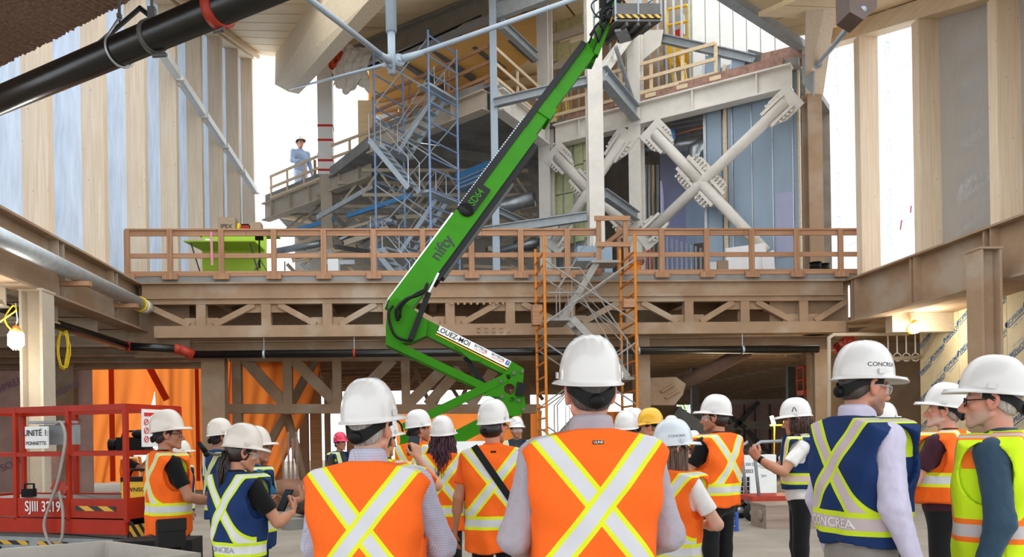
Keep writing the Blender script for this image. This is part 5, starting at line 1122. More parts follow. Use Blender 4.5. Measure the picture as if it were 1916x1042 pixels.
# control box, cable, document pouch
c = S(1.2, .25, TZ-.33); obj('control_box', MB().box(c, (.42, .15, .24)), M['steelgrey'], sl); obj('control_lid', MB().box(c+V((-.04, -.09, .15)), (.5, .2, .03)), M['steelgrey'], sl)
obj('control_cable', MB().tube(cr([S(.98, -.03, TZ-.2), S(.86, -.06, TZ-.2), S(.8, -.07, TZ-.4), S(.9, -.08, TZ-.85), S(1.02, -.09, FZ-.05), S(1.1, -.1, FZ-.3), S(1.0, -.1, FZ-.52), S(.86, -.09, FZ-.46), S(.84, -.08, FZ-.15), S(.9, -.07, FZ+.1)]), .017, 8), mat('grey_cable', '#a39d92', .6), sl, True)
obj('control_grip', MB().box(S(.92, -.02, FZ+.14), (.18, .09, .12), Matrix.Rotation(.5, 3, 'Y')), M['rededge'], sl)
sg = tag(obj('site_sign', MB().box(S(1.26, -.03, TZ-.36), (.34, .02, .26), Matrix.Rotation(-.37, 3, 'Z')), M['white']), 'white sign with black lettering hung on the red lift rail', 'sign')
text_on('sign_text', 'UNITÉ 1:', .1, S(1.26, -.045, TZ-.31), -u, (0, 0, 1), M['ink'], sg, .004, bold=True); text_on('sign_text', 'PONNETTE', .06, S(1.26, -.045, TZ-.43), -u, (0, 0, 1), M['ink'], sg, .004, bold=True)
for o_ in sg.children: o_.parent = sg
sg2 = thing('warning_sign', 'white safety sign with red symbols at the end of the red lift', 'sign', S(-.02, .5, TZ-.45))
rr_ = v*.22; c = S(-.02, .45, TZ-.25); mb = MB(); mb.prism([c-rr_-V((0, 0, .24)), c+rr_-V((0, 0, .24)), c+rr_+V((0, 0, .2)), c-rr_+V((0, 0, .2))], u*-.015); fixn(obj('board', mb, M['white'], sg2)); obj('red_header', MB().beam(c-rr_*.85+V((0, 0, .14))-u*.02, c+rr_*.85+V((0, 0, .14))-u*.02, .01, .04), M['inkred'], sg2)
for i in range(4):
    for j in range(3): e = c+rr_*(-.72+.48*i)+V((0, 0, .05-.1*j))-u*.022; obj('symbol', MB().ring(e-u*.002, e+u*.002, .038, .03, 14), M['inkred'], sg2); obj('symbol_bar', MB().beam(e-v*.02-V((0, 0, .02)), e+v*.02+V((0, 0, .02)), .004, .008), M['inkred'], sg2)
t = thing('toolbag', 'yellow and black power tool case on the red lift platform', 'tool case', S(-.0+.2, .35, FZ)); c = t.location; obj('case', MB().box(c+V((.1, 0, .1)), (.4, .25, .2)), M['yellow'], t); obj('lid', MB().box(c+V((.1, 0, .22)), (.42, .26, .05)), M['black'], t); obj('handle', MB().tube([c+V((-.06, 0, .24)), c+V((-.02, 0, .33)), c+V((.22, 0, .33)), c+V((.26, 0, .24))], .018, 8), M['black'], t, True)
text_on('case_text', 'WNSON', .07, c+V((.1, -.13, .1)), (1, 0, 0), (0, 0, 1), M['ink'], t, .004, bold=True)
t = thing('spray_can', 'small black battery tool on the red lift deck', 'tool', S(1.75, .3, FZ)); c = t.location; obj('body', MB().box(c+V((0, 0, .05)), (.14, .1, .1)), M['black'], t); obj('grip', MB().tube([c+V((-.05, 0, .1)), c+V((-.05, 0, .16)), c+V((.06, 0, .16)), c+V((.06, 0, .1))], .014, 6), M['black'], t)
t = thing('compressor', 'black power washer with white lettering beside the red lift', 'machine', at(P(285, 1000, 8.4), 0)); c = t.location
obj('housing', MB().box(c+V((.05, .1, .3)), (.75, .4, .42)), M['black'], t); text_on('machine_text', 'UBERHAUS', .09, c+V((.08, -.105, .34)), (1, 0, 0), (0, 0, 1), M['white'], t, .004, bold=True); text_on('machine_text', 'PRO', .09, c+V((-.02, -.105, .24)), (1, 0, 0), (0, 0, 1), M['white'], t, .004, bold=True)
for s_ in (-.28, .36): obj('wheel', MB().cyl(c+V((s_, -.12, .12)), c+V((s_, .3, .12)), .12, 18), M['rubber'], t, True)
obj('chain_hoist', MB().span(S(1.6, .5, FZ), S(1.5, .56, FZ+.55)), M['rust'], sl)
# grey tub in the foreground
r0, r1, r2 = PZ(-120, 1036, .82), PZ(200, 1011, .82), PZ(376, 1034, .82); r3 = r0+(r2-r1)
t = thing('grey_tub', 'large pale grey plastic tub with thick rim before the red lift', 'tub', at((r0+r2)/2, 0)); cen = (r0+r1+r2+r3)/4
rim = [r0, r1, r2, r3]; ins = [p+(cen-p)*.06 for p in rim]; mb = MB()
for i in range(4): mb.add([rim[i], rim[(i+1) % 4], ins[(i+1) % 4], ins[i], rim[i]-V((0, 0, .06)), rim[(i+1) % 4]-V((0, 0, .06)), ins[(i+1) % 4]-V((0, 0, .06)), ins[i]-V((0, 0, .06))], [(0,1,2,3),(7,6,5,4),(0,4,5,1),(3,2,6,7)])
M['tub'] = mat('pale_grey_plastic', '#b5ada2', .55, 0, .08, 4, .1, 20); fixn(obj('rim', mb, M['tub'], t)); fl_ = [at(p+(cen-p)*.18, .03) for p in rim]; mb = MB()
for i in range(4): mb.add([ins[i], ins[(i+1) % 4], fl_[(i+1) % 4], fl_[i]], [(0, 1, 2, 3)])
mb.add(fl_, [(0, 1, 2, 3)]); obj('shell', mb, M['tub'], t)
for i in range(4):
    for k in range(5): f = (k+.5)/5; a_ = ins[i].lerp(ins[(i+1) % 4], f)-V((0, 0, .06)); b_ = fl_[i].lerp(fl_[(i+1) % 4], f); o_ = (at(a_-cen, 0)).normalized()*.012; obj('side_rib', MB().beam(a_+o_, b_+o_, .05, .02), M['tub'], t)

# ================================================================ GENERATOR, CART, BOX, CRATE
g0, g1 = PZ(1375, 948, .12), PZ(1452, 938, .12); g0.z = g1.z = 0; gy = 16.2; xa, xb = P(1330, 900, gy).x, P(1453, 900, gy).x; zt = P(1420, 851, gy).z
t = thing('generator', 'white welding generator with black numbers on its side', 'generator', ((xa+xb)/2, gy+.4, 0))
obj('cabinet', MB().span((xa, gy, .16), (xb, gy+.85, zt)), M['white'], t); obj('skid', MB().span((xa+.05, gy+.05, .06), (xb-.05, gy+.8, .16)), M['steeldark'], t)
for s_ in (xa+.1, xb-.25): obj('foot', MB().span((s_, gy+.05, 0), (s_+.15, gy+.75, .06)), M['steeldark'], t)
gx0, gx1 = P(1379, 900, gy).x, P(1402, 900, gy).x; gz0, gz1 = P(1390, 928, gy).z, P(1390, 892, gy).z
gr = obj('grille', MB().span((gx0, gy-.012, gz0), (gx1, gy, gz1)), M['black'], t)
for k in range(5): x = gx0+(gx1-gx0)*k/4; obj('grille_bar', MB().span((x-.006, gy-.022, gz0), (x+.006, gy-.01, gz1)), M['galv'], gr); z_ = gz0+(gz1-gz0)*k/4; obj('grille_bar', MB().span((gx0, gy-.022, z_-.006), (gx1, gy-.01, z_+.006)), M['galv'], gr)
text_on('cabinet_text', '350003', .11, P(1397, 882, gy)-V((0, .0, 0)), (1, 0, 0), (0, 0, 1), M['ink'], t, .004, bold=True, squash=.85); text_on('cabinet_text', 'Pionier 350 DI', .085, P(1393, 869, gy), (1, 0, 0), (0, 0, 1), mat('ink_blue_dark', '#3a4a63', .6), t, .004, bold=True, squash=.9); text_on('cabinet_text', 'LOU-CEC', .07, P(1431, 871, gy), (1, 0, 0), (0, 0, 1), M['ink'], t, .004, bold=True); text_on('cabinet_text', '5m', .09, P(1429, 890, gy), (1, 0, .1), (0, 0, 1), M['ink'], t, .004); obj('cabinet_line', MB().span(P(1423, 876, gy)-V((0, .004, 0)), P(1441, 875, gy)), M['ink'], t)
one('hose_coil', MB().tube([V((P(1398, 850, 16.5).x+.4*math.cos(a)*(1-.012*i), 16.55+.26*math.sin(a), zt+.03+.0012*i)) for i, a in enumerate(np.linspace(0, 10*pi, 90))], .03, 7), M['rubber'], 'black hose coiled on top of the white generator', 'hose', smooth=True)
c0 = PZ(1412, 976, .0); cy = c0.y; X = lambda x: P(x, 940, cy).x
t = thing('platform_cart', 'dark red platform cart with grey push handle', 'cart', (X(1450), cy+.3, 0)); dz = .34
obj('platform', MB().span((X(1408), cy, dz), (X(1500), cy+.75, dz+.09)), M['rededge'], t)
obj('handle', MB().tube([(X(1425), cy+.1, dz+.08), (X(1417), cy+.1, 1.2), (X(1420), cy+.1, 1.3), (X(1430), cy+.1, 1.36), (X(1470), cy+.1, 1.37)], .028, 10), M['steelgrey'], t, True); obj('handle', MB().tube([(X(1425), cy+.65, dz+.08), (X(1417), cy+.65, 1.2), (X(1420), cy+.65, 1.3), (X(1430), cy+.65, 1.36)], .028, 10), M['steelgrey'], t, True)
for x in (1411, 1495):
    for o_ in (.08, .62): c = V((X(x), cy+o_, .15)); w_ = obj('caster', MB().tube([c-V((0, .035, 0)), c+V((0, .035, 0))], .15, 22), M['rubber'], t, True); obj('hub', MB().cyl(c-V((0, .045, 0)), c+V((0, .045, 0)), .06, 14), M['galv'], w_, True); obj('fork', MB().box(c+V((0, 0, .15)), (.1, .12, .1)), M['steeldark'], w_)
p = PZ(1434, 990, 0); x1_ = P(1530, 985, p.y).x
t = thing('plywood_box', 'weathered plywood box on the floor below the red cart', 'box', ((p.x+x1_)/2, p.y+.3, 0)); M['oldply'] = wood('weathered_plywood', '#a08d7e', '#7f6b5d', 'x')
obj('front_board', MB().span((p.x, p.y, 0), (x1_, p.y+.02, .36)), M['oldply'], t); obj('side_board', MB().span((p.x, p.y+.02, 0), (p.x+.02, p.y+.6, .36)), M['oldply'], t); obj('lid', MB().span((p.x-.01, p.y-.01, .36), (x1_, p.y+.62, .385)), M['oldply'], t); obj('knot', MB().ball((p.x-.01, p.y+.2, .2), (.03, .08, .1), 10, 8), M['oldply'], t); obj('back_board', MB().span((p.x, p.y+.58, 0), (x1_, p.y+.6, .36)), M['oldply'], t)
p = PZ(1358, 994, 0)
t = thing('milk_crate', 'blue plastic crate on the floor behind the black trousers', 'crate', (p.x, p.y+.15, 0)); M['blueplastic'] = mat('blue_plastic', '#2b4f9c', .45, 0, .05, 4)
for k in range(5): zz = .02+.07*k; 
for s_ in (-.17, .17):
    for zz in (.03, .11, .19, .27): obj('slat', MB().span((p.x-.18, p.y+.15+s_-.01, zz-.022), (p.x+.18, p.y+.15+s_+.01, zz+.022)), M['blueplastic'], t); obj('slat', MB().span((p.x+s_-.01, p.y-.02, zz-.022), (p.x+s_+.01, p.y+.32, zz+.022)), M['blueplastic'], t)
    for r_ in (-.17, .17): obj('corner_post', MB().span((p.x+s_-.02, p.y+.15+r_-.02, 0), (p.x+s_+.02, p.y+.15+r_+.02, .3)), M['blueplastic'], t)
# far orange scissor lift under the dim ceiling
c = P(1510, 735, 27.5); t = thing('far_lift', 'small orange lift cage raised under the dim ceiling', 'lift', at(c, 0)); M['oranget'] = mat('orange_red', '#dc4a2a', .5)
obj('cage_floor', MB().box(c, (.5, .5, .16)), M['oranget'], t); obj('mast', MB().cyl(at(c, .3), c, .08, 10), M['steeldark'], t); obj('base', MB().box(at(c, .2), (.8, .6, .4)), M['oranget'], t)
for sx in (-.24, .24):
    for sy in (-.24, .24): obj('cage_post', MB().cyl(c+V((sx, sy, 0)), c+V((sx, sy, .9)), .025, 6), M['oranget'], t)
for zz in (.45, .9):
    for s_ in (-.24, .24): obj('cage_rail', MB().cyl(c+V((-.24, s_, zz)), c+V((.24, s_, zz)), .022, 6), M['oranget'], t); obj('cage_rail', MB().cyl(c+V((s_, -.24, zz)), c+V((s_, .24, zz)), .022, 6), M['oranget'], t)
# ================================================================ PEOPLE
A3 = lambda *a: np.array(a, float)
def nrm(v): return v/ (np.linalg.norm(v)+1e-9)
def rotz(a): c, s = math.cos(a), math.sin(a); return np.array([[c, -s, 0], [s, c, 0], [0, 0, 1.]])
def rotx(a): c, s = math.cos(a), math.sin(a); return np.array([[1., 0, 0], [0, c, -s], [0, s, c]])
def roty(a): c, s = math.cos(a), math.sin(a); return np.array([[c, 0, s], [0, 1., 0], [-s, 0, c]])
class Prims:                                    # soft union of round cones and ellipsoids
    def __init__(s): s.p = []
    def cone(s, a, b, ra, rb, fl=None, k=1.0): s.p.append(('c', np.array(a, float), np.array(b, float), ra, rb, fl, k)); return s
    def ell(s, c, r, R=None): s.p.append(('e', np.array(c, float), np.array(r, float), R)); return s
    def ball(s, c, r): return s.cone(c, np.array(c)+A3(0, 0, 1e-4), r, r)
    def box(s, pad=.03):
        lo, hi = [], []
        for p in s.p:
            if p[0] == 'c': m = max(p[3], p[4])*max(1, p[6]); lo.append(np.minimum(p[1], p[2])-m); hi.append(np.maximum(p[1], p[2])+m)
            else: m = p[2].max() if p[3] is not None else p[2]; lo.append(p[1]-m); hi.append(p[1]+m)
        return np.min(lo, 0)-pad, np.max(hi, 0)+pad
    def field(s, h, soft, lo=None, hi=None):
        if lo is None: lo, hi = s.box()
        n = np.ceil((hi-lo)/h).astype(int)+1; ax = [lo[i]+h*np.arange(n[i]) for i in range(3)]; acc = np.full(n, 1e-9, np.float32); pad = soft*6
        for p in s.p:
            if p[0] == 'c': m = max(p[3], p[4])*max(1, p[6])+pad; l, u = np.minimum(p[1], p[2])-m, np.maximum(p[1], p[2])+m
            else: m = (p[2].max() if p[3] is not None else p[2])+pad; l, u = p[1]-m, p[1]+m
            i0 = np.clip(np.floor((l-lo)/h).astype(int), 0, n); i1 = np.clip(np.ceil((u-lo)/h).astype(int)+1, 0, n)
            if (i1 <= i0).any(): continue
            X, Y, Z = np.meshgrid(*[ax[i][i0[i]:i1[i]].astype(np.float32) for i in range(3)], indexing='ij')
            if p[0] == 'c':
                a, b, ra, rb, fl, k = p[1:]; ba = b-a; t = np.clip(((X-a[0])*ba[0]+(Y-a[1])*ba[1]+(Z-a[2])*ba[2])/(ba@ba+1e-12), 0, 1)
                qx, qy, qz = X-a[0]-t*ba[0], Y-a[1]-t*ba[1], Z-a[2]-t*ba[2]; d2 = qx*qx+qy*qy+qz*qz
                if fl is not None: e = qx*fl[0]+qy*fl[1]+qz*fl[2]; d2 = d2+e*e*(1/(k*k)-1)
                d = np.sqrt(np.maximum(d2, 0))-(ra+(rb-ra)*t)
            else:
                c, r, R = p[1:]; q = [X-c[0], Y-c[1], Z-c[2]]
                if R is not None: q = [R[0, i]*q[0]+R[1, i]*q[1]+R[2, i]*q[2] for i in range(3)]
                k0 = np.sqrt((q[0]/r[0])**2+(q[1]/r[1])**2+(q[2]/r[2])**2); k1 = np.sqrt((q[0]/r[0]**2)**2+(q[1]/r[1]**2)**2+(q[2]/r[2]**2)**2)
                d = k0*(k0-1)/np.maximum(k1, 1e-6)
            acc[i0[0]:i1[0], i0[1]:i1[1], i0[2]:i1[2]] += np.exp(-np.clip(d/soft, -25, 25))
        return -soft*np.log(acc), lo, ax
def nets(D, lo, h):
    ins = D < 0; n = np.array(D.shape); c = ins[:-1, :-1, :-1].astype(np.int8); offs = [(i, j, k) for i in (0, 1) for j in (0, 1) for k in (0, 1)]
    cnt = sum(ins[o[0]:n[0]-1+o[0], o[1]:n[1]-1+o[1], o[2]:n[2]-1+o[2]].astype(np.int8) for o in offs)
    I = np.argwhere((cnt > 0) & (cnt < 8)); idx = np.full(n-1, -1, np.int64); idx[I[:, 0], I[:, 1], I[:, 2]] = np.arange(len(I))
    vals = {o: D[I[:, 0]+o[0], I[:, 1]+o[1], I[:, 2]+o[2]] for o in offs}; S = np.zeros((len(I), 3)); C = np.zeros(len(I))
    for o in offs:
        for a in range(3):
            if o[a]: continue
            q = list(o); q[a] = 1; v0, v1 = vals[o], vals[tuple(q)]; x = (v0 < 0) != (v1 < 0); t = np.where(x, v0/np.where(x, v0-v1, 1), 0); pt = np.tile(np.array(o, float), (len(I), 1)); pt[:, a] += t; S[x] += pt[x]; C[x] += 1
    vs = lo+h*(I+S/C[:, None]); F = []
    for a in range(3):
        b, cc = (a+1) % 3, (a+2) % 3; sl0 = [slice(None)]*3; sl1 = [slice(None)]*3; sl0[a] = slice(0, -1); sl1[a] = slice(1, None); A_, B_ = ins[tuple(sl0)], ins[tuple(sl1)]; E = np.argwhere(A_ != B_)
        ok = (E[:, b] > 0) & (E[:, cc] > 0) & (E[:, b] < n[b]-1) & (E[:, cc] < n[cc]-1); E = E[ok]; q = []
        for db, dc in ((-1, -1), (0, -1), (0, 0), (-1, 0)): e = E.copy(); e[:, b] += db; e[:, cc] += dc; q.append(idx[e[:, 0], e[:, 1], e[:, 2]])
        q = np.stack(q, 1); fl = ~ins[E[:, 0], E[:, 1], E[:, 2]]; q[fl] = q[fl][:, ::-1]; F.append(q)
    return vs, np.concatenate(F)
def npmesh(name, vs, fs, mt, col=None):
    me = bpy.data.meshes.new(name); nf = len(fs); me.vertices.add(len(vs)); me.vertices.foreach_set('co', np.asarray(vs, np.float32).ravel()); me.loops.add(nf*4); me.loops.foreach_set('vertex_index', fs.ravel().astype(np.int32)); me.polygons.add(nf); me.polygons.foreach_set('loop_start', np.arange(0, nf*4, 4, dtype=np.int32)); me.polygons.foreach_set('use_smooth', np.ones(nf, bool)); me.update(calc_edges=True); me.materials.append(mt)
    if col is not None: at_ = me.color_attributes.new('tone', 'FLOAT_COLOR', 'POINT'); at_.data.foreach_set('color', np.concatenate([col, np.ones((len(col), 1))], 1).astype(np.float32).ravel())
    return me
def part(name, me, parent): o = bpy.data.objects.new(name, me); COL.objects.link(o); o.parent = parent; return o
# ---- materials for people
t_ = NT('skin'); ca = t_.new('ShaderNodeVertexColor'); ca.layer_name = 'tone'; t_.bsdf(ca.outputs[0], .48, 0, t_.noise(t_.coords(), 180, 2), .12, .002, .35, Subsurface_Weight=.08, Subsurface_Scale=.01); SKIN = t_.m
def cloth(name, hexc, rough=.85, chk=None, fold=.5, fs=14):
    if name in MATS: return MATS[name]
    t = NT(name); c = srgb(hexc); v = t.coords((1, 1, .7)); n = t.noise(v, fs, 3, .5); f = t.noise(t.coords(), 420, 1); col = t.mix(t.ramp(n, .25, .75), sc4(c, .9), sc4(c, 1.08))
    if chk:
        sp = t.new('ShaderNodeSeparateXYZ'); t.link(t.coords(), sp.inputs[0]); a = t.math('LESS_THAN', t.math('FRACT', t.math('MULTIPLY', sp.outputs[2], 95)), .25); b = t.math('LESS_THAN', t.math('FRACT', t.math('MULTIPLY', t.math('ADD', sp.outputs[0], sp.outputs[1]), 95)), .25); col = t.mix(t.math('MULTIPLY', t.math('MAXIMUM', a, b), .55), col, srgb(chk))
    h = t.math('ADD', t.math('MULTIPLY', n, 1.0), t.math('MULTIPLY', f, .02)); t.bsdf(col, rough, 0, h, fold, .035, .15, Sheen_Weight=.1); MATS[name] = t.m; return t.m
def vestmat(name, base, edge, silver='#cfced2', zb=.985, zc=1.245, rough=.8, band=True, band2=None, slope=.8):
    if name in MATS: return MATS[name]
    t = NT(name); sp = t.new('ShaderNodeSeparateXYZ'); t.link(t.coords(), sp.inputs[0]); x, y, z = sp.outputs; m = t.math
    cb = srgb(base); n = t.noise(t.coords((1, 1, .6)), 9, 3, .5); col = t.mix(t.ramp(n, .25, .75), sc4(cb, .93), sc4(cb, 1.05)); E, S = srgb(edge), srgb(silver); co = 1/math.sqrt(1+slope*slope)
    dz = m('SUBTRACT', z, zc); back = m('LESS_THAN', y, .0); front = m('SUBTRACT', 1, back); above = m('GREATER_THAN', z, zb+.045)
    def tape(col, d, mask, hs=.024, he=.041):
        col = t.mix(m('MULTIPLY', m('LESS_THAN', d, he), mask), col, E); return t.mix(m('MULTIPLY', m('LESS_THAN', d, hs), mask), col, S)
    mk = m('MULTIPLY', back, above)
    col = tape(col, m('MULTIPLY', m('ABSOLUTE', m('ADD', x, m('MULTIPLY', dz, slope))), co), mk); col = tape(col, m('MULTIPLY', m('ABSOLUTE', m('SUBTRACT', x, m('MULTIPLY', dz, slope))), co), mk)
    xc = m('ADD', m('MULTIPLY', m('MAXIMUM', m('SUBTRACT', z, 1.2), 0), .22), .115); col = tape(col, m('ABSOLUTE', m('SUBTRACT', m('ABSOLUTE', x), xc)), m('MULTIPLY', front, above))
    if band: col = tape(col, m('ABSOLUTE', m('SUBTRACT', z, zb)), 1.0, .027, .05)
    weave = t.noise(t.coords(), 500, 1); h = m('ADD', n, m('MULTIPLY', weave, .02)); t.bsdf(col, rough, 0, h, .45, .03, .2); MATS[name] = t.m; return t.m
HAIRM = {}
def hairmat(hexc):
    if hexc not in HAIRM:
        t = NT('hair_'+hexc.strip('#')); c = srgb(hexc); n = t.noise(t.coords((90, 90, 5)), 1, 3); t.bsdf(t.mix(t.ramp(n, .3, .7), sc4(c, .6), sc4(c, 1.5)), .42, 0, n, .6, .006, .5); HAIRM[hexc] = t.m
    return HAIRM[hexc]
t_ = NT('clear_lens'); b_ = t_.bsdf((.92, .95, .95, 1), .05, 0, spec=.8); b_.inputs['Alpha'].default_value = .22; LENS = t_.m
t_ = NT('tinted_lens'); b_ = t_.bsdf((.10, .09, .09, 1), .06, 0, spec=.8); b_.inputs['Alpha'].default_value = .55; LENSD = t_.m
HATC = {'white': mat('helmet_white', '#d6d2ce', .22, 0, .02, 3, 0, 60, .6), 'grey': mat('helmet_cool_white', '#cfd5db', .22, 0, .02, 3, 0, 60, .6), 'cream': mat('helmet_cream', '#d6ccc0', .22, 0, .02, 3, 0, 60, .6), 'yellow': mat('helmet_yellow', '#e3ac1b', .25, 0, .03, 3, 0, 60, .6), 'pink': mat('helmet_red', '#d1264a', .25, 0, .03, 3, 0, 60, .6)}
# ---- hard hat (head coordinates: x right, y forward, z up, origin between the ears at eye height)
def hat_mb():
    nu, nv = 64, 22; a, b, h, z0, yc = .108, .134, .157, .040, -.006
    vs, fs = [], []
    def ribs(x, y, k): 
        g = sum(w_*math.exp(-((x-c)/s_)**2) for c, s_, w_ in ((0, .016, .0022), (.030, .006, .0034), (-.030, .006, .0034), (.050, .005, .0022), (-.050, .005, .0022))); return g*k
    def ring(t, off=0, k=1):
        r = math.sin(t)**.78; z = math.cos(t)**.95 if t < pi/2-1e-6 else 0; out = []
        for i in range(nu):
            th = 2*pi*i/nu; x, y = a*r*math.sin(th), b*r*math.cos(th); q = ribs(x, y, min(1, (1-r)*5+.0) if r > .8 else 1)*(1 if off == 0 else 0); f = 1+off; zz = z0+h*z*(1+off*.7)
            out.append(V((x*f*(1+q*3), yc+y*f*(1+q*2), zz+q*(.3+z))))
        return out
    rows = [ring(max(1e-3, pi/2*j/nv)) for j in range(nv+1)]
    def brim(e0, dz, fz):
        out = []
        for i in range(nu):
            th = 2*pi*i/nu; f = max(0, math.cos(th)); bw = e0+(.052*f**1.3 if e0 > .001 else 0); x, y = (a+bw)*math.sin(th), (b+bw)*math.cos(th); out.append(V((x, yc+y, z0+dz-fz*f**2*(bw/.06))))
        return out
    rows += [brim(.003, -.008, 0), brim(.008, -.011, .012), brim(.0115, -.012, .014), brim(.0115, -.017, .014), brim(.006, -.017, .012)]
    rows += [ring(pi/2*(1-j/8)*.999+.001, -.035, 0) for j in range(0, 8)]
    for r in rows: vs += r
    L = len(rows)
    for j in range(L-1):
        for i in range(nu): fs.append((j*nu+i, (j+1)*nu+i, (j+1)*nu+(i+1) % nu, j*nu+(i+1) % nu))
    mb = MB().add(vs, fs)
    return mb
HATMB = hat_mb(); HATS = {}
def hat_mesh(c):
    if c not in HATS: me = bpy.data.meshes.new('hard_hat'); me.from_pydata([tuple(a) for a in HATMB.v], [], HATMB.f); me.materials.append(HATC[c]); [setattr(p, 'use_smooth', True) for p in me.polygons]; HATS[c] = me
    return HATS[c]
def band_mesh():
    mb = MB(); n = 40; prof = []
    for i in range(n+1):
        th = pi*(-.62+1.24*i/n)+pi; bk = max(0, -math.cos(th)); zc = .018-.046*bk**2.2; hh = .017+.010*bk**3
        ax_, by_ = .0825, .110; dx, dy = math.sin(th), math.cos(th)
        for r, z in ((0, hh), (.006, hh), (.006, -hh), (0, -hh)): prof.append(V(((ax_+r)*dx, -.010+(by_+r)*dy, zc+z)))
    mb.add(prof, [(i*4+k, (i+1)*4+k, (i+1)*4+(k+1) % 4, i*4+(k+1) % 4) for i in range(n) for k in range(4)])
    return mb
def knob_mb(): mb = MB(); mb.tube([V((0, -.118, -.028)), V((0, -.134, -.030)), V((0, -.142, -.031))], [.026, .026, .018], 20); return mb
def boss_mb(s): mb = MB(); mb.box(V((s*.1155, .0, .056)), (.006, .030, .022)); return mb
def small(nm, mb, mt, smooth=True): me = bpy.data.meshes.new(nm); me.from_pydata([tuple(a) for a in mb.v], [], mb.f); me.materials.append(mt); [setattr(p, 'use_smooth', smooth) for p in me.polygons]; return me
BANDME, KNOBME = small('headband', band_mesh(), M['black'], False), small('ratchet_knob', knob_mb(), M['black'])
SLOTME = {c: [small('accessory_slot', boss_mb(s), HATC[c], False) for s in (-1, 1)] for c in HATC}
# ---- body building blocks (canonical person: 1.75 m, x right, y forward, z up)
def ik(S, W, l1, l2, hint):
    d = W-S; L = np.linalg.norm(d); L2 = min(L, (l1+l2)*.999); d = d/L; W = S+d*L2; a = (l1*l1-l2*l2+L2*L2)/(2*L2); h = math.sqrt(max(0, l1*l1-a*a)); p = hint-d*(hint@d); return S+d*a+nrm(p)*h, W
POSE = {  # wrist, elbow hint, finger direction, palm normal, curl (right arm)
    'down': ((.29, .04, .875), (.35, -1, 0), (0, .15, -1), (-1, .2, 0), 22),
    'hip': ((.20, .24, 1.02), (.62, -1, -.35), (-.75, .6, -.2), (0, -.3, -1), 35),
    'fold': ((.05, .25, 1.13), (1, -.3, -.4), (-1, .1, .1), (0, -1, 0), 30),
    'phone': ((.13, .36, 1.20), (.7, -.3, -1), (-.35, .55, .75), (-.8, -.5, .1), 52),
    'phonehi': ((.12, .36, 1.30), (.7, -.3, -1), (-.3, .5, .8), (-.8, -.5, .1), 52),
    'raise': ((.20, .30, 1.50), (.8, -.3, -1), (-.2, .2, 1), (-.6, .8, 0), 45),
    'belly': ((.15, .34, 1.06), (.8, -.5, -.6), (-.8, .6, .1), (0, .2, 1), 48),
    'fore': ((.17, .34, 1.08), (.6, -.6, -.8), (-.3, 1, .2), (-.9, -.2, .2), 40)}
def mir(v, s): return A3(v[0]*s, v[1], v[2])
def head_prims(pr, T, thin=False, jaw=1.0):
    c = lambda a: T(A3(*a)); R = T.R
    pr.ell(c((0, -.014, .036)), (.075, .096, .084), R); pr.ell(c((0, .030, -.028)), (.060*jaw, .062, .080), R); pr.ell(c((0, -.03, -.02)), (.062, .07, .06), R)
    for s in (-1, 1):
        pr.cone(c((s*.052*jaw, .0, -.058)), c((s*.016, .072, -.100)), .017, .016); pr.ball(c((s*.043, .060, -.022)), .020)
        pr.ell(c((s*.0745, -.004, -.004)), (.006, .017, .026), R @ rotz(s*-.30)); hx = [(.012, .012), (.010, .024), (.0, .031), (-.012, .029), (-.020, .018), (-.021, .003), (-.015, -.012), (-.007, -.024), (.003, -.031), (.008, -.024)]
        for (y0_, z0_), (y1_, z1_) in zip(hx[:-1], hx[1:]): pr.cone(c((s*(.0795-.30*y0_), -.006+y0_, -.003+z0_)), c((s*(.0795-.30*y1_), -.006+y1_, -.003+z1_)), .0048, .0048)
        pr.ball(c((s*.079, .010, -.008)), .0055)
        pr.ball(c((s*.0315, .0775, -.001)), .0125); pr.ball(c((s*.0135, .100, -.041)), .0088)
    pr.cone(c((-.036, .080, .021)), c((.036, .080, .021)), .0105, .0105); pr.ball(c((0, .079, -.101)), .0175)
    pr.cone(c((0, .090, .006)), c((0, .112, -.032)), .0085, .0125); pr.ball(c((0, .113, -.034)), .0105)
    pr.cone(c((-.018, .085, -.065)), c((.018, .085, -.065)), .0075, .0075); pr.ball(c((0, .091, -.064)), .0065); pr.cone(c((-.014, .0855, -.0775)), c((.014, .0855, -.0775)), .0075, .0075)
class Tf:
    def __init__(s, R, o): s.R = R; s.o = o
    def __call__(s, p): return s.R @ p+s.o
def hand_prims(pr, W, d, n, curl, spread=1.0):
    d = nrm(d); n = nrm(n-d*(n@d)); sd = np.cross(d, n)
    return d, n, sd
LABELS = set()
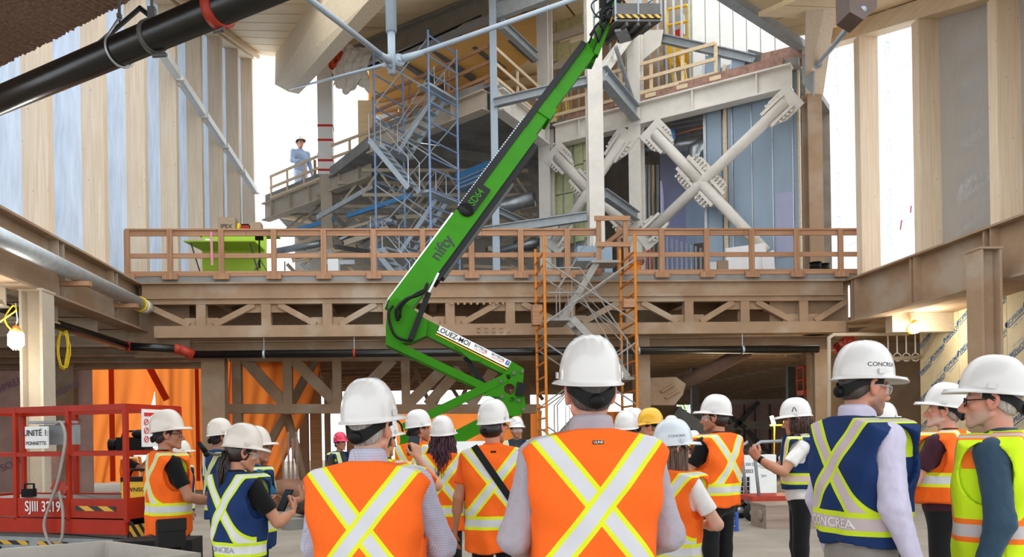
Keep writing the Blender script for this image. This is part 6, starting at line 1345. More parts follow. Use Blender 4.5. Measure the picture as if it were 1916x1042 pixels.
def person(label, px, top, Y, yaw, hyaw=0, pitch=0, vest=None, shirt=('#222222', 'long'), arms=('down', 'down'), pants='#1b1b1d', hat='white', hair=('#3a2a20', 'short'), glasses=None, beard=None, skin='#c68e70', bw=1.0, fat=1.0, vox=.0078, zground=0.0, hands=True, collar=False, roll=0, vestkw=None, chk=None, watch=None, jaw=1.0, group=None):
    g = P(px, top, Y); k = (g.z-zground)/1.841; hy = rad(yaw+hyaw)
    # put the feet so that the hat top falls where the ray meets it: the head sits a little before the feet
    fw = A3(math.sin(rad(yaw)), math.cos(rad(yaw)), 0); ro = thing('person', label, 'person', (g.x-fw[0]*.015*k, g.y-fw[1]*.015*k, zground), group, -rad(yaw)); ro.scale = (k, k, k)
    Rh = rotz(-rad(hyaw)) @ rotx(rad(-pitch)) @ roty(rad(roll)); piv = A3(0, -.005, 1.562); H = Tf(Rh, piv+Rh @ A3(0, .022, .075))
    ARM = []
    for s, ps in ((1, arms[0]), (-1, arms[1])):
        if isinstance(ps, str): ps = POSE[ps]
        S = A3(s*.185*bw, -.005, 1.408); E, W = ik(S, mir(ps[0], s), .295, .262, mir(ps[1], s)); ARM.append((s, S, E, W, mir(ps[2], s), mir(ps[3], s), ps[4]))
    # --- skin: head, neck, slim torso core, arms, hands as one mesh
    pr = Prims(); head_prims(pr, H, jaw=jaw); hb = H(A3(0, -.028, -.06)); pr.cone(hb, A3(0, -.012, 1.43), .052*(.5+.5*bw), .060*bw); pr.cone(A3(0, -.02, 1.40), A3(0, 0, 1.0), .045, .07)
    for s, S, E, W, fd, pn, cu in ARM:
        pr.cone(A3(0, -.02, 1.385), S, .04, .042); pr.cone(S, E, .048*bw, .040); pr.cone(E, E+(W-E)*.4, .041, .040); pr.cone(E+(W-E)*.35, W, .040, .0265, nrm(pn), .8)
    D, lo, ax = pr.field(vox, .0045)
    hm = np.linalg.norm
    vs, fs = nets(D, lo, vox); V0, F0 = [vs], [fs]
    for s, S, E, W, fd, pn, cu in ARM:
        if not hands: continue
        d = nrm(fd); n = nrm(pn-d*(pn@d)); sd = np.cross(d, n)*s; hp = Prims(); hp.cone(W-nrm(W-E)*.03, W+d*.01, .026, .024, n, .75)
        for j, (o, L) in enumerate(zip((.030, .010, -.010, -.029), (.066, .074, .068, .053))):      # sd > 0 is the thumb side
            kn = W+d*(.088-.004*abs(j-1.2))+sd*o; hp.cone(W+d*.012+sd*o*.6, kn, .0155, .0125, n, .85); p = kn; dd = d
            for i, f in enumerate((.45, .32, .25)):
                a = rad(cu*(.8+.12*j)*(1 if i else .75)); dd = nrm(dd*math.cos(a)+n*math.sin(a)); q = p+dd*L*f; hp.cone(p, q, .0088-.0008*i, .0082-.0008*i); p = q
        tb_ = W+d*.02+sd*.022; t1 = tb_+nrm(d*.7+sd*.8+n*.25)*.042; t2 = t1+nrm(d*.95+sd*.25+n*.45)*.034; t3 = t2+nrm(d*.9-sd*.05+n*.6)*.026
        hp.cone(tb_, t1, .0155, .0115); hp.cone(t1, t2, .0108, .0095); hp.cone(t2, t3, .0095, .008)
        hv = .0048 if vox < .008 else .0062; D2, l2, _ = hp.field(hv, .0028); v2, f2 = nets(D2, l2, hv); V0.append(v2); F0.append(f2)
    off = 0; Fa = []
    for v_, f_ in zip(V0, F0): Fa.append(f_+off); off += len(v_)
    vs = np.concatenate(V0); fs = np.concatenate(Fa)
    hl = (vs-H.o) @ Rh; sk = np.array(srgb(skin)[:3]); col = np.tile(sk, (len(vs), 1))
    x, y, z = hl.T; ax_ = np.abs(x); head = (np.linalg.norm(hl, axis=1) < .16)
    def blend(m_, c_, f): 
        m_ = np.clip(m_, 0, 1)[:, None]*f; col[:] = col*(1-m_)+np.array(srgb(c_)[:3])*m_
    ss = lambda v_, a, b: np.clip((v_-a)/(b-a), 0, 1)
    blend(head*ss(y, .03, .07)*ss(-z, -.02, .02)*ss(z, -.06, -.03), '#c9604f', .16); blend(head*(np.hypot(ax_-.08, z+.0) < .035)*(y < .02), '#c9604f', .22)
    if beard: bm = head*ss(-z, .040, .068)*ss(y, -.01, .03)+head*ss(-z, .01, .06)*ss(ax_, .03, .05)*ss(y, -.02, .01)*ss(-y, -.075, -.05)*.8; bm = bm*(1-(np.hypot(x/.024, (z+.071)/.010) < 1)*(y > .07)); blend(bm*np.random.RandomState(3).uniform(.55, 1, len(bm)), beard[0], beard[1])
    blend(head*(np.hypot(x/.022, (z+.0715)/.0095) < 1)*(y > .078), '#a8564c', .6)
    blend(head*(np.hypot((ax_-.0315)/.013, (z+.001)/.0065) < 1)*(y > .07), '#e8e2dc', .85); blend(head*(np.hypot(ax_-.0315, z+.001) < .0055)*(y > .08), '#2a1d16', 1.0)
    blend(head*(np.abs(z-.024-.004*np.cos(ax_*40)) < .006)*(ax_ > .012)*(ax_ < .05)*(y > .06), hair[0], .75)
    if hair[1] in ('short', 'fade'): blend(head*ss(-y, .02, .06)*ss(z, -.10, -.06), hair[0], .5)
    part('body', npmesh('body', vs, fs, SKIN, col), ro)
    # --- hair
    hc, hk = hair; hp = Prims(); hr = .0055 if hk == 'fade' else .009
    if hk != 'none':
        hp.ell(H(A3(0, -.016, .034)), (.076+hr, .098+hr, .085+hr), Rh); hp.ell(H(A3(0, -.045, -.025)), (.062+hr, .058+hr, .058), Rh)
        if hk == 'thick': hp.ell(H(A3(0, -.05, -.02)), (.078+hr, .066+hr, .062), Rh)
        if hk in ('long', 'wavy', 'bob', 'pony'): hp.ell(H(A3(0, -.02, .0)), (.086, .098, .075), Rh)
        if hk in ('wavy', 'long'): q0_ = H(A3(0, -.05, -.02)); hp.cone(q0_, q0_+A3(0, -.04 if hk == 'wavy' else -.01, -.24), .085 if hk == 'wavy' else .07, .055 if hk == 'wavy' else .04, A3(0, 1, 0), .75)
        if hk == 'bob': q0_ = H(A3(0, -.035, -.03)); hp.cone(q0_, q0_+A3(0, 0, -.06), .083, .078)
        D, lo, ax = hp.field(max(vox, .007), .008); X, Y_, Z = np.meshgrid(*ax, indexing='ij'); q = np.stack([X-H.o[0], Y_-H.o[1], Z-H.o[2]], -1) @ Rh
        zl = {'short': [-.085, -.07, -.025, -.01, .03, .09], 'fade': [-.08, -.062, -.015, .0, .03, .09]}.get(hk, [-.5, -.4, -.12 if hk == 'bob' else -.07, -.10 if hk == 'bob' else -.05, .03, .09]); cut = np.interp(q[..., 1], [-.13, -.06, -.01, .022, .04, .10], zl)-q[..., 2]
        D = np.maximum(D, cut*.8); vs, fs = nets(D, lo, max(vox, .007)); part('hair', npmesh('hair', vs, fs, hairmat(hc)), ro)
    if hk in ('long', 'wavy', 'bob', 'pony'):
        random.seed(int(px)); mb = MB(); ns = {'long': 170, 'wavy': 230, 'bob': 190, 'pony': 90}[hk]
        for i in range(ns):
            f = i/(ns-1); an = rad(-125+250*f)+pi if hk != 'pony' else pi+random.uniform(-.5, .5)
            st = A3(.088*math.sin(an), -.012+.106*math.cos(an), random.uniform(-.02, .03)) if hk != 'pony' else A3(random.uniform(-.03, .03), -.105, random.uniform(-.05, .0)); pts = []
            L = {'long': .40, 'wavy': .34, 'bob': .13, 'pony': .24}[hk]*random.uniform(.82, 1.05); ph = random.uniform(0, 6); lay = random.uniform(.86, 1.06); n_ = 10
            p0 = H(st*A3(lay, lay, 1))
            for j in range(n_+1):
                u_ = j/n_; dr = A3(0, 0, -L*u_); ou = nrm((Rh @ A3(st[0], st[1], 0)))
                amp = {'wavy': .014, 'pony': .012}.get(hk, .003); w_ = math.sin(u_*11+ph)*amp
                flare = .035*math.sin(min(1, u_*1.6)*pi/2) if hk in ('wavy',) else (.02*u_ if hk != 'bob' else .012*math.sin(u_*pi))
                p = p0+dr+ou*(flare+w_)+A3(math.cos(ph), 0, 0)*w_*.6
                if hk == 'pony': p = p0+A3(0, -.05*math.sin(u_*2.2), -L*u_)+A3(math.cos(ph), math.sin(ph), 0)*(.022*math.sin(u_*pi)+w_*.5)
                pts.append(V(p))
            r0_ = .0048 if hk != 'wavy' else .0056; mb.tube(pts, [r0_*(1-.65*(j/n_)**2) for j in range(n_+1)], 5)
        part('hair_lengths', small('hair_lengths', mb, hairmat(hc)), ro)
    # --- shirt and sleeves
    sc_, sl = shirt; infl = .013; sp = Prims()
    sp.ell((0, 0, .97), (.168*bw+infl, .112*fat+infl, .12)); sp.ell((0, .012*fat, 1.11), (.155*bw+infl, .112*fat+infl, .15)); sp.ell((0, 0, 1.28), (.172*bw+infl, .118*fat+infl, .16)); sp.cone((-.12*bw, -.012, 1.402), (.12*bw, -.012, 1.402), .066, .066)
    for s in (-1, 1): sp.cone((s*.10, -.012, 1.42), (s*.02, -.012, 1.462), .043, .048)
    for s, S, E, W, fd, pn, cu in ARM:
        if sl == 'long': sp.cone(A3(s*.14, -.005, 1.388), S, .060, .062*bw); sp.cone(S, E, .064*bw, .054); sp.cone(E, W-(W-E)*.03, .054, .037)
        else: sp.cone(A3(s*.14, -.005, 1.388), S, .060, .061*bw); sp.cone(S, S+(E-S)*.66, .063*bw, .060)
    if collar:
        for i in range(20): a = 2*pi*i/20; sp.cone((.062*math.sin(a), -.012+.062*math.cos(a), 1.49), (.057*math.sin(a), -.012+.059*math.cos(a), 1.540-.030*max(0, math.cos(a))), .009, .008)
    else:
        for i in range(16): a = 2*pi*i/16; sp.ball((.060*math.sin(a), -.012+.060*math.cos(a), 1.500-.03*max(0, math.cos(a))), .010)
    vv = max(.0088, vox*1.75); D, lo, ax = sp.field(vv, .012); X, Y_, Z = np.meshgrid(*ax, indexing='ij'); D = np.maximum(D, .86-Z)
    if sl == 'long': D = D+.0010*np.sin(X*70+Z*75+Y_*40+2*np.sin(Z*23))*np.clip((np.abs(X)-.2)/.05, 0, 1)+.0007*np.sin(Z*130+Y_*50+3*np.sin(X*31))*np.clip((np.abs(X)-.2)/.05, 0, 1)
    if sl == 'short':
        for s, S, E, W, fd, pn, cu in ARM: dr = nrm(E-S); e = S+(E-S)*.68; pl = (X-e[0])*dr[0]+(Y_-e[1])*dr[1]+(Z-e[2])*dr[2]; nr = np.sqrt((X-e[0])**2+(Y_-e[1])**2+(Z-e[2])**2) < .12; D = np.where(nr, np.maximum(D, pl), D)
    vs, fs = nets(D, lo, vv); smt = cloth('cloth_'+sc_.strip('#')+(chk or '').strip('#'), sc_, chk=chk, fold=.55 if sl == 'long' else .35); part('shirt', npmesh('shirt', vs, fs, smt), ro)
    # --- trousers and shoes
    tp = Prims(); tp.ell((0, 0, .96), (.172*bw, .118*fat, .11)); tp.ell((0, -.02, .89), (.165*bw, .115*fat, .10))
    for s in (-1, 1): tp.cone((s*.085, 0, .88), (s*.095, .015, .50), .092*bw, .066); tp.cone((s*.095, .015, .50), (s*.10, -.01, .09), .066, .056)
    D, lo, ax = tp.field(.015, .012); X, Y_, Z = np.meshgrid(*ax, indexing='ij'); D = np.maximum(np.maximum(D, Z-1.02), .055-Z); vs, fs = nets(D, lo, .015); part('trousers', npmesh('trousers', vs, fs, cloth('cloth_'+pants.strip('#'), pants, fold=.3)), ro)
    for s in (-1, 1):
        bp = Prims(); bp.cone((s*.10, -.03, .055), (s*.112, .15, .045), .048, .040, A3(0, 0, 1), .9); bp.cone((s*.10, -.02, .06), (s*.10, -.015, .13), .046, .044); D, lo, ax = bp.field(.013, .008); X, Y_, Z = np.meshgrid(*ax, indexing='ij'); D = np.maximum(D, .004-Z); vs, fs = nets(D, lo, .013); part('boot', npmesh('boot', vs, fs, cloth('boot_leather', '#3a2c22', .6, fold=.2)), ro)
    # --- safety vest
    vo = None
    if vest:
        kw = dict(hem=.80, w=1.0, open=True); kw.update(vestkw or {}); vh = max(.007, vox*1.5); W_ = kw['w']*bw
        lo = A3(-.31*W_, -.24, kw['hem']-.04); hi = A3(.31*W_, .24+.06*(fat-1), 1.58); n = np.ceil((hi-lo)/vh).astype(int)+1; X, Y_, Z = np.meshgrid(*[(lo[i]+vh*np.arange(n[i])).astype(np.float32) for i in range(3)], indexing='ij'); ax_ = np.abs(X)
        ww = np.interp(Z, [.75, 1.0, 1.2, 1.35, 1.43, 1.5], [.222, .208, .220, .240, .252, .255])*W_; dd = np.interp(Z, [.75, 1.0, 1.15, 1.3, 1.40, 1.46, 1.52], [.152*fat, .150*fat, .150*fat, .147*(.4+.6*fat), .137, .124, .112])
        fo = .006*np.sin(X*42+1.3*np.sin(Z*9))*np.clip((1.25-Z)*4, 0, 1)+.003*np.sin(Z*31+X*17)
        pe = np.interp(Z, [.9, 1.15, 1.3], [2.6, 3.0, 4.6]); q = (np.abs(X/ww)**pe+np.abs((Y_-.006)/dd)**pe)**(1/pe); D = (q-1)*np.minimum(ww, dd)+fo*(np.abs(Y_) > .05)
        zt_ = 1.509-.22*np.maximum(ax_-.060, 0)-1.3*np.maximum(ax_-.20, 0)**1.3; D = np.maximum(D, (Z-zt_)*.9); D = np.maximum(D, kw['hem']+.01*np.sin(X*20)-Z)
        D = np.maximum(D, -np.maximum(np.sqrt(X**2+(Y_+.008)**2)-.070, 1.40+.2*np.clip((.05-Y_)/.05, 0, 1)-Z)); D = np.maximum(D, -np.maximum((ax_-np.maximum(Z-1.20, 0)*.36)*.9, .02-Y_))
        hole = np.maximum((np.sqrt(((Y_-.015)/.098)**2+((Z-1.325)/.135)**2)-1)*.098, .184*W_-ax_); D = np.maximum(D, -hole)
        # keep the forearm side free where an arm passes in front of the body
        vs, fs = nets(D, lo, vh); vo = part('safety_vest', npmesh('safety_vest', vs, fs, vest), ro)
    # --- hard hat
    if hat:
        ho = part('hard_hat', hat_mesh(hat), ro); Rq = Rh @ rotx(rad(7)); oq = H(A3(0, 0, .008)); mw = Matrix([list(Rq[i])+[oq[i]] for i in range(3)]+[[0, 0, 0, 1]]); ho.matrix_local = mw; part('headband', BANDME, ho); part('ratchet_knob', KNOBME, ho); [part('accessory_slot', m_, ho) for m_ in SLOTME[hat]]
    else: ho = None
    # --- glasses
    if glasses:
        mb = MB(); fr = .0022
        for s in (-1, 1):
            lp = [A3(s*(.033+.026*math.cos(a)), .099-.010*(abs(math.cos(a)) if math.cos(a) > 0 else 0), -.002+.019*math.sin(a)) for a in np.linspace(0, 2*pi, 18)]
            mb.tube([V(H(p)) for p in lp], fr, 6); mb.tube([V(H(A3(s*.058, .092, .006))), V(H(A3(s*.074, .075, .007))), V(H(A3(s*.083, .0, .009))), V(H(A3(s*.080, -.022, -.006)))], fr*1.15, 6)
        mb.tube([V(H(A3(-.010, .102, .003))), V(H(A3(.010, .102, .003)))], fr, 6)
        gm = part('glasses', small('glasses', mb, M['black'] if glasses != 'clear' else cloth('clear_frame', '#b9b9b9', .3, fold=0)), ro); lm = MB()
        for s in (-1, 1): lm.add([V(H(A3(s*(.033+.026*math.cos(a)), .099-.010*max(0, math.cos(a)), -.002+.019*math.sin(a)))) for a in np.linspace(0, 2*pi, 17)[:-1]], [tuple(range(16))])
        part('lens', small('lens', lm, LENSD if glasses == 'tint' else LENS, False), gm)
        if glasses == 'clear':
            wm = MB(); pts = [(th, zz) for zz in (-.026, .020) for th in np.linspace(-1.25, 1.25, 17)]; wm.add([V(H(A3(.083*math.sin(th), .022+.086*math.cos(th), zz))) for th, zz in pts], [(i, i+1, 18+i, 17+i) for i in range(16)]); part('side_shield', small('side_shield', wm, LENS), gm)
    if watch is not None: s, S, E, W, fd, pn, cu = ARM[watch]; d_ = nrm(W-E); c = W-d_*.03; wm = MB(); wm.tube([V(c-d_*.012), V(c+d_*.012)], .034, 16); part('wristwatch', small('wristwatch', wm, M['black']), ro)
    LABELS.add(label)
    bpy_m = Matrix.Translation(ro.location) @ Matrix.Rotation(-rad(yaw), 4, 'Z') @ Matrix.Scale(k, 4)
    return dict(ro=ro, H=H, ARM=ARM, M=bpy_m, vest=vo, hat=ho, k=k)
def vest_text(pd, s, size, x, z, mt, sq=1.0, side=-1, name='vest_print'):     # lettering laid on the back of a vest
    me = pd['vest'].data; bv = BVHTree.FromPolygons([v_.co for v_ in me.vertices], [tuple(p.vertices) for p in me.polygons]); mb = text_mb(s, size, bold=True, squash=sq); out = []
    for a in mb.v: 
        o_ = V((x+a.x, side*.6, z+a.y)); h = bv.ray_cast(o_, V((0, -side, 0))); out.append((h[0] if h[0] else V((x+a.x, side*.14, z+a.y)))+V((0, side*.004, 0)))
    part(name, small(name, MB().add(out, mb.f), mt, False), pd['vest'])
def vest_patch(pd, x, z, w_, h_, mt, side=-1):
    me = pd['vest'].data; bv = BVHTree.FromPolygons([v_.co for v_ in me.vertices], [tuple(p.vertices) for p in me.polygons]); mb = MB()
    def fn(u, v_): h = bv.ray_cast(V((x+(u-.5)*w_, side*.6, z+(v_-.5)*h_)), V((0, -side, 0))); return (h[0] if h[0] else V((x, side*.14, z)))+V((0, side*.002, 0))
    part('vest_tag', small('vest_tag', mb.grid(fn, 6, 3), mt, False), pd['vest'])
def hat_text(pd, s, size, az, z, mt, nm='helmet_print', bold=False, sq=1.0):   # az: degrees clockwise from the front of the hat
    me = pd['hat'].data; bv = BVHTree.FromPolygons([v_.co for v_ in me.vertices], [tuple(p.vertices) for p in me.polygons]); a = rad(az); n = V((math.sin(a), math.cos(a), 0)); r = V((-math.cos(a), math.sin(a), 0)); mb = text_mb(s, size, bold=bold, squash=sq) if isinstance(s, str) else s; out = []
    for q in mb.v:
        o_ = n*.4+r*q.x+V((0, 0, z+q.y)); h = bv.ray_cast(o_, -n); out.append((h[0] if h[0] else o_-n*.28)+n*.0015)
    part(nm, small(nm, MB().add(out, mb.f), mt, False), pd['hat'])
OR = vestmat('vest_orange', '#f8691f', '#dfe52a'); ORS = vestmat('vest_orange_low', '#f8691f', '#dfe52a', zb=.94, zc=1.225); NV = vestmat('vest_navy', '#1c3462', '#cfe52c', '#c9bdc2', zb=.94, zc=1.22); NW = vestmat('vest_navy_bright', '#1c3462', '#cfe52c', '#dcdcdc', zb=.985, zc=1.255); LM = vestmat('vest_lime', '#cfee22', '#ff7a2a', '#c6bcbc', zb=1.08, zc=1.31)
NV20 = vestmat('vest_navy_pink', '#1c3462', '#cfe52c', '#c9b9bd', zb=1.045, zc=1.285); NV19 = vestmat('vest_navy_short', '#1c3462', '#cfe52c', '#d8c3b4', zb=1.12, zc=1.33); OR18 = vestmat('vest_orange_mid', '#f8691f', '#dfe52a', zb=1.02, zc=1.26); OR4 = vestmat('vest_orange_left', '#f8691f', '#dfe52a', zb=1.05, zc=1.28); OR22 = vestmat('vest_orange_high', '#f8691f', '#dfe52a', zb=1.16, zc=1.34)
# centre of the group
c1 = person('man in orange vest and lilac-grey shirt seen square from behind, white helmet', 1101, 628, 2.86, 0, 0, vest=OR, shirt=('#a79ea6', 'long'), arms=('hip', 'hip'), hat='white', hair=('#4b4440', 'fade'), skin='#d49a84', bw=1.03, fat=1.02, vox=.005, collar=True)
for pd, x, z in ((c1, 0, 1.468),):
    vest_patch(pd, 0, 1.462, .038, .013, M['black']); vest_text(pd, 'ULINE', .012, 0, 1.462, M['white'], name='vest_tag_text')
c2 = person('grey-haired man in orange vest and fine checked shirt with folded arms', 690, 708, 3.08, 12, 14, vest=OR, shirt=('#bcbac8', 'long'), arms=('fold', 'fold'), hat='white', hair=('#9a938b', 'fade'), skin='#cf9a84', bw=1.04, fat=1.08, vox=.005, collar=True, chk='#8b8aa8')
c3 = person('woman in navy vest with low ponytail filming with a phone', 447, 790, 4.9, 42, 22, 14, vest=NW, shirt=('#161616', 'short'), arms=('phone', 'phone'), hat='cream', hair=('#2a1a15', 'pony'), glasses='clear', skin='#bd8568', bw=.94, fat=.98, vox=.0062, vestkw=dict(hem=.78))
vest_text(c3, 'CONCREA', .052, .0, .985, M['steelgrey'])
c4 = person('man in orange vest and black T-shirt with glasses beside the red lift', 314, 766, 6.3, 58, 20, 0, vest=OR4, shirt=('#131313', 'short'), arms=('fore', 'fore'), hat='cream', hair=('#241a16', 'short'), glasses='dark', skin='#a9745a', fat=1.1, vestkw=dict(hem=.84))
c5 = person('cameraman in navy vest raising a stabiliser beside the ponytail woman', 413, 782, 8.0, 55, 5, 0, vest=NV, shirt=('#235b86', 'short'), arms=('fore', 'phonehi'), hat='cream', hair=('#241a16', 'short'), glasses='dark', skin='#a9745a', vox=.008)
c6 = person('man in navy vest half hidden behind the ponytail woman', 480, 797, 6.2, 70, 0, 0, vest=NW, shirt=('#215a82', 'short'), arms=('phone', 'down'), hat='cream', hair=('#241a16', 'short'), skin='#a9745a', vox=.008)
c7 = person('bare-headed camera operator in red-orange vest behind the red lift', 246, 812, 11.2, 80, 0, 0, vest=OR, shirt=('#1b1b1b', 'short'), arms=('raise', 'phonehi'), hat=None, hair=('#17120f', 'thick'), skin='#8d5f48', vox=.01)
c7b = person('short worker in white helmet hidden behind the man with glasses', 340, 823, 9.5, 60, 0, 0, vest=NV, shirt=('#444444', 'short'), arms=('down', 'down'), hat='cream', skin='#a9745a', vox=.011)
c8 = person('worker in pinkish red helmet beyond the grey-haired man', 637, 808, 12.5, 130, 0, 0, vest=NV, shirt=('#3b3a30', 'long'), arms=('down', 'down'), hat='pink', skin='#a9745a', vox=.011)
c9 = person('bearded man in orange vest looking past the purple-haired woman', 783, 766, 7.8, 38, 30, 0, vest=OR, shirt=('#f05c1c', 'short'), arms=('down', 'down'), hat='white', hair=('#2a1c16', 'short'), beard=('#3b2a22', .5), skin='#b97f64', vox=.008)
c10 = person('woman with long purple hair and white helmet', 827, 777, 6.7, 5, 12, 0, vest=OR, shirt=('#161a22', 'long'), arms=('down', 'down'), hat='white', hair=('#3d1426', 'wavy'), skin='#b97f64', bw=.92, vox=.008)
c11 = person('dark-haired man in orange vest with black shoulder strap', 921, 747, 5.7, 4, 38, 0, vest=ORS, shirt=('#f05c1c', 'short'), arms=('down', 'down'), hat='white', hair=('#191414', 'thick'), glasses='dark', skin='#b97f64', fat=1.02, vestkw=dict(hem=.72))
vest_patch(c11, .0, 1.455, .04, .014, M['black'])
c12 = person('smiling bearded man in white helmet facing the group', 966, 779, 11.6, 182, -6, 0, vest=NV, shirt=('#3a3d40', 'long'), arms=('fold', 'fold'), hat='white', hair=('#4a3628', 'short'), glasses='clear', beard=('#5c3b27', .65), skin='#c08a6c', vox=.0085)
c13 = person('person raising a phone behind the grey-haired man', 715, 770, 5.2, 10, 20, 0, vest=LM, shirt=('#31332f', 'short'), arms=('raise', 'down'), hat='white', skin='#c08a6c', vox=.008)
c14 = person('dark-haired worker in white helmet beside the yellow helmet', 1170, 768, 7.2, 12, 5, 0, vest=OR, shirt=('#222222', 'long'), arms=('down', 'down'), hat='white', hair=('#231a17', 'bob'), glasses='dark', skin='#b97f64', vox=.0085)
c14b = person('worker in white helmet standing behind the dark-haired worker', 1187, 763, 8.9, 0, 0, 0, vest=NV, shirt=('#2c2c2c', 'long'), hat='white', skin='#b97f64', vox=.011)
c15 = person('worker in yellow helmet turned aside', 1221, 762, 8.0, -25, -35, 12, vest=OR, shirt=('#2c2c2c', 'long'), hat='yellow', hair=('#8a6a4c', 'short'), skin='#c89578', vox=.0085)
c15b = person('worker in cream helmet behind the yellow helmet', 1256, 777, 9.8, 20, 0, 0, vest=NV, shirt=('#6b5645', 'long'), hat='cream', hair=('#8a6a4c', 'bob'), skin='#c89578', vox=.011)
c16 = person('woman in pale blue-white helmet with long brown hair and glasses', 1257, 783, 4.5, 55, 22, 4, vest=OR, shirt=('#e8e3e0', 'short'), arms=('fold', 'down'), hat='grey', hair=('#5d4334', 'long'), glasses='dark', skin='#cf9f88', bw=.9, fat=.92, vox=.006)
c17 = person('worker in navy vest with lime straps behind the brown-haired woman', 1297, 805, 11.0, 0, 0, 0, vest=NV, shirt=('#20232a', 'long'), hat='white', skin='#c89578', vox=.011)
c18 = person('man in orange vest and black T-shirt turned to the yellow helmet', 1338, 738, 6.9, -32, -28, 0, vest=OR18, shirt=('#141414', 'short'), arms=('fold', 'fold'), hat='white', hair=('#251a15', 'thick'), glasses='clear', beard=('#2b1f1a', .4), skin='#b98468', fat=1.06, vestkw=dict(hem=.87))
c19 = person('woman with brown bob looking at a phone before the white generator', 1491, 743, 6.9, -72, 2, 10, vest=NV19, shirt=('#e6e2e0', 'short'), arms=('phonehi', 'phonehi'), hat='white', hair=('#3f2419', 'bob'), skin='#b98468', bw=.92, watch=1, vestkw=dict(hem=1.03))
c20 = person('tall man in navy vest and pale lilac dress shirt with goggles', 1612, 637, 3.6, 84, 0, 8, vest=NV20, shirt=('#c9c2d6', 'long'), arms=('down', 'down'), pants='#8f8881', hat='white', hair=('#3d332e', 'fade'), glasses='clear', beard=('#55463f', .55), skin='#c98f78', vox=.005, fat=1.04, collar=True, vestkw=dict(hem=.95))
vest_text(c20, 'CONCREA', .056, -.01, 1.043, M['white'], 1.15)
c21 = person('worker in white helmet and red vest seen behind the tall man', 1657, 753, 7.8, 60, 0, 0, vest=vestmat('vest_red', '#c8321f', '#dfe52a'), shirt=('#2456a0', 'short'), arms=('fore', 'fore'), hat='white', skin='#8d5f48', vox=.0085)
c22 = person('white-bearded man in orange vest and maroon T-shirt holding a camera', 1763, 716, 5.5, -38, -18, -4, vest=OR22, shirt=('#3f1f2a', 'short'), arms=('belly', 'belly'), hat='white', hair=('#8d8279', 'fade'), beard=('#d0c6bd', .62), skin='#c98c76', fat=1.22, bw=1.03, watch=1, vestkw=dict(hem=.99))
c23 = person('grey-bearded man in lime vest over a blue blazer', 1853, 665, 3.4, -48, -6, 0, vest=LM, shirt=('#34495b', 'long'), arms=('down', 'down'), hat='white', hair=('#a39b94', 'fade'), glasses='tint', beard=('#b3a69b', .5), skin='#c98c76', vox=.005, fat=1.06, bw=1.02, vestkw=dict(hem=.72))
cw = person('far worker on the upper floor, clothes paled to imitate the glare', 562, 252, 38.5, 150, 0, 0, vest=None, shirt=('#8fa0bd', 'long'), arms=('fore', 'down'), pants='#b4c2da', hat='white', vox=.02, zground=Z2-.1, hands=False)  # glare imitated by paler shirt and trouser colours
# helmet marks
hat_text(c20, 'CONCREA', .026, 84, .085, M['ink'], sq=1.1); hat_text(c16, 'CONCREA', .022, 108, .085, M['ink'], sq=1.1); hat_text(c12, 'CONCREA', .018, 0, .085, M['ink'])
am = MB(); am.add([V(p) for p in ((-.022, -.02, 0), (-.012, -.02, 0), (.004, .022, 0), (-.004, .022, 0))], [(0, 1, 2, 3)]); am.add([V(p) for p in ((.004, .012, 0), (.008, .022, 0), (.024, -.02, 0), (.016, -.02, 0))], [(0, 1, 2, 3)]); hat_text(c19, am, 0, -82, .09, M['ink'], 'helmet_mark')
# ---- things held or worn across the body
def wpt(pd, p): return pd['M'] @ V(p)
def held(pd, i, f=.10): s, S, E, W, fd, pn, cu = pd['ARM'][i]; return wpt(pd, W+nrm(fd)*f+nrm(pn)*.035), (pd['M'].to_3x3() @ V(nrm(fd))).normalized(), (pd['M'].to_3x3() @ V(nrm(pn))).normalized()
def phone(pd, i, label, mid=False):
    c, d, n = held(pd, i)
    if mid: c = (c+held(pd, 1-i)[0])/2
    fwd = (pd['M'].to_3x3() @ V((0, 1, 0))).normalized(); up = V((0, 0, 1)); up = (up*.85+fwd*.5).normalized(); side = up.cross(fwd).normalized(); nn_ = side.cross(up).normalized(); R = Matrix((side, up, nn_)).transposed(); t = thing('phone', label, 'phone', c)
    obj('case', MB().box(c, (.074, .15, .009), R), M['black'], t); obj('screen', MB().box(c-nn_*.005, (.068, .14, .002), R), mat('phone_screen', '#3b4650', .1, 0, 0), t); obj('camera_bump', MB().box(c+nn_*.006+up*.05+side*.015, (.03, .03, .004), R), M['steeldark'], t)
phone(c3, 0, 'phone held by the ponytail woman in the navy vest', True); phone(c19, 1, 'phone held by the woman with the brown bob', True); phone(c13, 0, 'phone raised behind the grey-haired man')
# stabiliser of the cameraman
c, d, n = held(c5, 1); t = thing('stabiliser', 'black camera stabiliser held up by the cameraman in navy vest', 'stabiliser', c); tp_ = P(372, 828, 7.7); obj('grip', MB().tube([tp_, P(385, 846, 7.7)], [.022, .026], 12), M['black'], t, True); obj('arm', MB().tube([P(385, 846, 7.7), P(398, 850, 7.7), P(412, 850, 7.75)], .014, 8), M['steeldark'], t, True); obj('motor', MB().cyl(P(386, 850, 7.66), P(386, 850, 7.74), .026, 14), M['black'], t, True); obj('pole', MB().cyl(P(383, 852, 7.7), P(381, 890, 7.7), .01, 8), M['galv'], t)
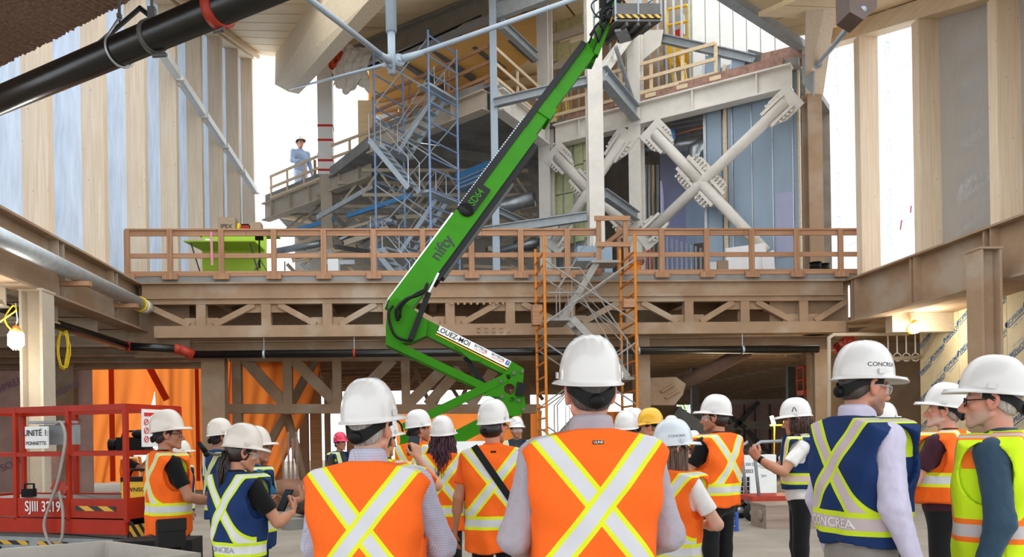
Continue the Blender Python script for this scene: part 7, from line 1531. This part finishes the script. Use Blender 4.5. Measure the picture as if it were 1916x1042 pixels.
# shoulder camera of the operator behind the lift
c = P(246, 832, 10.9); t = thing('video_camera', 'black shoulder video camera of the operator behind the red lift', 'camera', c); obj('body', MB().box(c, (.36, .14, .2)), M['black'], t); obj('lens_hood', MB().tube([c-V((.18, 0, .0)), c-V((.28, 0, 0))], [.06, .09], 16), M['black'], t, True); obj('viewfinder', MB().ball(c+V((.12, -.05, .14)), (.1, .06, .06)), M['black'], t, True); obj('handle', MB().tube([c+V((-.12, 0, .1)), c+V((-.1, 0, .18)), c+V((.06, 0, .18)), c+V((.1, 0, .1))], .016, 8), M['black'], t, True); obj('battery', MB().box(c+V((.22, 0, -.02)), (.08, .12, .16)), M['rubber'], t)
# camera of the bearded man
c = (held(c22, 0)[0]+held(c22, 1)[0])/2; t = thing('photo_camera', 'black photo camera held at the belly by the white-bearded man', 'camera', c); obj('body', MB().box(c+V((-.03, 0, .02)), (.13, .09, .1)), M['black'], t); obj('lens', MB().tube([c+V((-.08, 0, .02)), c+V((-.22, .0, .0))], [.04, .045], 18), M['black'], t, True); obj('prism', MB().box(c+V((-.03, 0, .085)), (.06, .05, .04)), M['black'], t)
# shoulder strap, bag
def strap_pts(pd, a, b, n, side):
    me = pd['vest'].data; bv = BVHTree.FromPolygons([v_.co for v_ in me.vertices], [tuple(p.vertices) for p in me.polygons]); out = []
    for i in range(n+1):
        q = V(a).lerp(V(b), i/n); h = bv.ray_cast(V((q.x, side*.5, q.z)), V((0, -side, 0))); out.append(pd['M'] @ ((h[0] if h[0] else V((q.x, side*.12, q.z)))+V((0, side*.006, 0))))
    return out
pts = strap_pts(c11, (-.14, 0, 1.50), (.18, 0, 1.02), 16, -1); mb = MB()
w2 = c11['M'].to_3x3() @ V((.022, 0, .012)); mb.add([p+w2*s_ for p in pts for s_ in (-1, 1)], [(2*i, 2*i+1, 2*i+3, 2*i+2) for i in range(len(pts)-1)])
tag(obj('shoulder_strap', mb, M['black'], None, True), 'black shoulder strap across the back of the dark-haired man', 'strap')
c = wpt(c10, (.31, .02, 1.0)); t = thing('handbag', 'brown leather handbag at the side of the purple-haired woman', 'bag', c-V((0, 0, .14))); M['leather'] = mat('brown_leather', '#6b4026', .5, 0, .15, 6, .3, 50); obj('bag_body', MB().ball(c, (.09, .14, .15), 16, 10), M['leather'], t, True); obj('bag_strap', MB().tube([c+V((0, -.08, .1)), c+V((-.03, -.09, .3)), c+V((-.08, -.05, .45)), c+V((-.03, .08, .3)), c+V((0, .1, .1))], .012, 8), M['leather'], t, True)
# belt pouch of the man with glasses
c = wpt(c4, (.20, -.03, .86)); t = thing('belt_pouch', 'black belt pouch on the hip of the man with glasses', 'pouch', c-V((0, 0, .1))); R = Matrix.Rotation(-rad(58), 3, 'Z'); obj('pouch', MB().box(c, (.07, .2, .2), R), M['rubber'], t); obj('flap', MB().box(c+R @ V((.03, 0, .07)), (.03, .21, .09), R), M['rubber'], t)
